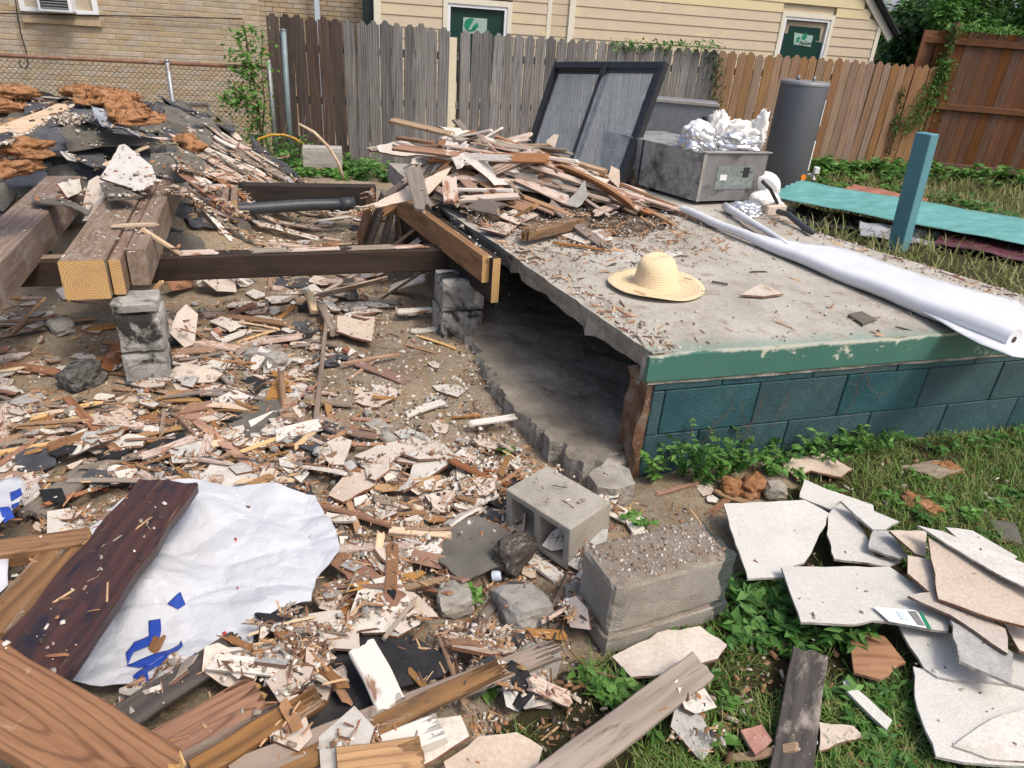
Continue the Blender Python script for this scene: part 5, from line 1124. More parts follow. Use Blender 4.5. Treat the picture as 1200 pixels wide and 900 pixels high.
ysheet('plaster_sheet', 'jagged white plaster sheet jutting out toward the beams from the heap', ((429, 173), (472, 165), (489, 172), (504, 181), (471, 183), (436, 176)), (4.95, 5.2, 4.9), ('plaster_white', 'plaster_edge'), grid=.06, bend=.01, jit=.01)
yplank('long pale painted board spanning the middle of the heap', (458, 172), (586, 187), 4.85, 4.8, .06, .02, 'wood_pinkpaint', 25)
ysheet('plaster_sheet', 'dished cream plaster sheet on the crest of the heap', ((513, 148), (540, 150), (560, 157), (573, 174), (547, 167)), (5.2, 5.3, 4.95), ('plaster_white', 'plaster_edge'), grid=.06, bend=.012, jit=.008)
yplank('grey weathered stub poking up behind the dished sheet', (532, 139), (548, 156), 5.3, 5.2, .06, .02, 'wood_grey', 0)
yplank('red edged board slanting down the front of the crest', (562, 158), (602, 200), 4.95, 4.7, .06, .022, 'wood_pinkpaint', -25)
ysheet('veneer_sheet', 'broad tan veneer sheet tapering to a long point over the beam', ((400, 250), (442, 236), (487, 214), (531, 195), (523, 206), (501, 228), (483, 235), (440, 243)), (4.35, 4.6, 4.5), ('plaster_pink', 'wood_pale'), .006, grid=.06, bend=.008, jit=.003)
yplank('wide grey painted slat hanging down over the tan veneer sheet', (483, 194), (497, 249), 4.5, 4.28, .1, .016, 'wood_grey', 15, (.02, .06))
yplank('short brown plank stub standing beside the grey slat', (526, 206), (529, 242), 4.5, 4.3, .09, .02, 'wood_pinkpaint', 10)
ysheet('plaster_sheet', 'bent white plaster strip folded over in the middle of the heap', ((544, 187), (571, 190), (582, 208), (600, 209), (598, 215), (579, 217), (566, 205)), (4.75, 4.6, 4.5), ('plaster_white', 'plaster_edge'), grid=.05, bend=.02, jit=.006)
yplank('thin white painted batten near the foot of heap', (522, 222), (602, 223), 4.5, 4.45, .035, .016, 'wood_painted')
yplank('pinkish moulding strip below the thin white batten', (536, 234), (612, 229), 4.4, 4.4, .06, .02, 'wood_pinkpaint', 15)
for i, (pix, ys, lab) in enumerate((
    (((605, 184), (625, 190), (640, 202), (677, 215), (673, 219), (640, 213), (613, 195)), (4.85, 4.7, 4.65), 'long curved white plaster sheet with brown lower edge'),
    (((599, 199), (610, 193), (664, 226), (667, 231), (646, 228), (620, 214)), (4.7, 4.6, 4.6), 'white cracked plaster sheet sliding down the heap front'),
    (((626, 182), (640, 184), (662, 199), (715, 211), (710, 215), (658, 204), (644, 201)), (5.0, 4.9, 4.8), 'white plaster sheet below the long split rail'),
    (((572, 165), (590, 164), (606, 177), (604, 186), (586, 182)), (5.1, 5.1, 4.9), 'broad white plaster sheet at the top right of the crest'))):
    ysheet('plaster_sheet', lab, pix, ys, ('plaster_white', 'plaster_edge'), .014, grid=.05, bend=.01, jit=.006)
yplank('long split brown rail running toward the leaning door', (602, 170), (713, 202), 5.1, 4.9, .045, .025, 'wood_fresh', 10, nx=12)
yplank('large curved red-brown board sweeping down to the slab', (652, 192), (746, 243), 4.75, 4.5, .1, .02, 'wood_red', -35, nx=14, warp=-.03)
ysheet('plaster_shard', 'grey triangular plaster shard leaning up against the heap', ((662, 239), (686, 211), (689, 230), (677, 243)), (4.45, 4.58, 4.45), ('plaster_grey', 'plaster_edge'), grid=.05, bend=.004, n=(.15, -.93, .33))
ysheet('plaster_shard', 'pale upright plaster offcut beside the foot of the leaning door', ((712, 207), (716, 194), (726, 199), (725, 220)), (4.9, 5.0, 4.92), ('plaster_pink', 'plaster_edge'), grid=.05, bend=.003, n=(.15, -.93, .33))
ysheet('plaster_shard', 'pinkish tile leaning against glass of the door', ((640, 165), (649, 157), (655, 158), (648, 178), (640, 182)), (5.2, 5.25, 5.2), ('plaster_pink', 'plaster_edge'), grid=.05, bend=.003, n=(.15, -.93, .33))
def slabsheet(name, label, pix, z, mats, Tk=.01, cat='plaster', **k): return sheet(name, label, cat, pix, z, Tk, mats, grid=.06, **k)
slabsheet('plaster_tile', 'smooth pink faced tile with red-brown edge at the heap foot', ((583, 253), (617, 239), (641, 248), (607, 263)), (.64, .66, .63), ('plaster_pink', 'plaster_edge'), bend=.001, jit=.002)
slabsheet('plaster_tile', 'pink faced tile lying under the smooth one near header board', ((560, 267), (586, 259), (606, 265), (593, 275)), .61, ('plaster_pink', 'plaster_edge'), bend=.001, jit=.003)
slabsheet('plaster_sheet', 'dusty triangular white plaster sheet flat on the slab', ((655, 275), (697, 251), (719, 280), (685, 285)), .588, ('plaster_white', 'plaster_edge'), bend=.004)
plank('rotten_log', 'rotten fibrous timber stub on the slab before the heap', 'timber', P(612, 276, .63), P(684, 258, .63), .09, .06, 'board_rot', jag=(.06, .12), edge=.2, nx=12, ny=6)
plank('wood_strip', 'thin fresh wood strip lying flat on the slab near the hat', 'strip', P(647, 284, .585), P(718, 294, .583), .028, .01, 'wood_fresh', jag=(.05, .1), edge=.2)
for a, b, w_, m, lab, z in (((752, 232), (848, 266), .05, 'wood_red', 'long red-brown board running under the white plastic roll', .6), ((700, 224), (800, 247), .06, 'wood_pinkpaint', 'painted board lying between heap and duct box', .62), ((720, 243), (790, 258), .035, 'wood_fresh', 'narrow fresh split board in front of the painted one', .6), ((690, 250), (745, 258), .04, 'wood_grey', 'short grey board at the right foot of heap', .585), ((870, 262), (905, 283), .04, 'wood_grey', 'grey splinter lying between the two white rolls', .6)):
    plank('loose_board', lab, 'board', P(*a, z), P(*b, z-.01), w_, .018, m, 8, jag=(.06, .08))
slabsheet('plaster_shard', 'pale triangular shard with red edge on the slab beyond the hat', ((868, 345), (891, 332), (918, 344), (895, 347)), .588, ('plaster_pink', 'plaster_edge'), bend=0, jit=.002)
slabsheet('slate_scrap', 'dark flat scrap near the green front edge', ((994, 368), (1010, 364), (1028, 374), (1012, 380)), .586, ('shingle_brown',), .008, 'scrap', bend=.004)
slabsheet('plaster_flake', 'white oval flake on the slab behind the hat', ((772, 298), (785, 294), (803, 296), (790, 300)), .584, ('plaster_white',), .006, bend=.002)
plank('nail_bar', 'small dark stick lying on slab right of hat', 'stick', P(834, 330, .582), P(853, 333, .582), .012, .008, 'board_charred')
# boards standing between the header and the ground, behind the cross beam
for i, (x0, y0, x1, y1, m) in enumerate(((428, 292, 452, 228, 'wood_grey'), (447, 294, 462, 235, 'wood_grey'), (463, 292, 470, 238, 'board_rot'), (478, 290, 470, 240, 'wood_grey'), (420, 285, 438, 225, 'board_rot'))):
    plank('leaning_board', 'grey board propped upright against the slab behind the black beam', 'board', PY(x0, y0, 5.2), PY(x1, y1, 5.0), .13, .02, m, 75, 'boards propped behind the header', jag=(.03, .05))
# ------------------------------------------------------------ stack of plaster boards on the grass
PB = [('large clean white board with woven back lying on the grass', ((848, 590), (943, 585), (972, 601), (968, 614), (943, 659), (916, 668), (918, 677), (876, 679)), .085, 'backer_white'),
 ('white board strip at the back of the stack by the insulation', ((943, 561), (969, 573), (1023, 592), (1029, 620), (975, 598), (937, 582)), .06, 'backer_white'),
 ('white board with a broken hole in its side', ((972, 601), (988, 585), (1016, 630), (1026, 652), (1056, 658), (1042, 664), (978, 655), (969, 626)), .075, 'backer_white'),
 ('big white board with printed label overhanging the grass', ((916, 664), (1042, 664), (1061, 677), (1099, 699), (1113, 725), (1111, 740), (1089, 737), (1070, 733), (1023, 726), (997, 731), (939, 728)), .125, 'backer_white'),
 ('narrow white wedge lying across the back boards', ((985, 587), (1020, 597), (1054, 611), (1038, 620), (1023, 620)), .115, 'backer_white'),
 ('grey grooved plaster offcut beside the pink triangle', ((1023, 620), (1042, 622), (1064, 652), (1054, 655), (1018, 642)), .105, 'plaster_grey'),
 ('small pink faced triangle tucked under the long strip', ((1042, 622), (1086, 623), (1085, 653), (1073, 649)), .15, 'plaster_pink'),
 ('pink faced board end under the large pink panel', ((1064, 650), (1092, 655), (1100, 701), (1064, 671)), .165, 'plaster_pink'),
 ('large smooth pink panel with chipped lower edge', ((1088, 630), (1210, 688), (1240, 740), (1210, 736), (1156, 722), (1100, 701)), (.2, .2, .19), 'plaster_pink'),
 ('long speckled white strip lying topmost over the pink panel', ((1075, 615), (1105, 622), (1200, 660), (1235, 680), (1215, 697), (1152, 662)), (.215, .235, .235), 'plaster_white'),
 ('pale board corner beyond the long speckled strip', ((1108, 618), (1140, 622), (1192, 653), (1176, 660), (1140, 645)), .1, 'backer_white'),
 ('long pink triangle with red-brown edge in the stack', ((1064, 698), (1095, 693), (1178, 737), (1181, 766), (1114, 721)), .165, 'plaster_pink'),
 ('grey diamond of ridged plaster showing trowel grooves', ((1114, 723), (1168, 750), (1187, 766), (1186, 802), (1124, 775)), .15, 'plaster_grey'),
 ('white board below the ridged grey diamond', ((1054, 733), (1114, 742), (1240, 780), (1240, 815), (1187, 802), (1118, 797), (1099, 793), (1083, 782)), .08, 'backer_white'),
 ('big white board lowest in the stack with torn paper flap', ((1070, 781), (1118, 795), (1240, 812), (1240, 900), (1130, 893), (1097, 886), (1075, 830)), .07, 'backer_white'),
 ('torn paper skin peeling off the lowest white board', ((1117, 874), (1150, 850), (1175, 838), (1235, 825), (1235, 893), (1160, 889)), .078, 'plaster_white'),
 ('slim cream offcut lying alone in the grass', ((988, 798), (996, 797), (1046, 844), (1039, 855), (992, 809)), .05, 'backer_white'),
 ('pink shard with brown edge at the right rim of stack', ((1175, 728), (1240, 740), (1240, 775), (1195, 762)), .13, 'plaster_pink')]
for i, (lab, pix, z, m) in enumerate(PB):
    gro = (lambda x, y: .003*abs(math.sin((x*.8+y*.5)*170))) if m == 'plaster_grey' else None
    o = sheet('plaster_board', lab, 'plaster board', pix, z, .0095 if m != 'plaster_white' else .007, (m, 'backer_edge' if m != 'plaster_pink' else 'plaster_edge'), .035 if gro else .07, .005, 2.0, .0045, group='stack of broken plaster boards', disp=gro, jstep=.014)
    if i == 3:
        for nm, q, zz_, mt in (('printed_label', ((1023, 711), (1073, 715), (1092, 737), (1042, 728)), .1335, 'paper'), ('green_stripe', ((1077, 717), (1081, 718), (1092, 737), (1087, 736)), .1355, 'logo_green'), ('grey_stripe', ((1064, 716), (1073, 716), (1084, 733), (1076, 732)), .1355, 'duct_face'), ('barcode', ((1050, 716), (1058, 717), (1066, 727), (1057, 726)), .1355, 'panel_blue')):
            sheet(nm, None, None, q, zz_, .0015, (mt,), 0, 0, 1, 0, parent=o, mark=False)
for i, (x, y, s) in enumerate(((858, 571, (.1, .09, .07)), (882, 570, (.13, .1, .08)), (1078, 594, (.14, .1, .06)), (1108, 552, (.12, .07, .04)), (815, 835, (.07, .06, .05)), (1070, 593, (.1, .08, .04)))):
    c = P(x, y, .02); o = blob('insulation_tuft', 'insulation', (c.x, c.y, hz(c.x, c.y)+.02), s, 70+i, .5, 2.6, 4, i); T(o, 'matted brown insulation tuft lying in the grass', 'insulation', 'insulation tufts in the grass')
for i, (pix, m, lab) in enumerate((
    (((718, 765), (770, 742), (820, 735), (851, 760), (840, 775), (790, 790), (740, 792)), 'plaster_pink', 'tan fibreboard sheet in front of the heavy block'),
    (((1055, 545), (1100, 540), (1130, 552), (1100, 562)), 'wood_grey', 'curled brown bark strip in the grass by the wall'),
    (((918, 545), (940, 528), (970, 535), (998, 552), (985, 560), (950, 552), (935, 560)), 'plaster_pink', 'curled tan cardboard scrap near the teal wall'),
    (((1160, 606), (1190, 612), (1200, 636), (1175, 630)), 'shingle_brown', 'dark shingle scrap lying in the lawn'),
    (((960, 845), (1000, 850), (1012, 862), (960, 880)), 'plaster_pink', 'tan bark coloured board scrap on the lawn'),
    (((995, 740), (1035, 748), (1060, 780), (1030, 800), (1000, 790)), 'wood_red', 'orange-brown rotten board half hidden in grass'),
    (((868, 855), (893, 848), (905, 868), (885, 885)), 'clay', 'flat red clay tile piece in the grass'))):
    sheet('litter_scrap', lab, 'scrap', pix, .04, .01, (m, 'plaster_edge'), .05, .02, 3, .006)
# ------------------------------------------------------------ house wrap and foreground lumber
def TY(x, y):
    r = 0; wx, wy = .05*nz(x, y, 1, 3), .05*nz(x, y, 5, 3)
    for k, (a, f, an, st) in enumerate(((.1, 3.0, .7, .5), (.045, 6.5, 1.9, .45), (.012, 15, 1.1, .6), (.003, 34, .4, 1))):
        c, d = math.cos(an), math.sin(an); u, v = (x+wx)*c+(y+wy)*d, ((y+wy)*c-(x+wx)*d)*st
        dd = noise.voronoi(Vector((u*f, v*f, k*5.3)))[0]; r += a*(dd[1]-dd[0])*(.6+.8*nz(x, y, k+3, 2.5))
    return r
typ = ((100, 622), (150, 582), (240, 572), (330, 577), (370, 585), (395, 630), (399, 650), (370, 680), (365, 706), (330, 719), (298, 744), (296, 770), (255, 772), (230, 790), (165, 813), (120, 808), (60, 790), (80, 700))
tw = sheet('house_wrap', 'crumpled white building wrap printed with blue letters on the rubble', 'house wrap', typ, .07, .002, ('tyvek',), .012, 0, 1, .004, disp=TY)
toff = tw.matrix_world.translation.copy()
def tprint(name, pts, mt):
    q = [(x*.35, 585+y*.35) for x, y in pts]; W = [P(x, y, .125)-toff for x, y in q]
    me = sheet_mesh(name, [(p.x, p.y) for p in W], .001, [MM[mt]], .011, lambda x, y: TY(x, y)+.005, 0, 1, .015); o = obj(name, me, tw); me.polygons.foreach_set('use_smooth', [True]*len(me.polygons)); return o
for pts in ([(490, 375), (530, 367), (532, 400), (525, 435), (480, 460), (440, 475), (420, 530), (412, 480), (440, 440), (490, 420)], [(415, 530), (480, 500), (560, 472), (590, 450), (598, 430), (606, 455), (590, 478), (540, 502), (500, 527), (460, 537)],
            [(440, 572), (480, 532), (550, 490), (580, 490), (582, 522), (555, 560), (530, 578), (520, 530), (490, 560), (498, 605), (455, 615)], [(555, 325), (600, 288), (615, 320), (590, 338)], [(615, 522), (650, 478), (655, 492), (635, 515)]): tprint('printed_letter', pts, 'tyvek_blue')
for pts in ([(738, 412), (750, 408), (764, 432), (752, 440)], [(780, 108), (790, 106), (788, 118)], [(786, 262), (794, 262), (791, 270)]): tprint('red_mark', pts, 'tyvek_red')
t2 = sheet('house_wrap', 'small blue printed wrap corner poking up beside weathered plank', 'house wrap', ((-30, 570), (0, 563), (22, 559), (32, 573), (20, 605), (0, 632), (-30, 640)), .2, .002, ('tyvek',), .03, 0, 1, .003, disp=lambda x, y: 1.2*TY(x+4, y), smooth=True)
for q in (((10, 572), (22, 565), (25, 575), (12, 584)), ((0, 598), (10, 592), (17, 606), (6, 616)), ((12, 588), (22, 584), (20, 597), (14, 597))):
    t0 = t2.matrix_world.translation; me = sheet_mesh('printed_letter', [((P(x, y, .235)-t0).x, (P(x, y, .235)-t0).y) for x, y in q], .001, [MM['tyvek_blue']], .02, lambda x, y: 1.2*TY(x+4, y)+.004, 0, 1, .015); obj('printed_letter', me, t2)
sheet('house_wrap', 'white wrap fold bulging out under the crossed foreground boards', 'house wrap', ((-40, 650), (5, 652), (15, 668), (13, 695), (-5, 712), (-40, 720)), .16, .002, ('tyvek',), .03, 0, 1, .003, disp=lambda x, y: 1.5*TY(x+9, y), smooth=True)
FG = [('weathered_plank', 'wide grey-tan plank with curved end lying behind the wrap', (35, 605), (112, 545), .1, .02, 'wood_grey', .06, .06, 0, (.02, .05)),
 ('weathered_plank', 'orange square timber pointing in beside dark board', (-40, 655), (108, 634), .075, .06, 'board_orange', .2, .2, 0, (.0, .02)),
 ('rotten_plank', 'crumbling fibrous plank beneath the dark board', (-10, 745), (85, 640), .13, .03, 'board_rot', .19, .2, 0, (.0, .06)),
 ('dark_board', 'wide dark stained board with glossy purple-brown face on the wrap', (0, 828), (199, 569), .19, .045, 'board_dark', .3, .21, 4, (0, .012)),
 ('grain_board', 'big orange grained board with splintered end crossing in front', (-70, 768), (190, 935), .17, .042, 'board_orange', .37, .36, -6, (0, .09)),
 ('charred_plank', 'blackened plank end lying over the edge of the wrap', (120, 858), (286, 748), .075, .02, 'board_charred', .14, .11, 18, (.0, .04)),
 ('split_board', 'broken orange board with dark torn middle', (170, 890), (312, 808), .11, .022, 'board_orange', .1, .1, 8, (0, .08)),
 ('split_board', 'rough rotten strip with deep splits next to the orange break', (225, 905), (382, 812), .055, .035, 'board_rot', .12, .12, 15, (0, .1)),
 ('split_board', 'second splintered strip running beside the rough rotten one', (205, 900), (345, 826), .05, .03, 'board_rot', .1, .1, -10, (0, .12)),
 ('long_board', 'long grey splintered board reaching to the heavy block', (270, 908), (662, 757), .06, .028, 'wood_grey', .09, .1, 14, (0, .12)),
 ('long_board', 'thinner split layer peeling off the long grey board', (330, 905), (600, 775), .05, .014, 'board_rot', .085, .125, 20, (0, .15)),
 ('standing_stub', 'short paint flecked block of wood standing on black felt', (424, 758), (462, 834), .075, .04, 'wood_painted', .14, .1, 10, (.01, .03)),
 ('raw_chunk', 'fresh orange splintered chunk at the bottom edge', (395, 905), (500, 888), .1, .045, 'wood_fresh', .12, .1, 5, (0, .06)),
 ('raw_chunk', 'pale broken chunk with paint behind the fresh orange one', (450, 880), (520, 852), .07, .04, 'wood_painted', .08, .08, 5, (0, .06)),
 ('grey_plank', 'smooth grey plank blackened at one end on the grass', (632, 925), (824, 780), .088, .03, 'wood_grey', .09, .1, 10, (0, .01)),
 ('painted_plank', 'flat plank with worn dark and whitish paint in the lawn', (922, 935), (949, 762), .1, .022, 'board_charred', .04, .05, 0, (0, .03)),
 ('lath_strip', 'bright bent lath lying over tile shards by grey felt', (455, 622), (530, 628), .03, .02, 'wood_pale', .06, .06, 10, (.02, .02)),
 ('lath_strip', 'upright pale lath standing against the bright bent one', (436, 690), (447, 622), .028, .018, 'wood_pale', .03, .1, 10, (.02, .02)),
 ('rake_stick', 'long grey stick lying up the slope left of the dirt patch', (368, 512), (383, 372), .022, .018, 'wood_grey', .05, .05, 0, (.02, .02)),
 ('red_stake', 'pointed red-brown stake standing among the shards', (334, 500), (329, 432), .03, .016, 'wood_red', .02, .12, 40, (.0, .06)),
 ('lath_strip', 'long pinkish lath pointing down at the dark board', (77, 465), (140, 532), .035, .012, 'wood_red', .06, .05, 8, (.02, .02)),
 ('lath_strip', 'brown beaded strip among shards above the wrap', (228, 492), (305, 556), .035, .014, 'wood_red', .07, .05, 8, (.02, .03)),
 ('lath_strip', 'pale yellow strip left of grey shingle scrap', (-10, 532), (104, 513), .03, .01, 'wood_pale', .05, .06, 0, (.0, .1)),
 ('wood_offcut', 'pale square offcut standing near the black cross beam', (369, 366), (362, 343), .05, .03, 'wood_pale', .03, .1, 20, (.0, .01)),
 ('wood_roll', 'grey rounded branch piece beside pale offcut', (376, 358), (392, 390), .05, .045, 'wood_grey', .05, .04, 0, (.01, .01)),
 ('broken_lath', 'snapped yellow lath lying across the beam tops', (128, 265), (187, 262), .025, .014, 'wood_pale', .622, .63, 0, (.1, .1)),
 ('broken_lath', 'snapped yellow lath hanging down beside the beams', (166, 268), (213, 298), .03, .016, 'wood_pale', .63, .47, 20, (.02, .05)),
 ('dark_strip', 'dark wet slat lying by the cross beam on the dirt', (408, 325), (414, 350), .07, .015, 'board_charred', .06, .06, 0, (.01, .01)),
 ('grey_strip', 'paint worn short board beside the sooty pier', (464, 365), (508, 363), .06, .015, 'wood_painted', .05, .05, 0, (.02, .02)),
 ('wood_strip', 'whitish split lath near the crawl space edge', (548, 497), (607, 488), .035, .012, 'wood_painted', .03, .04, 10, (.03, .05)),
 ('wood_strip', 'orange split lath pointing across the bare dirt', (400, 427), (470, 414), .025, .012, 'wood_fresh', .03, .04, 0, (.03, .08))]
for (nm, lab, a, b, w_, t_, m, z0, z1, ro, jg) in FG:
    plank(nm, lab, 'board', P(*a, z0), P(*b, z1), w_, t_, m, ro, jag=jg, nx=16, ny=14 if jg[1] > .03 else 6, edge=.05 if 'rot' not in m else .12, mark=True, endmat='sawn_end' if m == 'board_orange' else None)
for nm, lab, cat, pix, z, m, t_ in (
    ('felt_sheet', 'torn black tar felt sheet among the foreground boards', 'felt', ((405, 745), (430, 732), (470, 738), (532, 772), (520, 792), (470, 806), (400, 880), (350, 895), (345, 860), (378, 800)), .05, 'felt_black', .005),
    ('felt_sheet', 'dark brown roofing felt scrap left of the hollow block', 'felt', ((512, 628), (530, 608), (560, 605), (600, 625), (585, 662), (545, 682), (515, 660)), .05, 'shingle_brown', .006),
    ('shingle_scrap', 'rounded dark shingle scrap in the middle of shards', 'shingle', ((267, 497), (300, 472), (328, 468), (330, 485), (310, 500), (303, 512), (280, 517)), .06, 'shingle_brown', .01),
    ('shingle_scrap', 'grey shingle square lying at the left among laths', 'shingle', ((18, 530), (40, 523), (62, 525), (66, 544), (45, 552), (20, 553)), .06, 'shingle', .008),
    ('felt_scrap', 'small jet black felt scrap on the weathered plank', 'felt', ((45, 573), (72, 570), (77, 582), (70, 590), (50, 586)), .1, 'felt_black', .005),
    ('felt_scrap', 'curled black felt scrap beside grey shingle square', 'felt', ((55, 528), (75, 520), (90, 520), (84, 527), (65, 532)), .085, 'felt_black', .005),
    ('tile', 'square pale tile lying flat below the cross beam', 'tile', ((395, 370), (440, 371), (436, 400), (412, 394), (394, 388)), .05, 'plaster_pink', .012),
    ('tile', 'tan square tile with red edge beside the wrap corner', 'tile', ((338, 742), (360, 720), (400, 715), (388, 741)), .08, 'plaster_pink', .014),
    ('tile', 'large pale tile piece at the bottom edge between boards', 'tile', ((520, 892), (560, 863), (605, 858), (636, 876), (625, 920), (530, 920)), .06, 'plaster_pink', .012),
    ('tile', 'chalky grey tile piece beside fresh orange chunk', 'tile', ((487, 843), (540, 838), (550, 862), (520, 882), (492, 898)), .05, 'plaster_white', .012),
    ('tile', 'white chalky corner slab with dirt in its middle', 'tile', ((484, 545), (495, 513), (520, 520), (536, 536), (500, 560), (472, 575)), .05, 'plaster_white', .014),
    ('tile', 'broad pinkish white shard right of wrap top', 'tile', ((432, 706), (452, 690), (485, 694), (514, 722), (480, 722)), .07, 'plaster_pink', .012),
    ('tile', 'smooth pink shard with pointed corner above wrap', 'tile', ((372, 525), (398, 510), (412, 516), (403, 545), (388, 545)), .06, 'plaster_pink', .012),
    ('tile', 'wide pink shard edge-on beside pointed one', 'tile', ((415, 535), (440, 523), (476, 514), (470, 530), (455, 546)), .07, 'plaster_pink', .012),
    ('tile', 'large cream shard with torn corner under the stake', 'tile', ((385, 580), (410, 548), (445, 552), (440, 568), (402, 588)), .05, 'plaster_pink', .012),
    ('tile', 'white fluffy edged plaster sheet touching the wrap', 'tile', ((232, 560), (250, 540), (285, 545), (300, 562), (290, 573), (250, 572)), .05, 'plaster_white', .012),
    ('tile', 'oval white shard ringed with dirt', 'tile', ((130, 516), (150, 508), (172, 512), (165, 522), (140, 524)), .06, 'plaster_white', .012)):
    o = sheet(nm, lab, cat, pix, z, t_, (m, 'plaster_edge') if 'plaster' in m else (m,), .05, .012 if 'felt' in nm else .003, 4, .006)

# bent wires and a clear cap in the litter
for i, (x, y, lab) in enumerate(((560, 470, 'thin bent wire poking up at the crawl space edge'), (355, 395, 'dark cable end curling near the pale square offcut'), (470, 700, 'grey wire bent over the broad pinkish shard'), (250, 600, 'short rusty wire lying on the crumpled wrap'), (690, 720, 'stiff wire leaning on the heavy block'), (150, 480, 'rusty wire loop among shards below the pier'), (420, 480, 'thin wire lying on the bare dirt'))):
    p = RH(x, y); r_ = random.Random(i+5); a_ = r_.uniform(0, 6.28); pts = [p+Vector((math.cos(a_+k*.35)*.045*k, math.sin(a_+k*.35)*.045*k, .006+.012*math.sin(k*1.3)**2)) for k in range(7)]
    mb = MB(); mb.tube(pts, .0022, 5); T(mb.build('bent_wire', MM['cable_dark' if i % 2 else 'rail_rust'], None, True), lab, 'wire')
p = RH(577, 678); mb = MB(); mb.lathe([(.02, 0), (.02, .022), (.015, .026), (.008, .026)], 16); o = mb.build('clear_cap', MM['bottle_plastic'], None, True, p+Vector((0, 0, .012))); o.rotation_euler = (.3, 1.3, .3); o.scale = (1, 1, 1.2); T(o, 'clear plastic bottle neck lying beside the squared concrete chunk', 'plastic')
# ------------------------------------------------------------ scattered debris
SLABP = [(p.x, p.y) for p in SLAB]; LOWP = [(P(*q, .055).x, P(*q, .055).y) for q in LOW]
def dens(px, py, x, y):
    if inpoly(x, y, SLABP) or inpoly(x, y, LOWP): return 0
    if inpoly(x, y, LAWN[0]): return .07
    if x > .45 and y > 2.0: return .12
    if x > 2: return 0
    e = ((px-505)/115)**2+((py-455)/105)**2
    if e < 1: return .16+.3*e
    if py < 300: return .8 if px < 470 else 0
    if px < 150 and py < 470: return .45
    return 1
HERO = MASK.copy()
def hero(x, y):
    i = int((x-GX0)/GS); j = int((y-GY0)/GS); return 0 <= i < len(hx) and 0 <= j < len(hy) and bool(HERO[j, i])
def near_slab(x, y, r=.14): return any(inpoly(x+a, y+b, q) for q in (SLABP, LOWP) for a, b in ((r, 0), (-r, 0), (0, r), (0, -r), (0, 0)))
def pick(rn, y0=215, y1=905, hp=0, ns=.14):
    while 1:
        px, py = rn.uniform(-60, 900), rn.uniform(y0, y1)
        p = P(px, py, .03)
        if p.y > 6.6: continue
        if hero(p.x, p.y) and rn.random() > hp: continue
        if near_slab(p.x, p.y, ns): continue
        if rn.random() < dens(px, py, p.x, p.y): return p, px, py
rn = random.Random(404)
TM = [shard_mesh('tile_shard', [MM[m], MM['plaster_edge']], 200+i, rn.choice((5, 6, 7)), 1.0) for i, m in enumerate(['plaster_white', 'plaster_pink', 'plaster_pink', 'plaster_white', 'plaster_grey', 'plaster_white', 'plaster_pink', 'plaster_white', 'plaster_pink', 'plaster_grey', 'plaster_white', 'plaster_pink'])]
PK = [('white', 'chalky white plaster shard among the splinters'), ('pink', 'pinkish plaster shard with brown edge among the splinters'), ('grey', 'grey mortar coated shard among the splinters')]
KM = {'plaster_white': 0, 'plaster_pink': 1, 'plaster_grey': 2}
SPM = [pmesh('wood_splinter', m, 300+i, 3, 2, .16) for i, m in enumerate(('wood_red', 'wood_fresh', 'wood_fresh', 'wood_red', 'wood_pale', 'wood_grey', 'wood_pinkpaint', 'wood_red', 'wood_fresh', 'wood_grey'))]
SPL = {'wood_red': 'thin red-brown wood splinter in the litter', 'wood_fresh': 'orange freshly split wood splinter in the litter', 'wood_pale': 'pale yellow wood splinter in the litter', 'wood_grey': 'weathered grey wood splinter in the litter', 'wood_pinkpaint': 'splinter with traces of pinkish paint in the litter'}
SCR = [sheet_mesh('shingle_scrap', [(-.5, -.3), (0, -.4), (.5, -.25), (.4, .3), (-.1, .4), (-.45, .25)], 1.0, [MM['shingle' if i % 2 else 'felt_black']], .3, lambda x, y, i=i: 2.5*fbm(x+i, y, i, 1.7, 2), .05, i, .1) for i in range(4)]
LUMP = [lump_mesh('mortar_lump', MM[m], 500+i, 2, .6, .35) for i, m in enumerate(('concrete', 'plaster_grey', 'clay', 'concrete'))]
WI = [i for i in range(12) if TM[i].materials[0].name != 'plaster_pink']; PI_ = [i for i in range(12) if i not in WI]
jobs = ['w']*285+['t']*250+['s']*300+['l']*120+['b']*70+['c']*70
rn.shuffle(jobs)
def clear(p, an, L):
    z = hz(p.x, p.y)
    for k in (-.5, .5):
        x, y = p.x+math.cos(an)*L*k, p.y+math.sin(an)*L*k
        if abs(hz(x, y)-z) > .07 or near_slab(x, y, .01): return False
    return True
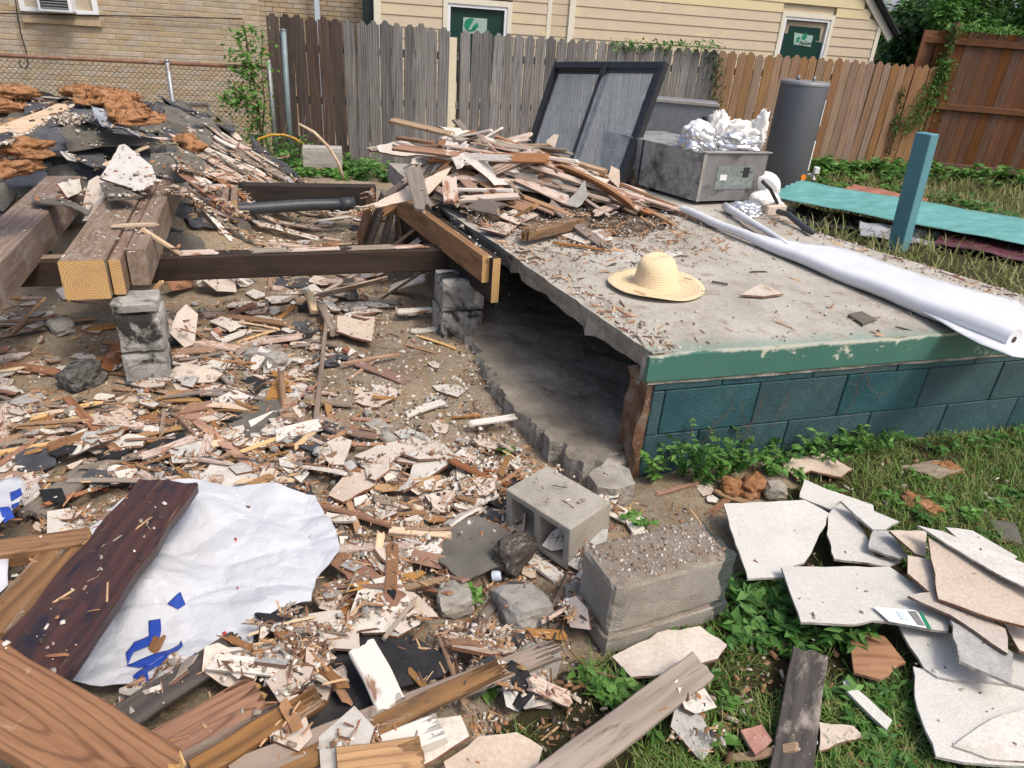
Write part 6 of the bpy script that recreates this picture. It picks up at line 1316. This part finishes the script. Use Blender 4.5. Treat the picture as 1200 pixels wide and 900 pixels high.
for k in jobs:
    while 1:
        p, px, py = pick(rn); dist = (p-O).length; f = .55+.45*dist/3.0; an = rn.uniform(0, 6.28)
        if py > 600 and px > 420 and rn.random() < .45: continue
        if k in 'sl' and rn.random() < .6: an = rn.gauss(.3, .5)
        s = min(.34, rn.choice((.06, .085, .11, .14, .19))*f*rn.uniform(.8, 1.3)); L = min(.7, rn.uniform(.09, .33)*f*(1.4 if rn.random() < .2 else 1))
        if clear(p, an, L if k in 'sl' else s*1.4): break
    if k in 'tw':
        i = rn.choice(PI_ if k == 't' else WI); me = TM[i]; kk = KM[me.materials[0].name]
        put(me, 'tile_shard' if k == 't' else 'plaster_flake', PK[kk][1], 'plaster shard', PK[kk][0]+' plaster shards in the litter', p.x, p.y, an, s, s*.8, .009, (s*rn.uniform(.9, 1.5), s*rn.uniform(.6, 1), rn.uniform(.007, .013)), 65, extra=.004)
    elif k == 's':
        Wd = rn.uniform(.012, .034)*(.7+.3*f); Tk = rn.uniform(.004, .011); me = SPM[rn.randrange(10)]; lab = SPL[me.materials[0].name]
        put(me, 'wood_splinter', lab, 'splinter', lab.split(' in the')[0]+'s', p.x, p.y, an, L, Wd, Tk, (L, Wd, Tk), 75, extra=.003)
    elif k == 'l':
        Wd = rn.uniform(.035, .075)*(.7+.3*f); L = max(L, Wd*2); me = HB[rn.randrange(8)]
        put(me, 'broken_slat_piece', 'short broken piece of %s slat' % {'wood_painted': 'white painted', 'wood_pinkpaint': 'pink painted', 'wood_red': 'red-brown', 'wood_grey': 'grey weathered', 'wood_fresh': 'orange split'}[me.materials[0].name], 'wood piece', 'broken slat pieces in the litter', p.x, p.y, an, L, Wd, .012, (L, Wd, .012), 75, extra=.003)
    elif k == 'b':
        s = rn.uniform(.08, .19)*f; put(SCR[rn.randrange(4)], 'shingle_scrap', 'ragged dark roofing scrap lying in the litter', 'shingle', 'roofing scraps in the litter', p.x, p.y, an, s, s*.7, .006, (s, s, .006), 70)
    else:
        s = rn.uniform(.025, .065)*f; put(LUMP[rn.randrange(4)], 'mortar_lump', 'broken mortar lump in the litter', 'rubble', 'mortar lumps in the litter', p.x, p.y, an, s, s, s*.5, (s, s*.8, s*.6), 60)
# loose pieces in the far litter behind the cross beam and along the foot of the heap
for i in range(80):
    px, py = rn.uniform(225, 425), rn.uniform(215, 292)
    p = RH(px, py)
    if p.y > 7 or (4.9 < p.y < 6.3 and rn.random() < .65): continue
    L = rn.uniform(.15, .6); Wd = rn.uniform(.02, .06); me = HB[rn.choice((0, 1, 1, 2, 3, 4, 4, 6))]
    put(me, 'broken_board', 'thin %s board in the litter around the drain pipe' % BC[me.materials[0].name], 'board', 'broken boards by the drain pipe', p.x, p.y, rn.gauss(.3, .35), L, Wd, .01, (L, Wd, .011), 70)
for i in range(38):
    px, py = rn.uniform(235, 305), rn.uniform(170, 215); p = RH(px, py); L = rn.uniform(.2, .7); Wd = rn.uniform(.025, .07); me = HB[rn.choice((0, 1, 2, 3, 4, 6, 6))]
    put(me, 'broken_board', '%s lath lying in the stack beside the pipe' % BC[me.materials[0].name], 'board', 'laths beside the roofing heap', p.x, p.y, rn.gauss(.35, .25), L, Wd, .012, (L, Wd, .013), 75)
# ------------------------------------------------------------ crumbs nobody could count
def chips(name, label, n, sampler, smin, smax, mat, flat=.35, elong=1.0, seed=0, lift=0.0):
    rn = random.Random(seed); V, F = [], []
    for i in range(n):
        p = sampler(rn)
        if p is None: continue
        s = smin+(smax-smin)*rn.random()**2.2; a = rn.uniform(0, 6.28); l = s*elong*rn.uniform(.7, 1.4); w_ = s*rn.uniform(.5, .9); h = s*flat*rn.uniform(.6, 1.3)
        c, d = math.cos(a), math.sin(a); t1, t2 = rn.uniform(-.35, .35), rn.uniform(-.35, .35); b = len(V)
        for (u, v, q) in ((-.5, -.4, -.4), (.5, -.5, -.4), (.4, .5, -.4), (-.5, .4, -.4), (-.4, -.35, .6), (.42, -.4, .6), (.3, .42, .6), (-.35, .35, .6)):
            x, y = u*l, v*w_; V.append((p[0]+x*c-y*d, p[1]+x*d+y*c, p[2]+lift+q*h+x*t1+y*t2+h*.3))
        F += [(b+4, b+5, b+6, b+7), (b, b+1, b+5, b+4), (b+1, b+2, b+6, b+5), (b+2, b+3, b+7, b+6), (b+3, b, b+4, b+7)]
    o = obj(name, bulk(name, V, F, mat, 4)); T(o, label, 'debris', None, 'stuff'); return o
def chipmat(name, stops):
    a = N(name, .92, .15); r = a.n('NewGeometry').outputs['Random Per Island']; c = a.ramp(r, [(i/len(stops), k) for i, k in enumerate(stops)], 'CONSTANT')
    c = a.mix(.5, c, a.ramp(a.noise(a.coord(rnd=False), 120, 3), [(.3, .6), (.7, 1.3)]), 'MULTIPLY'); MM[name] = a.out(c); return a.m
WH, PKc, GR, BR_, OR, DK = (.55, .515, .46), (.47, .385, .31), (.3, .27, .23), (.15, .085, .055), (.31, .165, .085), (.06, .05, .045)
cm1 = chipmat('chip_mix', [WH, GR, PKc, WH, GR, (.24, .19, .14), (.42, .36, .29), BR_, WH, (.28, .24, .19), OR, DK])
cm2 = chipmat('sliver_mix', [BR_, OR, (.3, .15, .08), (.5, .33, .18), BR_, (.25, .2, .16), (.36, .2, .11), (.42, .27, .16), DK])
cm3 = chipmat('gravel_mix', [(.3, .27, .22), WH, (.24, .19, .15), (.4, .36, .31), (.2, .12, .08), (.5, .46, .41), (.17, .13, .1)])
def s_litter(rn):
    p, px, py = pick(rn, 300, 905, .035, .02); return (p.x, p.y, hz(p.x, p.y)-.004)
def s_dirt(rn):
    px, py = rn.gauss(505, 90), rn.gauss(460, 80); p = P(px, py, .01)
    return None if inpoly(p.x, p.y, SLABP) or px > 720 else (p.x, p.y, hz(p.x, p.y)-.003)
def s_far(rn):
    p = RH(rn.uniform(200, 440), rn.uniform(170, 300)); return None if p.y > 7.5 else (p.x, p.y, hz(p.x, p.y)-.004)
chips('plaster_crumbs', 'plaster crumbs and grit spread through the litter', 16000, s_litter, .003, .017, cm1, .35, 1.1, 1)
chips('wood_slivers', 'fine wood slivers spread through the litter', 7000, s_litter, .003, .01, cm2, .5, 8, 2)
chips('dirt_grit', 'grit and small plaster crumbs on the bare dirt', 3500, s_dirt, .004, .022, cm1, .5, 1.0, 3)
chips('far_slivers', 'small slivers in the litter around the pipe', 900, s_far, .006, .014, cm2, .4, 7, 4)
chips('far_crumbs', 'plaster crumbs in the litter around the pipe', 1300, s_far, .01, .035, cm1, .3, 1.2, 5)
def s_slab(rn):
    while 1:
        k = rn.random()
        if k < .35: p = P(rn.gauss(640, 60), rn.gauss(268, 22), SZ)
        elif k < .6: p = P(rn.gauss(760, 70), rn.gauss(280, 14), SZ)
        elif k < .75: t = rn.random(); q = SA.lerp(Vector((-.4, 4.4, 0)), t)+Vector((abs(rn.gauss(0, .1))+.01, 0, 0)); p = Vector((q.x, q.y, SZ))
        elif k < .9: t = rn.random(); q = Vector((2.85, 3.4, 0)).lerp(Vector((1.75, 5.1, 0)), t)-Vector((abs(rn.gauss(0, .13))+.02, 0, 0)); p = Vector((q.x, q.y, SZ))
        else: p = P(rn.uniform(600, 1180), rn.uniform(262, 420), SZ)
        if inpoly(p.x, p.y, SLABP):
            h = hz(p.x, p.y); return (p.x, p.y, h+.002 if h < .66 else SZ+.001)
chips('slab_gravel', 'gravel and plaster crumbs scattered over the concrete slab', 3600, s_slab, .003, .015, cm3, .5, 1.1, 6)
chips('slab_slivers', 'wood slivers scattered over the concrete slab', 700, s_slab, .005, .014, cm2, .5, 7, 7)
def s_block(rn):
    u, v = rn.uniform(-.47, .44), rn.uniform(-.44, .44)
    if abs(u) > .4 and rn.random() < .6: return None
    c, s_ = math.cos(ang_b), math.sin(ang_b); x, y = u*ln, v*dp; return (cc.x+x*c-y*s_, cc.y+x*s_+y*c, BT+.0005)
ang_b = math.atan2(b1.y-b0.y, b1.x-b0.x)
chips('block_gravel', 'loose gravel and crumbs on top of the heavy block', 420, s_block, .003, .012, cm3, .55, 1.0, 8)
def s_beam(rn):
    k = rn.random(); s = rn.uniform(.05, 1.7)
    if k < .6: q = bx+U*rn.uniform(-.08, .22)+V2*s; z = .607
    elif k < .8: q = lb+U*rn.uniform(-.08, .08)+V2*s; z = .602
    else: q = ca.lerp(cb, rn.random())+Vector((0, .06+rn.uniform(-.04, .04), 0)); z = .4305
    return (q.x, q.y, z)
chips('beam_crumbs', 'dusty crumbs lying on the beam tops', 600, s_beam, .004, .014, cm3, .3, 1.2, 9)
def s_heap(rn):
    p = RH(rn.uniform(-20, 250), rn.uniform(118, 245)); return (p.x, p.y, hz(p.x, p.y)+.004)
chips('heap_crumbs', 'plaster crumbs and grit caught on the roofing heap', 700, s_heap, .008, .03, cm1, .35, 1.1, 10)
def s_heap2(rn): p = RH(rn.gauss(84, 9), rn.gauss(143, 3.5), .03); return (p.x, p.y, p.z+.02)
chips('heap_gravel', 'patch of whitish gravel on the shingles', 260, s_heap2, .012, .03, cm3, .5, 1, 11)
def s_stack(rn):
    p = P(rn.uniform(860, 1200), rn.uniform(590, 880), .12); return (p.x, p.y, hz(p.x, p.y)) if hero(p.x, p.y) and hz(p.x, p.y) < .26 else None
chips('stack_crumbs', 'plaster crumbs lying on the stack of white boards', 150, s_stack, .003, .012, cm3, .4, 1.2, 14)
def s_lawn(rn):
    while 1:
        px, py = rn.uniform(560, 1230), rn.uniform(540, 920); p = P(px, py, .02)
        if inpoly(p.x, p.y, LAWN[0]) and not hero(p.x, p.y): return (p.x, p.y, hz(p.x, p.y)+.012)
chips('lawn_crumbs', 'small chips and slivers fallen into the grass', 900, s_lawn, .004, .02, chipmat('chip_lawn', [BR_, OR, (.3, .17, .1), GR, (.2, .11, .06), DK, (.45, .38, .3), (.12, .07, .04)]), .4, 1.5, 12)
# ------------------------------------------------------------ grass, weeds, vines and trees
foliage('grass_green', [(0.072, 0.160, 0.026), (0.123, 0.246, 0.043), (0.174, 0.290, 0.065), (0.087, 0.189, 0.029), (0.232, 0.290, 0.087), (0.290, 0.275, 0.116)])
foliage('grass_dry', [(0.189, 0.216, 0.068), (0.270, 0.270, 0.101), (0.149, 0.216, 0.047), (0.351, 0.324, 0.149), (0.216, 0.243, 0.081)])
foliage('leaf_green', [(0.045, 0.128, 0.027), (0.075, 0.195, 0.038), (0.112, 0.255, 0.053), (0.060, 0.150, 0.030), (0.135, 0.285, 0.075)])
foliage('leaf_dark', [(0.023, 0.065, 0.018), (0.039, 0.098, 0.026), (0.058, 0.130, 0.033), (0.033, 0.078, 0.023)])
foliage('leaf_bright', [(0.098, 0.224, 0.042), (0.140, 0.294, 0.063), (0.182, 0.350, 0.084), (0.084, 0.196, 0.035)])
plain('stem_brown', (.13, .085, .055), .9, n=.3); plain('stem_green', (.1, .15, .045), .8, n=.2); plain('bark', (.1, .08, .06), .95, n=.4)
def blades(name, label, pts, hmin, hmax, wd, mat, seed, lean=.5):
    r = np.random.RandomState(seed); n = len(pts); p = np.array(pts, np.float32); a = r.uniform(0, 6.283, n); h = r.uniform(hmin, hmax, n)*r.uniform(.6, 1, n); l = h*r.uniform(.1, lean, n)*1.6
    ca, sa = np.cos(a), np.sin(a); w_ = wd*r.uniform(.6, 1.3, n); V = np.zeros((n, 7, 3), np.float32)
    for k, (t, wf) in enumerate(((0, 1), (.45, .9), (.8, .55), (1, 0))):
        cx = p[:, 0]+ca*l*t**1.8; cy = p[:, 1]+sa*l*t**1.8; cz = p[:, 2]+h*t*(1-.25*t*lean)
        if k < 3:
            for sgn, o_ in ((-1, 0), (1, 1)): V[:, 2*k+o_, 0] = cx-sgn*sa*w_*wf*.5; V[:, 2*k+o_, 1] = cy+sgn*ca*w_*wf*.5; V[:, 2*k+o_, 2] = cz
        else: V[:, 6, 0] = cx; V[:, 6, 1] = cy; V[:, 6, 2] = cz
    b = (np.arange(n)*7)[:, None]; F = np.concatenate([b+np.array(q) for q in ([0, 1, 3], [0, 3, 2], [2, 3, 5], [2, 5, 4], [4, 5, 6])], 0)
    o = obj(name, bulk(name, V.reshape(-1, 3), F, MM[mat], 3)); T(o, label, 'grass', None, 'stuff'); return o
def leaf_arr(P_, D_, L_, W2, N_=None, seed=0):
    """leaves as bent diamonds: base, two sides, tip and a raised midrib"""
    r = np.random.RandomState(seed); n = len(P_); P_ = np.asarray(P_, np.float32); D_ = np.asarray(D_, np.float32); D_ /= np.linalg.norm(D_, axis=1)[:, None]+1e-9
    up = np.tile(np.array([0, 0, 1.], np.float32), (n, 1))+r.normal(0, .45, (n, 3)); S_ = np.cross(D_, up); S_ /= np.linalg.norm(S_, axis=1)[:, None]+1e-9; Nn = np.cross(S_, D_)
    L_ = np.asarray(L_)[:, None]; W2 = np.asarray(W2)[:, None]; V = np.stack([P_, P_+D_*L_*.4+S_*W2*.5+Nn*L_*.03, P_+D_*L_*.4-S_*W2*.5+Nn*L_*.03, P_+D_*L_*.5-Nn*L_*.04, P_+D_*L_-Nn*L_*.14], 1)
    b = (np.arange(n)*5)[:, None]; F = np.concatenate([b+np.array(q) for q in ([0, 1, 3], [0, 3, 2], [1, 4, 3], [3, 4, 2])], 0); return V.reshape(-1, 3), F
rn = random.Random(9)
def lawn_pts(n, rect, poly, test=None):
    out = []
    while len(out) < n:
        px, py = rn.uniform(rect[0], rect[2]), rn.uniform(rect[1], rect[3]); p = P(px, py, .0)
        if not inpoly(p.x, p.y, poly): continue
        c = fbm(p.x, p.y, 3, 2.6, 3)
        if test and not test(px, py, p, c): continue
        if hero(p.x, p.y): continue
        out.append((p.x, p.y, base_z(p.x, p.y)-.005))
    return out
def thin(px, py, p, c):
    k = 1 if px > 1010 and py < 640 else (.8 if px > 880 else .5)
    return rn.random() < k*sst(-.35, .25, c+(.35 if px > 1000 else 0))
blades('lawn_grass', 'ragged green lawn grass growing in front of the teal block wall', lawn_pts(15000, (540, 480, 1260, 960), LAWN[0], thin), .025, .085, .0042, 'grass_green', 1, .9)
blades('lawn_straw', 'dry yellowish grass blades mixed into the front lawn', lawn_pts(5200, (540, 480, 1260, 960), LAWN[0], thin), .02, .07, .003, 'grass_dry', 2, 1.2)
back = []
while len(back) < 17000:
    x, y = rn.uniform(2.0, 10.5), rn.uniform(3.4, 12.9)
    if not inpoly(x, y, LAWN[1]) or inpoly(x, y, SLABP): continue
    if y > F0.y+(x-F0.x)*.364-.05 and x < 6.6: continue
    back.append((x, y, base_z(x, y)-.01))
blades('yard_grass', 'pale weedy grass covering the back yard behind the panels', back, .08, .26, .013, 'grass_dry', 3, .9)
def leafy(name, label, pts, dirs, ls, ws, mat, seed, stems=None, stem_mat='stem_green', kind=None, group=None, cat='plant'):
    V, F = leaf_arr(pts, dirs, ls, ws, None, seed); me = bulk('leaves', V, F, MM[mat], 3)
    c = Vector(np.mean(np.array(pts), 0)); c.z = min(p[2] for p in pts)
    if stems:
        t = empty(name, (0, 0, 0)); obj('leaves', me, t); mb = MB()
        for s in stems: mb.tube(s[0], s[1], 5)
        mb.build('stem', MM[stem_mat], t, True)
    else: t = obj(name, me)
    T(t, label, cat, group, kind); return t
def weed(x, y, h, spread, n, lab, seed, mat='leaf_green', group=None, ll=.05, z=None):
    r = random.Random(seed); z = base_z(x, y) if z is None else z; pts, dirs, ls, ws, stems = [], [], [], [], []
    for s in range(n):
        a = r.uniform(0, 6.28); hh = h*r.uniform(.5, 1); sp = spread*r.uniform(.3, 1); st = []
        for k in range(7):
            t = k/6; q = Vector((x+math.cos(a)*sp*t**1.5+r.uniform(-.004, .004), y+math.sin(a)*sp*t**1.5, z+hh*t*(1-.2*t))); st.append(q)
            if k > 0:
                for m in range(2 if k < 6 else 3):
                    b = a+r.uniform(-2.2, 2.2); pts.append(tuple(q)); dirs.append((math.cos(b), math.sin(b), r.uniform(-.25, .5))); l = ll*r.uniform(.5, 1.25); ls.append(l); ws.append(l*r.uniform(.38, .55))
        stems.append((st, [.003*(1-.7*k/6) for k in range(7)]))
    lab = lab.replace('in the front lawn', 'in the lawn near '+nearest(LML, x, y)).replace('small broad', 'low broad' if h < .055 else 'taller broad')
    return leafy('weed', lab, pts, dirs, ls, ws, mat, seed, stems, group=group)
# weeds along the foot of the block wall
for i in range(15):
    s = .12+1.25*(i/15)+rn.uniform(-.04, .04); p = SA+FD*s+FN*(.03+.1*rn.random()*(1 if i < 11 else .6)); weed(p.x, p.y, rn.uniform(.1, .2)+(.14 if i < 5 else 0), rn.uniform(.06, .14), rn.randint(5, 8), ('tall ' if i < 5 else '')+'leafy green weed at the foot of the teal wall', 700+i, 'leaf_green' if i % 3 else 'leaf_bright', 'weeds along the teal wall', .045)
for i in range(9):
    s = 1.4+1.1*(i/9); p = SA+FD*s+FN*(.04+.08*rn.random()); weed(p.x, p.y, rn.uniform(.05, .1), .08, 4, 'low sprig growing where the lawn meets the teal wall', 730+i, 'leaf_green', 'low sprigs by the teal wall', .035)
# climbing stems on the wall
for i, (px, py, qx, qy, lv) in enumerate(((793, 555, 812, 490, 1), (828, 552, 835, 500, 1), (868, 520, 900, 455, 0), (880, 530, 870, 470, 0), (990, 490, 1015, 430, 0), (1030, 470, 1012, 440, 0), (905, 500, 925, 460, 0), (820, 520, 862, 470, 0))):
    a, b = PP(px, py, SA+FN*.012, FN), PP(qx, qy, SA+FN*.012, FN); st = [a.lerp(b, k/6)+FD*.012*math.sin(k*1.7+i)+FN*.002 for k in range(7)]
    if lv:
        pts = [tuple(st[k % 7].lerp(st[(k+1) % 7], .4) if k % 7 < 6 else st[6]) for k in range(16)]; dirs = [(rn.uniform(-1, 1), rn.uniform(-1, -.2), rn.uniform(-.3, .8)) for _ in pts]
        leafy('wall_vine', ('green creeper climbing the wall beside the broken end', 'second green creeper with curled leaves on the teal wall')[i], pts, dirs, [.025]*16, [.014]*16, 'leaf_bright', 800+i, [(st, .002)], 'stem_brown')
    else:
        mb = MB(); mb.tube(st, .0016, 4, 0, False)
        for k in range(1, 6): mb.tube([st[k], st[k]+FD*rn.uniform(-.05, .05)+Vector((0, 0, rn.uniform(-.01, .04)))+FN*.001], .001, 3, 0, False)
        T(mb.build('dead_vine', MM['stem_brown']), 'dry brown vine tendril clinging to the teal wall', 'vine', 'dead vines on the teal wall')
# broad weeds between the boards on the lawn
for i in range(46):
    while 1:
        px, py = rn.uniform(690, 1190), rn.uniform(565, 895); p = P(px, py, 0)
        if inpoly(p.x, p.y, LAWN[0]) and not hero(p.x, p.y): break
    weed(p.x, p.y, rn.uniform(.03, .085), rn.uniform(.04, .09), rn.randint(2, 4), 'small broad leaved weed in the front lawn', 850+i, rn.choice(('leaf_green', 'leaf_green', 'leaf_bright')), 'small weeds in the front lawn', .042)
for i, (px, py, h) in enumerate(((900, 690, .1), (875, 700, .09), (960, 745, .13), (985, 752, .12), (1000, 735, .1), (930, 740, .1), (905, 720, .1), (875, 740, .08))): p = P(px, py, 0); weed(p.x, p.y, h, .1, 6, 'bushy green weed under the edge of the white boards', 905+i, 'leaf_green', 'weeds under the plaster boards', .06)
for i, (px, py, lab) in enumerate(((545, 700, 'grass sprig beside the wedge shaped concrete chunk'), (460, 690, 'thin weed growing up through the shards by the wrap'), (750, 607, 'single broad leaf weed between the two blocks'), (570, 800, 'weed clump beside the sunken slab piece'), (600, 520, 'tiny weed at the crawl space edge'))): p = P(px, py, .02); weed(p.x, p.y, .07, .06, 4, lab, 930+i, 'leaf_bright', None, .045)
# back yard weeds
for i in range(36):
    x, y = rn.uniform(3.6, 8.6), rn.uniform(8.6, 12.2)
    if y > F0.y+(x-F0.x)*.364-.15: y -= 1.2
    weed(x, y, rn.uniform(.12, .32), .2, 5, 'pale green weed in the back yard near the fence', 1000+i, rn.choice(('leaf_bright', 'leaf_green')), 'weeds in the back yard', .12)
for i in range(34):
    t = i/34; p = F0+U*(1.1+3.4*t)-W_*(.18+.12*rn.random()) if i < 20 else ta.lerp(tb, (i-20)/14*.55)+tn*(.3+.2*rn.random()); weed(p.x, p.y, rn.uniform(.18, .4), .22, 6, 'tall weed growing along the foot of the yard fence', 1100+i, 'leaf_bright' if i % 2 else 'leaf_green', 'weeds along the yard fence', .13, -.2)
# vine shrub on the chain link fence, dead stump bush, brush around the pole
def cloud(name, label, fn, n, ll, mat, seed, stems, stem_mat='stem_brown', kind=None, cat='plant'):
    r = random.Random(seed); pts = [tuple(fn(r)) for _ in range(n)]; dirs = [(r.gauss(0, 1), r.gauss(0, 1), r.gauss(-.2, .6)) for _ in pts]; ls = [ll*r.uniform(.5, 1.3) for _ in pts]
    return leafy(name, label, pts, dirs, ls, [l*.5 for l in ls], mat, seed, stems, stem_mat, kind, None, cat)
C1 = C0-W_*.12
def cpx(px, py, r=None, o=0): return PP(px, py, C1-W_*o, W_)
def fvine(r):
    t = r.random(); px = 296-6*t+r.gauss(0, 9+4*t) if t > .35 else 300+r.gauss(0, 9); py = 165-135*t
    if r.random() < .2: px, py = 275+r.gauss(0, 9), 115+r.gauss(0, 7)
    return cpx(px, py)+W_*r.uniform(-.12, .1)
cloud('vine_shrub', 'leafy green vine climbing the end of the chain link fence', fvine, 950, .075, 'leaf_bright', 5, [([cpx(308, 178), cpx(304, 140), cpx(298, 100), cpx(291, 60), cpx(285, 25)], [.02, .018, .015, .012, .006]), ([cpx(300, 140), cpx(278, 115)], [.01, .004]), ([cpx(306, 178), cpx(310, 120), cpx(305, 60)], [.012, .01, .004])])
def fbr(r): return PP(318+r.gauss(0, 26), 178+r.gauss(0, 9), F0-W_*.4, W_)+W_*r.uniform(-.3, .2)
cloud('brush', 'low brush and brambles growing around the lone pole', fbr, 700, .07, 'leaf_green', 6, [([PP(x, 196, F0-W_*.4, W_), PP(x+d, y, F0-W_*.4, W_)], [.008, .003]) for x, d, y in ((300, -8, 150), (312, 6, 145), (325, 12, 140), (350, 8, 135), (290, -6, 165), (365, 10, 160), (330, -14, 150), (345, 20, 150))])
def fst(r): return cpx(252+r.gauss(0, 9), 152+r.gauss(0, 8))
cloud('dead_bush', 'dead brown tangle of twigs below the crawl space vent', fst, 260, .06, 'twig' if 'twig' in MM else 'grass_dry', 7, [([cpx(252+a*.6, 172), cpx(252+a, 158), cpx(252+a*1.1+2, 140+abs(a)*.3)], [.012, .008, .003]) for a in (-16, -13, -10, -7, -4, -1, 2, 5, 8, 11, 14, 17, 19)])
mb = MB(); pts = [PP(x, y, F0-W_*.5, W_) for x, y in ((296, 170), (305, 162), (318, 158), (333, 158), (345, 162), (356, 170))]; mb.tube(pts, .014, 7); plain('yellow_cable', (.5, .26, .03), .5); T(mb.build('cable', MM['yellow_cable'], None, True), 'yellow cable arching past the lone pole', 'cable')
mb = MB(); pts = [PY(x, y, 6.3) for x, y in ((350, 145), (368, 155), (385, 172), (396, 190), (403, 209))]; mb.tube(pts, [.01, .014, .014, .014, .014], 7); T(mb.build('bent_lath', MM['wood_pale'], None, True), 'pale bent strip arching up beside the far joist', 'strip')
c = PY(378, 183, 7.2); o = obj('far_block', rough_box((.38, .18, .19), 'block_grey', 5, 4), None, (c.x, c.y, c.z)); o.rotation_euler = (0, 0, .25); T(o, 'grey concrete block lying in front of the picket fence', 'concrete block')
# ivy on the brown fence and along the tall fence top
def ivy(label, fn, n, ll, mat, seed): return cloud('ivy', label, fn, n, ll, mat, seed, None, cat='ivy')
ivy('ivy strip hanging at the joint of grey and brown pickets', lambda r: PP(842+r.gauss(0, 5)-12*(lambda t: t*t)(r.random())*.6, 55+r.random()*95, F0-W_*.04, W_)+W_*r.uniform(-.03, .03), 330, .05, 'leaf_dark', 21)
ivy('dark ivy creeping along the top of the grey pickets', lambda r: PP(r.uniform(715, 845), 52+r.gauss(0, 3)+(8*r.random() if r.random() < .4 else 0), F0-W_*.04, W_)+W_*r.uniform(-.06, .06), 420, .06, 'leaf_green', 22)
def fiv(r):
    t = r.random(); px = 1092+18*(1-t)-34*t*t+r.gauss(0, 5+6*t); return PP(px, 70+85*t, F0+U*0-W_*.06, W_)+W_*r.uniform(-.08, .05)
ivy('green ivy mass climbing over the end of the brown fence', fiv, 900, .06, 'leaf_green', 23)
ivy('thin ivy line running up between the brown pickets', lambda r: (lambda t: PP(1060-18*t+r.gauss(0, 2.5), 100+80*t, F0-W_*.05, W_))(r.random()), 260, .05, 'leaf_dark', 24)
ivy('yellow-green vine fringe on top of the tall board fence', lambda r: ta.lerp(tb, r.random()**1.2*.75)+Vector((0, 0, 1.98+abs(r.gauss(0, .05))))+tn*r.uniform(-.1, .12), 700, .07, 'leaf_bright', 25)
ivy('ivy trailing down the corner post of the tall fence', lambda r: (lambda t: ta+td*(.12-.25*t+r.gauss(0, .05))+tn*.17+Vector((0, 0, 2.05-1.5*t)))(r.random()), 480, .055, 'leaf_green', 26)
for i in range(26):
    p = PP(rn.uniform(352, 470), rn.uniform(180, 205), F0-W_*.5, W_); weed(p.x, p.y-rn.uniform(0, .8), rn.uniform(.12, .3), .18, 5, 'weed growing at the foot of the grey picket fence', 1300+i, rn.choice(('leaf_green', 'leaf_bright')), 'weeds along the grey fence', .09, -.12)
# trees
def tree(label, c, h, rx, ry, rz, zc, n, ll, mat, seed, group=None):
    r = random.Random(seed); t = empty('tree', (0, 0, 0)); T(t, label, 'tree', group); mb = MB(); x, y = c
    tops = []
    mb.tube([(x, y, -.3), (x+.05, y, zc*.5), (x, y+.05, zc)], [.16, .12, .09], 9)
    cl = []
    for k in range(26):
        u = Vector((r.gauss(0, 1), r.gauss(0, 1), r.gauss(0, 1))).normalized()*r.random()**.4; q = Vector((x+u.x*rx, y+u.y*ry, zc+u.z*rz)); cl.append((q, r.uniform(.28, .5)*min(rx, rz)))
        if k % 3 == 0: mb.tube([(x, y, zc*.55), Vector((x, y, zc*.8)).lerp(q, .5), q], [.06, .035, .01], 6)
    mb.build('trunk', MM['bark'], t, True); pts, dirs, ls = [], [], []
    for i in range(n):
        q, rad = r.choice(cl); u = Vector((r.gauss(0, 1), r.gauss(0, 1), r.gauss(0, 1))).normalized()*rad*r.random()**.45; p = q+u; pts.append(tuple(p)); dirs.append((u.x+r.gauss(0, .3), u.y+r.gauss(0, .3), u.z*.5-rad*.4)); ls.append(ll*r.uniform(.6, 1.3))
    V, F = leaf_arr(pts, dirs, ls, [l*.45 for l in ls], None, seed); obj('crown', bulk('crown', V, F, MM[mat], 3), t)
def tp(px, y): q = PY(px, 40, y); return (q.x, q.y)
tree('dense dark green tree between siding house and tall fence', tp(1075, 17.5), 3, 1.6, 1.2, 1.2, 1.35, 7000, .17, 'leaf_dark', 3)
tree('bright green feathery tree rising over the tall fence', tp(1150, 16.5), 4, 1.9, 1.4, 1.1, 2.6, 9000, .15, 'leaf_green', 4)
tree('broad green tree behind the tall board fence at the edge', tp(1240, 17.5), 4, 2.0, 1.4, 1.4, 2.4, 7000, .16, 'leaf_green', 5)
tree('small pale tree in front of the far grey roof', tp(1055, 21), 3, 1.1, 1.0, .9, 1.9, 3000, .14, 'leaf_bright', 6)
# ------------------------------------------------------------ put each thing's empty at its base
bpy.context.view_layer.update()
for o in list(bpy.data.objects):
    if o.type == 'EMPTY' and not o.parent and o.children and o.location.length < 1e-6 and o.rotation_euler.x == 0 and o.rotation_euler.z == 0:
        pts = [c.matrix_world @ Vector(b) for c in o.children_recursive for b in c.bound_box]
        if pts:
            c = Vector((sum(p.x for p in pts)/len(pts), sum(p.y for p in pts)/len(pts), min(p.z for p in pts)))
            o.location = c
            for k in o.children: k.matrix_parent_inverse = Matrix.Translation(-c)
